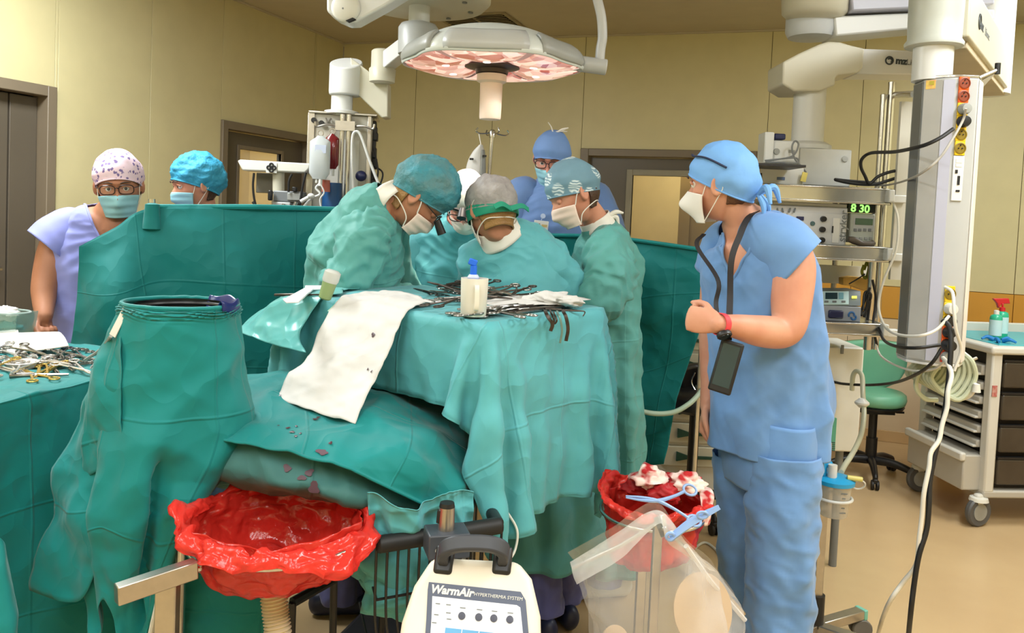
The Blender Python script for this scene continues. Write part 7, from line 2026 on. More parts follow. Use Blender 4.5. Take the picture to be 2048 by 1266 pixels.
P = floorline([(1885, 640, 2.72), (1899, 655, 2.70), (1902, 690, 2.68), (1897, 760, 2.66), (1888, 830, 2.64), (1872, 900, 2.62), (1860, 960, 2.60), (1858, 1010, 2.58), (1853, 1060, 2.57), (1838, 1110, 2.56), (1828, 1170, 2.56), (1820, 1240, 2.58)]) + [atz(1812, 1330, .01), atz(1800, 1500, .01), atz(1700, 1700, .01)]
t = thing('power_cable', 'heavy black cable dropping from the supply pendant to the floor', 'cable', P[0]); mb = MB(); mb.tube(P, .0085, 10); mb.build('lead', m_blackrub, t)
P = floorline([(1886, 716, 2.72), (1897, 730, 2.67), (1903, 752, 2.65), (1896, 782, 2.63), (1894, 815, 2.62), (1884, 850, 2.61), (1878, 880, 2.6), (1862, 905, 2.59), (1858, 935, 2.58), (1848, 985, 2.57), (1844, 1030, 2.57), (1838, 1080, 2.57), (1832, 1130, 2.58), (1806, 1165, 2.6), (1775, 1212, 2.64)]) + [atz(1755, 1275, .01), atz(1735, 1400, .01), atz(1650, 1560, .01)]
t = thing('power_cable', 'twisting white cable falling to the floor beside the heavy black one', 'cable', P[0]); mb = MB(); mb.tube(P, .0075, 10); mb.build('lead', m_wcab, t)
# hose coil under the column
hc = thing('hose_coil', 'coil of pale green hoses hanging from the bottom of the supply pendant', 'hose', at(1900, 720, 3.0))
m_hose = M('coil_palegreen', (202, 208, 180), .35, trans=.2)
for k in range(8):
    xa, xb, lo = 1945 - k * 9, 1885 - k * 7, 800 - 6 * k
    mb = MB(); mb.tube([at(xa - 20, 705, 3.03 + .012 * k), at(xa, 725, 3.0 + .012 * k), at(xa + 4 - 4 * k, 760, 3.0 + .012 * k), at((xa + xb) / 2 - 3 * k, lo, 3.0 + .014 * k), at(xb - 22, 760 - 2 * k, 3.02 + .014 * k), at(xb, 722, 3.04 + .012 * k)], .0095, 8)
    mb.build('hose_loop', m_hose, hc)
mb = MB(); mb.tube([at(1880, 735, 3.06), at(1840, 745, 3.06), at(1832, 775, 3.06), at(1850, 797, 3.06), at(1875, 800, 3.06)], .009, 8); mb.build('hose_loop', m_hose, hc)
mb = MB(); a = at(1953, 768, 2.98); mb.cyl(a, a + [0, 0, -.03], .012, .016); mb.tube([a, at(1940, 790, 3.0), at(1915, 800, 3.03)], .009, 8); mb.build('hose_end', m_white2, hc)
mb = MB(); q = at(1905, 722, 3.04); mb.tube([q + [-.06, 0, .02], q + [0, -.02, -.012], q + [.09, 0, .015]], .006, 8); mb.cyl(q + [0, 0, -.01], (q[0], q[1], cz0 + .005), .008); mb.build('hook', m_steel, hc)

# ------------------------------------------------------------------ drawer trolley at the right
m_trol = M('trolley_grey', (178, 174, 164), .42, var=.02)
m_trol_l = M('trolley_pale', (206, 204, 196), .4, var=.02)
m_bin = M('bin_smoke', (66, 58, 48), .25, var=.1)
k0 = np.append(atz(1962, 1055, 0.0)[:2], 0)          # near corner post on the floor
ea, eb = unit([-.10, .995, 0]), unit([.995, .10, 0])   # along the drawer side, along the bin side
TRL, TRW, TRH, TRB = .62, .95, 1.0, .19
def trp(a, b, z): return k0 + ea * a + eb * b + np.array([0, 0, z])
RTR = np.stack([eb, ea, [0, 0, 1.0]], 1)
tr = thing('drawer_trolley', 'grey drawer trolley on casters with dark bins and a teal tray top at the right', 'trolley', trp(TRL / 2, TRW / 2, 0))
def tbx(mb, a0, a1, b0, b1, z0, z1): mb.box(trp((a0 + a1) / 2, (b0 + b1) / 2, (z0 + z1) / 2), (b1 - b0, a1 - a0, z1 - z0), RTR)
for a, b in ((0.03, .03), (TRL - .03, .03), (.03, TRW - .03), (TRL - .03, TRW - .03)):
    mb = MB(); tbx(mb, a - .03, a + .03, b - .03, b + .03, TRB, TRH - .03); mb.build('post', m_trol_l, tr, bevel=.01)
mb = MB(); tbx(mb, .06, TRL - .06, .06, TRW - .06, TRB, TRH - .05); mb.build('core', M('trolley_core', (44, 40, 36), .6), tr)
mb = MB(); tbx(mb, 0, TRL, 0, TRW, TRB - .03, TRB + .012); mb.build('bottom_frame', m_trol, tr, bevel=.01)
mb = MB(); tbx(mb, -.02, TRL + .02, -.02, TRW + .02, TRH - .05, TRH - .006); mb.build('top_frame', m_trol_l, tr, bevel=.014, seg=3)
mb = MB(); tbx(mb, .03, TRL - .02, .05, TRW - .02, TRH - .008, TRH - .002); mb.build('teal_mat', M('tray_teal', (70, 176, 186), .35), tr)
mb = MB(); tbx(mb, TRL - .01, TRL + .015, .0, TRW, TRH - .01, TRH + .05); tbx(mb, 0, TRL, TRW - .01, TRW + .015, TRH - .01, TRH + .05); mb.build('rim', m_trol_l, tr, bevel=.008)
zs_ = [(.90, .815), (.805, .735), (.725, .655), (.645, .575), (.565, .495), (.485, .415)]
for z1, z0 in zs_:
    mb = MB(); tbx(mb, .065, TRL - .065, -.012, .05, z0 + .006, z1 - .022); d_ = mb.build('drawer', m_trol, tr, bevel=.008)
    mb = MB(); tbx(mb, .07, TRL - .07, -.030, .0, z0 + .006, z0 + .020); mb.build('handle', m_trol_l, d_, bevel=.005)
mb = MB(); tbx(mb, .04, TRL - .065, -.10, .05, .19, .385); d_ = mb.build('deep_drawer', m_trol, tr, bevel=.008)
mb = MB(); tbx(mb, .03, TRL - .06, -.125, -.09, .352, .40); mb.build('handle', m_trol_l, d_, bevel=.01)
zz = np.linspace(TRB + .03, TRH - .07, 5)
for i in range(4):
    mb = MB(); tbx(mb, .005, .05, .075, TRW - .08, zz[i] + .012, zz[i + 1] - .02); b_ = mb.build('bin', m_bin, tr, bevel=.012)
    mb = MB(); tbx(mb, .002, .03, .07, TRW - .075, zz[i + 1] - .022, zz[i + 1] - .010); mb.build('bin_lip', m_black, b_)
mb = MB(); tbx(mb, -.004, .0, .006, .035, .72, .78); mb.build('red_label', M('label_red', (170, 72, 70), .5, rgb2=(190, 150, 140), vscale=60), tr)
for a, b in ((.02, -.01), (TRL - .05, 0.0), (.04, TRW - .04), (TRL - .04, TRW - .04)):
    c = trp(a, b, .081); sd = unit(eb * .85 + ea * .2 if a < .1 else eb)
    mb = MB(); ax = unit(np.cross(sd, [0, 0, 1]))
    mb = MB(); mb.lathe([(.044, -.015), (.074, -.018), (.081, -.009), (.081, .009), (.074, .018), (.044, .015)], c, ax, 32); w_ = mb.build('wheel', M('caster_tyre', (84, 84, 84), .5), tr, angle=35)
    mb = MB(); mb.lathe([(.004, -.019), (.046, -.0185), (.048, 0), (.046, .0185), (.004, .019)], c, ax, 24); mb.build('hub', m_grey, w_)
    mb = MB(); mb.box(c + [0, 0, .07], (.04, .05, .06), np.stack([ax, sd, [0, 0, 1]], 1)); mb.build('fork', m_trol_l, tr, bevel=.012)
    mb = MB(); mb.lathe([(.05, 0), (.045, .018), (.02, .024)], (c[0], c[1], .142), n=20); mb.build('bumper', m_white2, tr)
def bottle(name, label, loc, r, h, body_m, cap_m, lab_m, pump=False):
    t = thing(name, label, 'bottle', loc)
    mb = MB(); mb.lathe([(r * .9, 0), (r, .006), (r, h * .74), (r * .85, h * .82), (r * .4, h * .86), (r * .38, h * .88)], loc, n=24); mb.build('body', body_m, t, angle=50)
    mb = MB(); mb.lathe([(r * 1.01, h * .16), (r * 1.012, h * .68)], loc, n=24, caps=False); mb.build('label', lab_m, t)
    mb = MB(); mb.lathe([(r * .46, h * .86), (r * .44, h * .98), (r * .2, h)], loc, n=18); mb.build('cap', cap_m, t)
    if pump:
        mb = MB(); z = np.asarray(loc) + [0, 0, h]; mb.cyl(z, z + [0, 0, .02], .006); mb.prism([z + q for q in np.array([[-.055, 0, .045], [.035, 0, .05], [.045, 0, .02], [-.005, 0, .016], [-.02, 0, -.01], [-.03, 0, .018]])], (0, .022, 0)); mb.build('trigger', M('trigger_red', (196, 32, 40), .4), t, bevel=.004)
    return t
bl = atz(2034, 672, 1.0)
bottle('disinfectant_bottle', 'green disinfectant bottle with white pump cap on the trolley top', trp(.10, .16, TRH - .001) + np.array([-.018, .1, 0]), .032, .17, M('bottle_green', (40, 170, 132), .3), m_white, M('label_paleblue', (190, 222, 226), .5))
bottle('spray_bottle', 'spray bottle with a red trigger behind the green disinfectant bottle', trp(.30, .26, TRH - .001), .035, .18, M('bottle_green', (40, 170, 132)), M('trigger_red', (196, 32, 40), .4), M('label_paleblue', (190, 222, 226)), True)
gl = thing('glove_pile', 'crumpled blue gloves lying on the teal trolley top', 'gloves', trp(.16, .16, TRH))
for k in range(5):
    a = k * 1.3; q = trp(.14, .13, TRH + .008) + np.array([.02 * math.cos(a), .03 * math.sin(a), 0]); mb = MB(); mb.tube([q, q + [.03 * math.cos(a), .04 * math.sin(a), .012], q + [.06 * math.cos(a + .3), .07 * math.sin(a + .3), 0]], [.012, .010, .006], 8); mb.build('finger', M('glove_blue', (30, 120, 190), .5), gl)
rb = thing('red_bin', 'red waste container standing behind the drawer trolley', 'bin', np.append(atz(1908, 905, 0)[:2], 0))
q = at(1912, 905, 5.4); mb = MB(); mb.lathe([(.08, 0), (.10, .30), (.105, .34), (.10, .345)], (q[0] - .02, 5.4, 0), n=28); mb.build('body', M('bin_red', (206, 72, 46), .4), rb, angle=50)
mb = MB(); mb.lathe([(.107, .335), (.107, .36), (.06, .372), (.02, .372)], (q[0] - .02, 5.4, 0), n=28); mb.build('lid', M('bin_red_lid', (190, 58, 40), .4), rb, angle=50)

# ------------------------------------------------------------------ suction canister on its stand
cn = thing('suction_stand', 'steel suction stand on casters with a blue-lidded canister beside the man', 'stand', (*at(1640, 1220, 2.95)[:2], 0))
q = at(1668, 1000, 2.9); r_ = 32 * mps(2.9)
za, zb_ = at(1668, 1030, 2.9)[2], at(1668, 965, 2.9)[2]
mb = MB(); mb.lathe([(r_ * .78, za - zb_), (r_ * .86, (za - zb_) * .95), (r_, -.01), (r_ * 1.02, 0)], (q[0], 2.9, zb_), n=36); mb.build('canister', film('canister_clear', (214, 208, 196), .38, .1), cn, angle=50)
mb = MB(); mb.lathe([(r_ * 1.02, -.004), (r_ * 1.18, 0), (r_ * 1.2, .014), (r_ * .9, .024), (r_ * .3, .03)], (q[0], 2.9, zb_), n=36); lid = mb.build('lid', M('canister_blue', (36, 160, 216), .35), cn, angle=50)
mb = MB(); z = np.array([q[0] - .02, 2.88, zb_ + .026]); mb.cyl(z, z + [0, 0, .045], .016); mb.build('port', m_white, lid)
mb = MB(); z = np.array([q[0] - .045, 2.90, zb_ + .026]); mb.cyl(z, z + [0, 0, .05], .012); mb.cyl(z + [0, 0, .03], z + [.03, 0, .045], .008); mb.build('nozzle', MATS['canister_blue'], lid)
mb = MB(); z = np.array([q[0] + .03, 2.87, zb_ + .03]); mb.cyl(z, z + [.05, -.01, -.002], .009); mb.build('elbow', M('elbow_yellow', (220, 208, 120), .4), lid)
mb = MB(); mb.torus((q[0], 2.9, (za * .45 + zb_ * .55)), r_ * 1.06, .0055, n=36); mb.torus((q[0] + r_ * 1.35, 2.88, zb_ + .002), .022, .003, normal=(.1, 1, .6), n=20); mb.build('holder_ring', m_white, cn)
for k in range(5): mb = MB(); zz_ = zb_ - .022 - k * .018; mb.box((q[0] + .012, 2.9 - r_ * .985 + .004 * k * .4, zz_), (.022 if k % 2 == 0 else .012, .002, .004)); mb.build('scale_mark', m_text_g, cn)
pc = at(1639, 1100, 2.98)
mb = MB(); mb.box((pc[0], 2.98, .44), (.034, .034, .72)); mb.build('pole', m_steel, cn, bevel=.004)
mb = MB(); mb.cyl((pc[0], 2.98, .10), (pc[0], 2.98, .22), .030); mb.build('collar', m_black, cn)
for ang, L in ((-.62, .42), (.5, .26), (2.5, .36), (3.8, .36)):
    d = np.array([math.cos(ang), math.sin(ang), 0]); e = np.array([pc[0], 2.98, .095]) + d * L
    mb = MB(); mb.box(np.array([pc[0], 2.98, .095]) + d * L / 2, (L, .045, .036), rotz(ang)); lg = mb.build('leg', m_steel, cn, bevel=.004)
    mb = MB(); mb.box(e, (.02, .05, .04), rotz(ang)); mb.build('end_cap', M('cap_teal', (120, 190, 170), .5), lg, bevel=.004)
    mb = MB()
    for s_ in (-1, 1): mb.cyl(e + [0, s_ * .012, -.055], e + [0, s_ * .028, -.055], .038, n=24)
    mb.build('caster_wheel', M('caster_grey', (108, 104, 98), .5), lg, bevel=.004)
    mb = MB(); mb.box(e + [0, 0, -.04], (.03, .022, .055), rotz(ang)); mb.build('caster_fork', m_lightgrey, lg, bevel=.005)
sh2 = thing('suction_tube', 'clear suction tube arching from the white cabinet down to the canister lid', 'tube', at(1715, 760, 3.6))
mb = MB(); mb.tube([at(x, y, d) for x, y, d in ((1704, 780, 3.62), (1706, 752, 3.6), (1714, 742, 3.58), (1724, 752, 3.55), (1726, 790, 3.5), (1728, 830, 3.42), (1722, 870, 3.3), (1706, 905, 3.15), (1690, 930, 3.02), (1682, 945, 2.93))], .0105, 10); mb.build('hose_body', M('tube_clear', (214, 216, 196), .25, trans=.3), sh2)
mb = MB(); q = at(1724, 806, 3.47); mb.lathe([(.012, -.02), (.03, -.004), (.03, .004), (.012, .02)], q, n=18); mb.build('filter', m_white, sh2)

# ------------------------------------------------------------------ red waste bags on ring stands
m_redbag = M('red_bag_film', (246, 66, 56), .22, var=.06, trans=.4, coat=.5, bump=.5, bscale=38)
m_redbag_d = M('red_bag_inner', (226, 58, 48), .2, var=.08, trans=.4, coat=.5, bump=.6, bscale=30)
def bag_rings(c, R, prof, n=160, seed=1, wav=.05, lobes=(5, 9, 13), F=None, m=60):
    th = np.linspace(0, 2 * np.pi, n, endpoint=False)[None]
    pr = catmull(np.array(prof, float), m)
    r = pr[:, :1]; z = pr[:, 1:2]; w = pr[:, 2:3]
    rs = np.random.RandomState(seed)
    ph = rs.rand(len(lobes)) * 6.28
    k = sum(np.sin(l * th + p + 2.0 * np.sin(2 * th + p) + 6 * z) / (1 + i * .5) for i, (l, p) in enumerate(zip(lobes, ph)))
    rr = R * r * (1 + wav * w * k)
    zz = z + .010 * w * np.sin(3 * th + ph[0]) * (z > -.02)
    return c + np.stack([rr * np.cos(th), rr * np.sin(th), zz], -1)
def red_bag(label, sl, hoop, R, fx, depth, seed, base_label, arm):
    t = thing('waste_bag', label, 'waste bag', hoop - np.array([0, 0, depth]))
    # outer skirt over the hoop, then inside, then the hanging sack
    P = bag_rings(hoop, R, [(1.12, -.016, 1.3), (1.12, -.006, 1.2), (1.09, .004, .8), (1.03, .012, .4), (.98, .008, .3), (.95, -.004, .3)], seed=seed, wav=.022)
    th = np.linspace(0, 2 * np.pi, P.shape[1], endpoint=False)
    lift = fx(th)
    wgt = np.linspace(1, 0, P.shape[0])[:, None] ** .8; P[..., 2] += (wgt * .012 * soft(np.stack([np.cos(th) * 3, np.sin(th) * 3, th * 0], -1), .6, seed)[None])
    P[..., 2] += lift[None] * wgt
    P = sheet(P, .011, .032, seed, cv=True, softamp=.002, softscale=.04)
    sheet_obj('cuff', P, m_redbag, t, cv=True, solid=.0008)
    P = bag_rings(hoop, R, [(.96, .012, .4), (.93, -.03, .5), (.92, -depth * .3, .7), (.88, -depth * .6, .9), (.72, -depth * .85, 1.0), (.42, -depth * .97, .8), (.02, -depth, .1)], seed=seed + 1, wav=.03)
    P = sheet(P, .014, .06, seed + 3, cv=True)
    sheet_obj('sack', P, m_redbag_d, t, cv=True, solid=.0008)
    s = thing('ring_stand', base_label, 'stand', (hoop[0], hoop[1], 0))
    mb = MB(); mb.torus(hoop + [0, 0, -.030], R * 1.03, .0060, n=72, k=10); mb.build('hoop', m_chrome, s)
    arm(s)
    return t
H1 = at(556, 1036, 1.90); R1_ = .205
def arm1(s):
    a, b = at(232, 1190, 1.60), at(392, 1136, 1.715)
    d = unit(b - a); F = frame(d)
    mb = MB(); mb.box((a + b) / 2, (.028, .040, np.linalg.norm(b - a)), np.stack([np.cross(unit(np.cross([0, 0, 1], d)), d) * 0 + unit(np.cross([0, 0, 1], d)), np.cross(d, unit(np.cross([0, 0, 1], d))), d], 1)); mb.build('cross_bar', m_steel, s, bevel=.003)
    mb = MB(); q = (a + b) / 2 - d * -.01; mb.box((q[0], q[1] + .03, q[2] / 2 - .01), (.045, .03, q[2])); mb.build('post', m_steel, s, bevel=.003)
    mb = MB(); mb.tube([b - d * .01, b + d * .01, H1 + np.array([-R1_ * .74, -R1_ * .72, -.030])], .008, 10); mb.build('hoop_bracket', m_chrome, s)
    mb = MB()
    for dx, dy in ((.3, .1), (-.25, .2), (.05, -.28), (.1, .34)): mb.poly([(q[0], q[1] + .03, .05), (q[0] + dx, q[1] + .03 + dy, .03)], .016)
    mb.build('base', m_steel, s)
fx1 = lambda th: .004 * np.clip(np.sin(th), 0, 1) + .002 + .030 * np.exp(-((np.angle(np.exp(1j * (th - .55)))) / .40) ** 2) * 3.0 + .02 * np.exp(-((np.angle(np.exp(1j * (th - 2.3)))) / .6) ** 2) - .075 * np.exp(-((np.angle(np.exp(1j * (th - 5.7)))) / .5) ** 2) + .02 * np.exp(-((np.angle(np.exp(1j * (th - 3.3)))) / .4) ** 2)
red_bag('large empty red waste bag cuffed over a chrome hoop in the left foreground', None, H1, R1_, fx1, .135, 111, 'steel stand whose hoop holds the large empty red bag', arm1)
H2 = at(1305, 1004, 2.42); R2_ = .150
def arm2(s):
    mb = MB(); mb.box((H2[0] + .01, H2[1] + R2_ + .03, (H2[2] - .03) / 2), (.03, .03, H2[2] - .03)); mb.build('post', m_steel, s, bevel=.003)
    mb = MB(); mb.poly([(H2[0] + .01, H2[1] + R2_ + .03, H2[2] - .03), H2 + np.array([0, R2_, -.012])], .008)
    mb.build('hoop_bracket', m_chrome, s)
    mb = MB()
    for k in range(4): mb.poly([(H2[0] + .01, H2[1] + R2_ + .03, .05), (H2[0] + .01 + .2 * math.cos(k * 1.57 + .6), H2[1] + R2_ + .03 + .2 * math.sin(k * 1.57 + .6), .03)], .014)
    mb.build('base', m_steel, s)
fx2 = lambda th: .02 + .06 * np.exp(-((np.angle(np.exp(1j * (th - 2.5)))) / .7) ** 2)
red_bag('red waste bag full of bloody gauze standing between drape and man', None, H2, R2_, fx2, .19, 131, 'steel stand whose hoop holds the red bag of bloody gauze', arm2)
def bloody(m, N, L, b, ramp, tc):
    nz = N.new('ShaderNodeTexNoise'); nz.inputs['Scale'].default_value = 22; L.new(tc.outputs['Object'], nz.inputs['Vector'])
    r = N.new('ShaderNodeValToRGB'); e = r.color_ramp.elements
    e[0].position, e[1].position = .36, .50; e[0].color = (*lin((176, 20, 26)), 1); e[1].color = (*lin((240, 214, 206)), 1)
    L.new(nz.outputs['Fac'], r.inputs['Fac']); L.new(r.outputs['Color'], b.inputs['Base Color'])
m_gz = M('gauze_bloody', (236, 206, 200), .8, extra=bloody); m_gzr = M('gauze_red', (176, 22, 28), .6, var=.15)
def crumpled(c, r, seed, sx=1.0, sy=1.0, sz=.6, amp=.35):
    th = np.linspace(.02, np.pi - .02, 22); ph = np.linspace(0, 2 * np.pi, 30, endpoint=False)
    d = np.stack([np.sin(th)[:, None] * np.cos(ph), np.sin(th)[:, None] * np.sin(ph), np.cos(th)[:, None] * np.ones(30)], -1)
    k = 1 + amp * 2 * crumple(d, .55, seed, 3)
    return c + d * k[..., None] * r * np.array([sx, sy, sz])
for i, (px, py, d, r, mt, lab) in enumerate([(1298, 956, 2.39, .052, m_gz, 'white gauze swab with red stain at the top middle of the small red bag'), (1335, 965, 2.44, .038, m_gzr, 'blood soaked gauze between the two pale swabs in the small red bag'), (1372, 966, 2.39, .052, m_gz, 'blood spotted gauze on the right of the small red bag'), (1330, 985, 2.36, .045, m_gzr, 'dark red gauze under the blue scissors in the small red bag'), (1275, 975, 2.45, .045, m_gzr, 'soaked red gauze on the left of the small red bag')]):
    t = thing('gauze_swab', lab, 'gauze', at(px, py + 14, d)); mb = MB(); mb.grid(crumpled(at(px, py, d), r, 140 + i, 1, .8, .62), cv=True, capu=True); mb.build('wad', mt, t, angle=70)
t = thing('gauze_swab', 'long blood spotted gauze hanging over the right rim of the small red bag', 'gauze', at(1412, 1050, 2.36))
net = [[at(1385, 968, 2.46), at(1400, 966, 2.46)], [at(1400, 985, 2.38), at(1424, 985, 2.40)], [at(1404, 1015, 2.35), at(1424, 1012, 2.37)], [at(1408, 1052, 2.35), at(1420, 1050, 2.37)]]
sheet_obj('strip', sheet(patch(net, 24, 10), .006, .05, 150), m_gz, t)

# ------------------------------------------------------------------ clear bag on a stand
cbx = thing('clear_bag', 'large clear plastic bag draped on a stand, in front of the man in blue', 'plastic bag', at(1310, 1400, 1.95) * [1, 1, 0] + [0, 0, .12])
m_clear = film('bag_clear_film', (232, 232, 234), .09, .16); m_clear2 = film('bag_clear_double', (238, 238, 238), .30, .16)
net = [[(1140, 1124, 1.98), (1230, 1075, 1.90), (1318, 1022, 1.86), (1372, 1088, 1.86), (1440, 1150, 1.93), (1490, 1222, 1.98)],
       [(1165, 1190, 1.96), (1240, 1165, 1.86), (1322, 1130, 1.82), (1390, 1170, 1.82), (1440, 1200, 1.90), (1491, 1250, 1.97)],
       [(1185, 1260, 1.96), (1245, 1260, 1.84), (1326, 1250, 1.80), (1396, 1260, 1.80), (1450, 1270, 1.88), (1490, 1300, 1.96)],
       [(1190, 1420, 1.98), (1250, 1430, 1.86), (1330, 1440, 1.82), (1400, 1440, 1.82), (1450, 1430, 1.90), (1485, 1420, 1.97)]]
P = patch([[at(*q) for q in r] for r in net], 50, 60)
P = sheet(P, .006, .12, 161, softamp=.006, softscale=.08)
sheet_obj('front_film', P, m_clear, cbx, solid=0)
P2 = P * 1.0; P2[..., 1] += .06 + .10 * np.sin(np.linspace(0, np.pi, 50))[:, None]; sheet_obj('back_film', P2, m_clear, cbx, solid=0)
net = [[(1140, 1124, 1.975), (1230, 1068, 1.895), (1316, 1020, 1.85), (1374, 1086, 1.85), (1434, 1145, 1.925)], [(1156, 1168, 1.955), (1240, 1118, 1.87), (1318, 1046, 1.83), (1340, 1090, 1.84), (1420, 1140, 1.91)]]
sheet_obj('folded_cuff', sheet(patch([[at(*q) for q in r] for r in net], 14, 50), .006, .06, 163), m_clear2, cbx, solid=0)
mb = MB(); mb.tube(ats([(1372, 1092, 1.84), (1420, 1160, 1.90), (1460, 1205, 1.95), (1490, 1240, 1.97)]), .006, 8); mb.build('rolled_edge', m_clear2, cbx)
q = at(1405, 1220, 1.90); a_ = np.linspace(0, 2 * np.pi, 48, endpoint=False); F_ = frame(unit([.12, -1, .35]))
mb = MB(); mb.prism(q + np.cos(a_)[:, None] * F_[:, 0] * .072 + np.sin(a_)[:, None] * F_[:, 1] * .086, F_[:, 2] * .004); mb.build('round_insert', M('insert_beige', (196, 172, 144), .5), cbx)
q = at(1230, 1285, 1.92); mb = MB(); mb.prism(q + np.cos(a_)[:, None] * F_[:, 0] * .035 + np.sin(a_)[:, None] * F_[:, 1] * .04, F_[:, 2] * .004); mb.build('round_insert', MATS['insert_beige'], cbx)
cs = thing('bag_stand', 'steel stand with a flat head inside the clear plastic bag', 'stand', (*at(1312, 1300, 1.99)[:2], 0))
q = at(1316, 1046, 1.99)
mb = MB(); mb.box((q[0], 1.99, q[2] / 2), (.022, .022, q[2])); mb.build('post', m_steel, cs, bevel=.003)
mb = MB(); mb.prism([at(1306, 1036, 1.97), at(1322, 1030, 1.95), at(1330, 1074, 1.93), at(1322, 1076, 1.95)], (.012, .01, 0)); mb.cyl(at(1325, 1056, 1.94), at(1329, 1058, 1.90), .006); mb.build('head_clamp', m_steel, cs, bevel=.002)
mb = MB(); mb.poly([q, at(1240, 1092, 1.95), at(1146, 1135, 2.0)], .005); mb.poly([q, at(1372, 1095, 1.90), at(1488, 1228, 2.0)], .005); mb.build('arm', m_steel, cs)
mb = MB()
for k in range(4): mb.poly([(q[0], 1.99, .04), (q[0] + .24 * math.cos(k * 1.57 + .7), 1.99 + .24 * math.sin(k * 1.57 + .7), .025)], .014)
mb.build('base', m_steel, cs)

# ------------------------------------------------------------------ instruments
m_inst = M('instrument_steel', (140, 136, 130), .3, .9, var=.12, vscale=60)
m_inst_d = M('instrument_dark', (78, 70, 64), .4, .8, var=.15, vscale=60)
m_gold = M('instrument_gold', (196, 164, 86), .35, .7, var=.1)
m_bplast = M('clamp_blue', (140, 172, 222), .4)
def clamp_parts(L=.16, ring=.013, open_=.07, mats=(m_inst,), th=.0032, jaw=.35):
    """two crossed limbs with finger rings, lying in the x-y plane, hinge at the origin; +x to the tip"""
    out = []
    for s in (-1, 1):
        mb = MB()
        hx = L * (1 - jaw)
        mb.tube([(L * jaw, s * .0022, .0), (L * jaw * .5, s * .004, .0), (0, -s * .001, .0), (-hx * .5, -s * (.006 + open_ * .10), .0), (-hx + ring, -s * (.010 + open_ * .2), .0)], [th * .5, th * .9, th * 1.3, th, th], 7, 18)
        mb.torus((-hx, -s * (.010 + open_ * .2 + ring * .35), 0), ring, th * .85, n=18, k=6, sx=1.25)
        out.append(mb)
    return out
def clamp(label, loc, group=None, rz=0.0, mat=m_inst, name='clamp', cat='instrument', R=None, **k):
    t = thing(name, label, cat, loc, group)
    for mb in clamp_parts(**k):
        if R is not None: mb.xf(R, (0, 0, 0))
        else: mb.xf(rotz(rz), (0, 0, 0))
        mb.v = [v + ORG[t.name] for v in mb.v]; mb.build('limb', mat, t)
    return t
rs = random.Random(5)
t0_ = clamp('steel ring-handled clamp in the heap at the back of the instrument table', tab(.22, .30, .014), 'clamps heaped on the instrument table', .4)
t1_ = clamp('dark ring-handled clamp in the heap at the back of the instrument table', tab(.30, .33, .018), 'dark clamps heaped on the instrument table', 1.2, m_inst_d)
k = 0
for i in range(44):
    a, b = rs.uniform(.05, .46), rs.uniform(.20, .56)
    if (a < .12 and b < .26) or (a < .25 and b > .25): continue
    src = (t0_, t1_)[i % 2]
    tilt = roty(rs.uniform(-.12, .12)) @ rotx(rs.uniform(-.25, .25))
    dup(src, tab(a, b, .014 + .006 * (i % 6)), R=rotz(rs.uniform(-.5, 6.0)) @ tilt)
t2_ = clamp('steel clamp stacked with its rings towards us at the front of the instrument table', tab(.12, .07, .012), 'clamps stacked at the front corner of the instrument table', 2.5)
for i in range(11):
    dup(t2_, tab(.09 + .012 * i, .075 + .004 * (i % 3), .010 + .0035 * (i % 5)), R=rotz(-1.75 + rs.uniform(-.25, .25)) @ rotx(rs.uniform(-.2, .2)))
def rod(label, a, b, r, mat, group=None, name='probe', hook=False, tip=True):
    a, b = np.asarray(a, float), np.asarray(b, float)
    t = thing(name, label, 'instrument', (a + b) / 2, group)
    d = unit(b - a)
    mb = MB(); mb.cyl(a, a + (b - a) * .42, r * 1.5, r * 1.5, 10); mb.build('handle', mat, t, bevel=.0008)
    mb = MB(); pts = [a + (b - a) * .42, a + (b - a) * .8, b]
    if hook: pts += [b + d * .006 + np.array([0, 0, -.004]), b + np.array([0, 0, -.016])]
    mb.tube(pts, [r, r * .8, r * .6] + ([r * .6, r * .6] if hook else []), 8); mb.build('shaft', mat, t)
    return t
rods = None
for i in range(14):
    a, b = .22 + .022 * (i % 7), .05 + .010 * (i // 7)
    z = .008 + .005 * (i // 7) + .002 * (i % 2)
    pa, pb = tab(.17 + .02 * (i % 4), .04 + .011 * i * .6, z), tab(.50 + .012 * (i % 5), .035 + .012 * i * .6 + rs.uniform(-.02, .02), z)
    rod('thin brown-steel instrument in the row along the front edge of the instrument table', pa, pb, .0032, m_inst_d if i % 3 else m_inst, 'long thin instruments along the front edge')
rod('long hooked steel probe overhanging the right end of the instrument table', at(1090, 622, 2.46) + np.array([0, 0, .006]), at(1166, 630, 2.50) + np.array([0, 0, .012]), .0035, m_inst_d, None, 'hook_probe', True)
for i, (x0, y0, x1, y1, w) in enumerate([(1096, 634, 1103, 662, .010), (1113, 638, 1111, 648, .005), (1120, 636, 1122, 686, .006), (1132, 634, 1134, 682, .010), (1106, 634, 1106, 652, .005)]):
    d = 2.34 + i * .012
    t = thing('retractor', ['curved steel retractor hanging furthest left over the table front', 'short hook hanging second over the table front', 'grey-green slim blade hanging mid-row over the table front', 'longest dark curved retractor hanging at the right of the row', 'small hook hanging beside the left retractor'][i], 'instrument', at(x0, y0, d))
    mb = MB(); P_ = [at(x0 - 6, y0 - 14, d + .05), at(x0 - 4, y0 - 8, d), at(x0, y0, d - .012), at(x1 + 2, (y0 + y1) / 2, d - .012), at(x1 - 2, y1, d - .008)]
    ribbon(mb, P_, w, (1, 0.2, 0), .003); mb.build('blade', m_inst_d if i != 2 else M('blade_greygreen', (110, 140, 132), .4, .4), t)
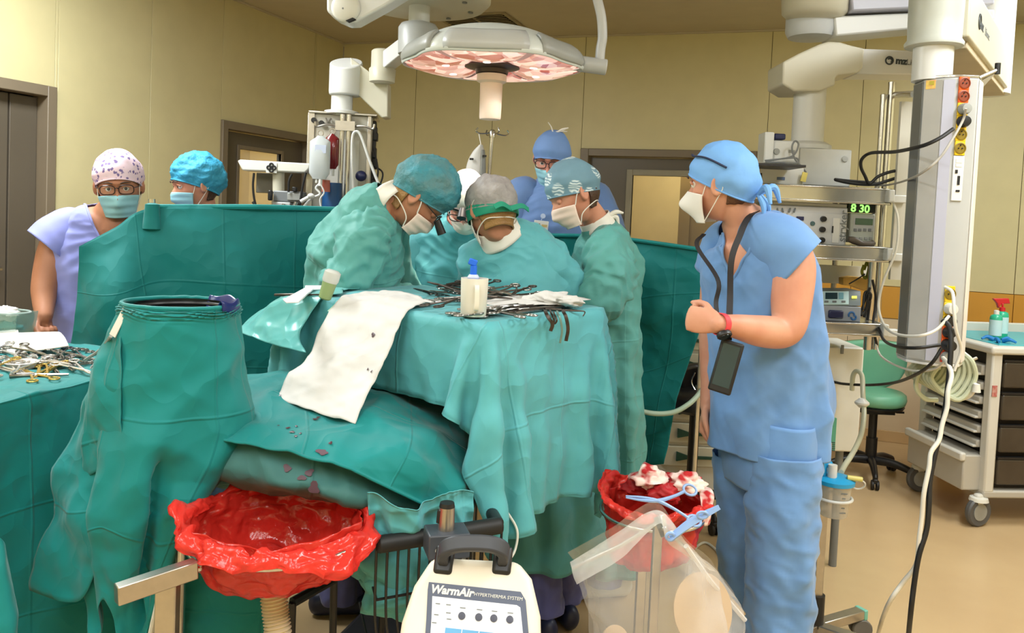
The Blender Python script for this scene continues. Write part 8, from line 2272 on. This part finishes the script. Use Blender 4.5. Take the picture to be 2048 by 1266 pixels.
# white mug with blue syringe
mc = at(947, 618, 2.255); mc[2] = TZ + .006
ht = at(947, 556, 2.255)[2] - mc[2]
mg = thing('mug', 'white plastic mug with a square handle on the front corner of the instrument table', 'mug', mc)
mb = MB(); mb.lathe([(.034, 0), (.036, .003), (.0385, ht - .004), (.0385, ht), (.035, ht), (.033, .006), (.002, .005)], mc, n=36, caps=False); mb.build('cup', M('mug_white', (222, 220, 210), .4), mg, angle=50)
mb = MB(); ribbon(mb, [mc + [.008, -.036, ht * .82], mc + [.010, -.058, ht * .80], mc + [.011, -.061, ht * .5], mc + [.010, -.056, ht * .24], mc + [.008, -.036, ht * .22]], .012, (1, .1, 0), .006); mb.build('handle', MATS['mug_white'], mg)
sy = thing('blue_syringe', 'bright blue plastic syringe standing in the white mug', 'syringe', mc + [-.006, 0, .02])
mb = MB(); b_ = mc + [-.004, 0, ht - .02]; mb.cyl(mc + [-.006, 0, .02], b_ + [0, 0, .055], .0095); mb.build('barrel', M('syringe_blue', (24, 104, 226), .35, emit=0), sy)
mb = MB(); mb.lathe([(.016, 0), (.017, .004), (.012, .012)], b_ + [0, 0, .018], n=18); mb.build('collar', M('collar_paleblue', (190, 200, 236), .4), sy)
mb = MB(); mb.box(b_ + [-.003, 0, .064], (.024, .014, .018), roty(.3)); mb.build('plunger', MATS['syringe_blue'], sy, bevel=.003)
t = thing('gauze_heap', 'heap of white gauze at the right end of the instrument table', 'gauze', at(1110, 612, 2.52))
for i, (px, py, d, r, sx, sz) in enumerate([(1105, 604, 2.58, .045, 1.2, .55), (1075, 604, 2.60, .04, 1.3, .35), (1135, 606, 2.56, .04, 1.2, .45), (1052, 606, 2.60, .03, 1.4, .3)]):
    mb = MB(); c_ = at(px, py, d); c_[2] = max(c_[2], TZ + .012 + r * sz * .7); mb.grid(crumpled(c_, r, 170 + i, sx, .9, sz, .3), cv=True, capu=True); mb.build('wad', m_towel, t, angle=70)
t = thing('paper_sheet', 'flat white paper sheet under the gauze at the right end of the table', 'paper', tab(.46, .22, .01))
Pp = patch([[tab(.22, .12, .016), tab(.40, .06, .018), tab(.595, .045, .022)], [tab(.24, .26, .016), tab(.42, .2, .03), tab(.60, .15, .026)]], 12, 30); sheet_obj('sheet', sheet(Pp, .004, .08, 180), m_towel, t)
# sharps tube, packets, mint slip on the left end
sc0 = at(655, 578, 2.54)
t = thing('specimen_tube', 'leaning pale green plastic tube with a clear cap on the left of the table', 'container', sc0)
ax = unit(at(664, 556, 2.52) - at(650, 600, 2.52))
mb = MB(); a0 = at(649, 598, 2.52); mb.lathe([(.016, 0), (.020, .004), (.023, .055)], a0, ax, 20); mb.build('body', M('tube_olive', (150, 172, 120), .35, trans=.2), t)
mb = MB(); mb.lathe([(.0235, .055), (.026, .062), (.026, .088), (.018, .094)], a0, ax, 20); mb.build('cap', M('tube_cap_clear', (222, 224, 220), .25, trans=.3), t)
for lab, pts in (('white flat packet pointing down at the left end of the instrument table', [(612, 577), (628, 580), (598, 606), (572, 607), (566, 602)]), ('white folded packet beside the leaning tube', [(610, 574), (645, 574), (646, 580), (610, 581)])):
    P_ = [atz(x, y, TZ + .012 if y < 600 else TZ + .006) for x, y in pts]
    t = thing('packet', lab, 'packet', P_[0]); mb = MB(); mb.prism(P_, (0, 0, .006)); mb.build('sleeve', M('packet_white', (226, 228, 232), .35), t, bevel=.002)
t = thing('mint_slip', 'mint green paper slip half under the white paper sheet', 'paper', at(672, 610, 2.53)); Pp = patch([[at(688, 590, 2.57), at(700, 596, 2.53)], [at(672, 606, 2.535), at(688, 622, 2.50)], [at(655, 622, 2.50), at(668, 626, 2.475)]], 14, 8); sheet_obj('slip', Pp, M('mint_paper', (196, 232, 208), .6), t)
rod('long dark rod lying across the left end of the instrument table', at(550, 590, 2.66), at(650, 589, 2.56), .0035, m_inst_d)
# left back table
LB = [('steel ring-handled clamp in the bundle at the far end of the back table', 'clamps at the far end of the back table', m_inst, 12, (.78, 1.08), (.12, .42)), ('gold-handled needle holder lying across the near edge of the back table', 'gold-handled needle holders on the back table', m_gold, 5, (.62, .80), (.06, .30)), ('slim white-steel clamp in the rows nearest to us on the back table', 'clamps in the near rows of the back table', M('instrument_bright', (206, 202, 196), .3, .7, var=.08, vscale=60), 22, (.48, .95), (.05, .58))]
for lab, grp, mt, n_, ur, nr in LB:
    s0 = clamp(lab, ltab(sum(ur) / 2, sum(nr) / 2, .014), grp, 2.4, mt, L=.18)
    for i in range(n_):
        dup(s0, ltab(rs.uniform(*ur), rs.uniform(*nr), .011 + .004 * (i % 4)), R=rotz(rs.choice((2.6, 2.9, 3.3)) + rs.uniform(-.3, .3)) @ rotx(rs.uniform(-.1, .1)))
t = thing('paper_tray', 'folded white paper tray on the far left of the back table', 'tray', ltab(.98, .42, .01))
Pp = patch([[at(-30, 668, 2.86), at(40, 666, 2.85), at(118, 664, 2.83)], [at(-20, 690, 2.78), at(50, 684, 2.77), at(130, 676, 2.75)], [at(0, 710, 2.70), at(60, 705, 2.68), at(138, 692, 2.68)]], 20, 24)
sheet_obj('sheet', sheet(Pp, .003, .1, 190), M('tray_white', (206, 204, 198), .55), t, solid=.003)
t = thing('paper_sheet', 'white paper corner behind the tray on the back table', 'paper', ltab(1.05, .55, .03)); Pp = patch([[at(-40, 665, 2.95), at(24, 660, 2.95), at(36, 660, 2.94)], [at(-40, 682, 2.88), at(24, 684, 2.86), at(40, 678, 2.85)]], 10, 16); sheet_obj('sheet', Pp, m_towel, t, solid=.002)
q = ltab(.86, .44, .006); q = np.append(atz(42, 727, LZ + .02)[:2], LZ + .008)
t = thing('kidney_dish', 'shallow white dish below the paper tray on the back table', 'dish', q); mb = MB(); mb.lathe([(.02, 0), (.040, .004), (.050, .018), (.048, .019), (.038, .007), (.002, .004)], q, n=30, caps=False); mb.build('bowl', M('dish_white', (232, 226, 218), .35), t)
q = np.append(atz(20, 665, LZ + .02)[:2], LZ + .006)
t = thing('clear_basin', 'clear plastic basin with white gauze at the far left of the back table', 'basin', q); mb = MB(); mb.box(q + [-.03, 0, .045], (.17, .12, .09), taper=1.12); mb.f = [f for f in mb.f if f != (4, 5, 7, 6)]; mb.build('tub', film('basin_clear', (150, 190, 180), .35, .1), t, fix=False)
mb = MB(); mb.torus(q + [-.03, 0, .091], .078, .004, n=40, F=np.array([[1.25, 0, 0], [0, .87, 0], [0, 0, 1.0]])); mb.build('rim', film('basin_rim', (170, 190, 186), .6, .1), t)
t = thing('gauze_swab', 'white gauze crumpled in the clear basin on the far left', 'gauze', q + [0, 0, .06])
mb = MB(); mb.grid(crumpled(q + [-.02, 0, .085], .045, 195, 1.1, .9, .6), cv=True, capu=True); mb.build('wad', m_towel, t, angle=70)
t = thing('green_cloth', 'folded green cloth lying in the clear basin', 'cloth', q + [0, 0, .02]); mb = MB(); mb.grid(crumpled(q + [-.03, 0, .035], .05, 196, 1.3, .9, .5), cv=True, capu=True); mb.build('wad', m_drape, t, angle=70)
for i, (u, n_, L_, mt) in enumerate([(.72, .50, .14, MATS['navy_liner']), (.90, .34, .12, m_inst_d), (.66, .20, .16, m_inst)]):
    a_ = ltab(u, n_, .012); rod(['dark blue handled instrument beside the white dish', 'dark forceps in the middle of the back table', 'steel probe at the middle of the back table'][i], a_, a_ + np.array([L_ * .9, .05, 0]), .0055, mt)
# blue plastic clamps over the small red bag
F = np.stack([unit([-1, -.05, .10]), unit([.05, -.6, -.8]), [0, 0, 0]], 1); F[:, 2] = np.cross(F[:, 0], F[:, 1])
clamp('pale blue plastic scissors lying across the rim of the small red bag', at(1318, 1002, 2.24), None, mat=m_bplast, name='plastic_scissors', cat='scissors', R=F, L=.19, ring=.015, th=.0045, jaw=.5, open_=.14)
t = thing('plastic_clip', 'pale blue plastic clip pinching the top of the clear bag', 'clip', at(1340, 1078, 1.82))
for k, off in enumerate((0, .012)):
    mb = MB(); ribbon(mb, [at(1340, 1074, 1.82) + [0, -off, 0], at(1385, 1042, 1.80) + [0, -off, .004 - .3 * off], at(1438, 1014, 1.78) + [0, -off * .2, 0]], .010, (.4, .1, .9), .005); mb.build('limb', m_bplast, t)
mb = MB(); mb.torus(at(1341, 1073, 1.805), .009, .004, normal=(0, 1, .2), n=20); mb.torus(at(1405, 1030, 1.78), .008, .003, normal=(0, 1, .2), n=20, sx=1.5); mb.build('pivot', m_bplast, t)

# ------------------------------------------------------------------ wire basket, rail and operating table
def _tubebox(mb, a, b, r): mb.cyl(a, b, r, n=20)
bsk = thing('wire_basket', 'black wire basket with a thick black rail in front of the operating table', 'basket', (*at(860, 1200, 2.0)[:2], .1))
ra, rb2 = at(752, 1090, 1.90), at(1004, 1050, 2.02)
zt_ = ra[2]; rb2[2] = at(1004, 1050, 2.02)[2]
rc_ = rb2 + np.array([-.10, .36, .01]); rd_ = ra + np.array([-.10, .36, .0])
mb = MB(); mb.cyl(ra, rb2, .021, n=20); mb.build('rail', m_blackrub, bsk, bevel=.008)
mb = MB(); mb.cyl(rb2 + [-.012, .01, 0], rc_, .017); mb.cyl(rc_, rd_, .012); mb.cyl(rd_, ra, .012); mb.build('side_rail', m_black, bsk)
dn = np.array([0, .02, -.34])
n_w = 13
for i in range(n_w):
    f = i / (n_w - 1); a = ra * (1 - f) + rb2 * f; mid = a + dn * [0, 1, 1] + np.array([.02, .04, 0])
    mb = MB(); mb.tube([a + [0, .008, 0], a + dn * .6 + [0, .02, 0], mid], .0034, 6); mb.build('wire', m_black, bsk)
for i in range(5):
    f = i / 4; a = rb2 * (1 - f) + rc_ * f; mb = MB(); mb.tube([a, a + dn * .6, a + dn], .003, 6); mb.build('wire', m_black, bsk)
for z in (.45, .98):
    mb = MB(); mb.poly([ra + dn * z + [0, .03, 0], rb2 + dn * z + [.0, .03, 0], rc_ + dn * z, rd_ + dn * z, ra + dn * z + [0, .03, 0]], .0036); mb.build('hoop_wire', m_black, bsk)
lg_ = thing('green_bundle', 'green cloth bundle lying inside the black wire basket', 'cloth', at(790, 1160, 2.06))
for i, (px, py, d, r) in enumerate([(795, 1130, 2.06, .09), (835, 1120, 2.10, .08), (790, 1185, 2.04, .07)]):
    mb = MB(); mb.grid(crumpled(at(px, py, d), r, 200 + i, 1.2, .8, .9, .25), cv=True, capu=True); mb.build('fold', m_drape_l, lg_, angle=70)
ot = thing('operating_table', 'operating table column and padded top hidden under the patient drape', 'table', (*at(760, 1100, 2.9)[:2], 0))
td = unit([-.30, -1, 0]); tn_ = np.array([-td[1], td[0], 0]); oc_ = np.array([-.30, 2.88, 0])
ROT = np.stack([td, tn_, [0, 0, 1.0]], 1)
mb = MB(); mb.box(oc_ + [0, 0, .86], (1.0, .30, .06), ROT); mb.build('mattress', m_blackrub, ot, bevel=.02)
mb = MB(); mb.box(oc_ + [0, .05, .80], (.95, .28, .03), ROT); mb.build('frame', m_steel, ot, bevel=.005)
mb = MB(); mb.box(oc_ + [0, .15, .42], (.26, .24, .74), ROT); mb.build('column', m_black, ot, bevel=.02)
mb = MB(); mb.box(oc_ + [0, .12, .06], (.8, .34, .10), ROT); mb.build('base', m_black, ot, bevel=.02)
mb = MB(); q = at(700, 1230, 2.42); mb.box((q[0], 2.42, .07), (.62, .42, .12)); mb.build('floor_shade_box', m_black, ot, bevel=.02)  # added black box, stands in for the deep shade on the floor
fr = thing('step_frame', 'dark steel frame standing under the large red waste bag', 'frame', (*at(640, 1240, 2.15)[:2], 0))
a, b, c_ = at(585, 1205, 2.0), at(668, 1158, 2.12), at(668, 1330, 2.12)
mb = MB(); mb.poly([a, b], .013); mb.poly([b, c_ * [1, 1, 0] + [0, 0, .0]], .010); mb.poly([a, a * [1, 1, 0]], .010); mb.poly([b, b + [.10, .22, 0], (b + [.10, .22, 0]) * [1, 1, 0]], .010); mb.build('bar', m_black, fr)['kind'] = 'stuff'
mb = MB(); mb.prism([a, b, b + np.array([.10, .22, 0]), a + np.array([.10, .22, 0])], (0, 0, -.01)); mb.build('plate', m_black, fr)
# ------------------------------------------------------------------ warm-air unit on a rail clamp
wu = thing('patient_warmer', 'cream warm-air unit with black handle, control panel and lettering in the foreground', 'warmer', (*at(940, 1300, 1.85)[:2], .32))
up = unit([.06, .62, .78]); rt = unit([.975, .13, .17]); rt = unit(rt - up * np.dot(rt, up)); nrm = np.cross(rt, up)   # panel axes (nrm towards the camera)
if nrm[1] > 0: nrm = -nrm
TLp, TRp = at(893, 1206, 1.68), at(1044, 1166, 1.70)
cP = at(946, 1236, 1.68)
def wp(x, y, o=0.0): return cP + rt * x + up * y + nrm * o
m_cr = M('warmer_cream', (228, 218, 200), .42, var=.015)
base2 = [(-.150, -.24), (-.150, -.02), (-.136, .055), (-.105, .118), (.085, .128), (.118, .095), (.143, .02), (.150, -.05), (.150, -.24)]
mb = MB(); front = np.array([wp(x, y) for x, y in base2]); back = front + np.array([0, .02, -.0]) - nrm * .20
mb.prism(front, -nrm * .20); o = mb.build('housing', m_cr, wu, bevel=.018, seg=4)
mb = MB(); mb.prism([wp(x * 1.015, y, -.10) for x, y in ((-.150, -.24), (-.150, -.035), (.150, -.06), (.150, -.24))], -nrm * .012); mb.build('seam_ridge', m_cr, wu, bevel=.003)
pan = [(-.082, -.20), (-.098, -.01), (-.104, .046), (-.104, .062), (.096, .062), (.108, .046), (.122, -.03), (.118, -.075), (.100, -.10), (.09, -.20)]
mb = MB(); mb.prism([wp(x, y, .0005) for x, y in pan], nrm * .002); mb.build('panel_border', M('panel_slate', (74, 82, 104), .45), wu)
pin = [(-.072, -.20), (-.087, -.01), (-.092, .034), (.090, .034), (.098, .030), (.110, -.03), (.106, -.072), (.088, -.10), (.08, -.20)]
mb = MB(); mb.prism([wp(x, y, .0026) for x, y in pin], nrm * .0008); pn = mb.build('panel', M('panel_white', (228, 230, 238), .4), wu)
lettering('lettering', 'WarmAir', .0235, wp(-.098, .041, .0028), rt, up, m_white, wu, shear=.18, bold=.0009)
lettering('lettering', 'HYPERTHERMIA SYSTEM', .0098, wp(-.004, .044, .0028), rt, up, m_white2, wu, shear=.1)
for i, x in enumerate((-.024, .012, .044, .078)):
    mb = MB(); mb.lathe([(.0078, 0), (.0075, .003), (.003, .0034)], wp(x, .001 + .002 * i * .5, .0034), nrm, 20); mb.build('button', M('button_slate', (58, 60, 78), .4), wu)
    mb = MB(); mb.box(wp(x, .017, .0036), (.012, .002, .0008), np.stack([rt, up, nrm], 1)); mb.build('button_mark', m_text_g, wu)
for x, y in ((-.078, .020), (-.055, .020), (-.078, -.002), (-.053, .004), (-.05, -.008), (-.08, -.018)):
    mb = MB(); mb.box(wp(x, y, .0036), (.010, .0022, .0008), np.stack([rt, up, nrm], 1)); mb.build('indicator_mark', m_text_g, wu)
for i in range(4):
    mb = MB(); mb.box(wp(-.038 + .036 * i, -.034, .0036), (.034, .018, .0008), np.stack([rt, up, nrm], 1)); bx_ = mb.build('blue_key', M('key_blue', (88, 158, 206), .4), wu)
    if i == 2: mb = MB(); mb.box(wp(-.038 + .036 * i, -.034, .0042), (.024, .008, .0006), np.stack([rt, up, nrm], 1)); mb.build('key_window', m_white, bx_)
lettering('lettering', '38.0 \u00b0C', .011, wp(.0, -.062, .0036), rt, up, M('print_blue', (52, 72, 128), .5), wu)
hd0 = wp(-.078, .112, .0) - nrm * .02; hd1 = wp(.050, .124, .0) - nrm * .02
for e in (hd0, hd1):
    mb = MB(); mb.box(e + nrm * .012, (.042, .062, .03), np.stack([rt, up, nrm], 1)); mb.build('handle_foot', m_black, wu, bevel=.008, seg=3)
mb = MB(); ribbon(mb, [hd0 + nrm * .02, hd0 + nrm * .055 + up * .012, hd0 * .75 + hd1 * .25 + nrm * .072 + up * .02, hd0 * .25 + hd1 * .75 + nrm * .072 + up * .02, hd1 + nrm * .055 + up * .012, hd1 + nrm * .02], .034, up, .022)
mb.build('handle', M('handle_charcoal', (52, 54, 60), .5), wu, bevel=.006, seg=3, angle=60)
cl = thing('rail_clamp', 'dark grey block clamp with a steel peg on the black rail', 'clamp', at(890, 1090, 1.88))
q = at(893, 1082, 1.87); RCl = rotz(.28)
mb = MB(); mb.box(q, (.098, .075, .058), RCl); mb.build('block', M('clamp_slate', (58, 62, 70), .45), cl, bevel=.004)
for sx in (-1, 1):
    mb = MB(); z = q + RCl @ np.array([sx * .027, -.0385, -.004]); mb.lathe([(.0075, 0), (.0075, .003), (.004, .003), (.0035, .001), (.001, .001)], z, RCl @ np.array([0, -1, 0]), 18); mb.build('bolt', m_chrome, cl)
mb = MB(); mb.cyl(q + [-.002, .0, .028], q + [-.002, .0, .082], .0195, .0185, 28); mb.build('peg', m_steel, cl)
mb = MB(); mb.cyl(q + [-.002, 0, .082], q + [-.002, 0, .092], .0188, .0165, 28); mb.cyl(q + [-.020, -.004, .045], q + [-.018, -.006, .075], .006); mb.build('peg_cap', m_black, cl)
mb = MB(); z = q + [.0, .03, -.05]; mb.box(z, (.07, .02, .10), RCl); mb.build('bracket', m_black, cl, bevel=.004)
wh = thing('air_hose', 'beige corrugated air hose rising below the large red bag', 'hose', (*at(555, 1300, 1.78)[:2], .1))
C = catmull(ats([(546, 1180, 1.90), (551, 1225, 1.89), (556, 1270, 1.88), (556, 1340, 1.88), (590, 1420, 1.86), (700, 1460, 1.95), (820, 1420, 2.0)]), 200)
rad = .029 + .0035 * np.sin(np.linspace(0, 2 * np.pi * 38, 200)); 
mb = MB(); mb.grid(sweep_rings(C, rad, rad, 26), cv=True, capu=True); mb.build('corrugated_tube', M('hose_beige', (212, 196, 164), .5), wh, angle=180)
c_ = thing('floor_cable', 'white cable hanging down behind the steel ring stand at lower left', 'cable', at(315, 1150, 1.75)); mb = MB(); mb.tube(ats([(340, 1135, 1.74), (318, 1150, 1.73), (316, 1200, 1.73), (302, 1266, 1.74), (290, 1340, 1.76)]), .006, 8); mb.build('lead', m_white, c_)
c_ = thing('thin_tube', 'thin pale tube looping down right of the black rail end', 'tube', at(1030, 1040, 2.2)); mb = MB(); mb.tube(ats([(1012, 1020, 2.2), (1034, 1060, 2.18), (1030, 1100, 2.16), (1014, 1125, 2.1), (1000, 1140, 2.08)]), .0035, 8); mb.build('lead', m_wcab, c_)

for o_ in bpy.data.objects:
    if '_room' in o_: del o_['_room']
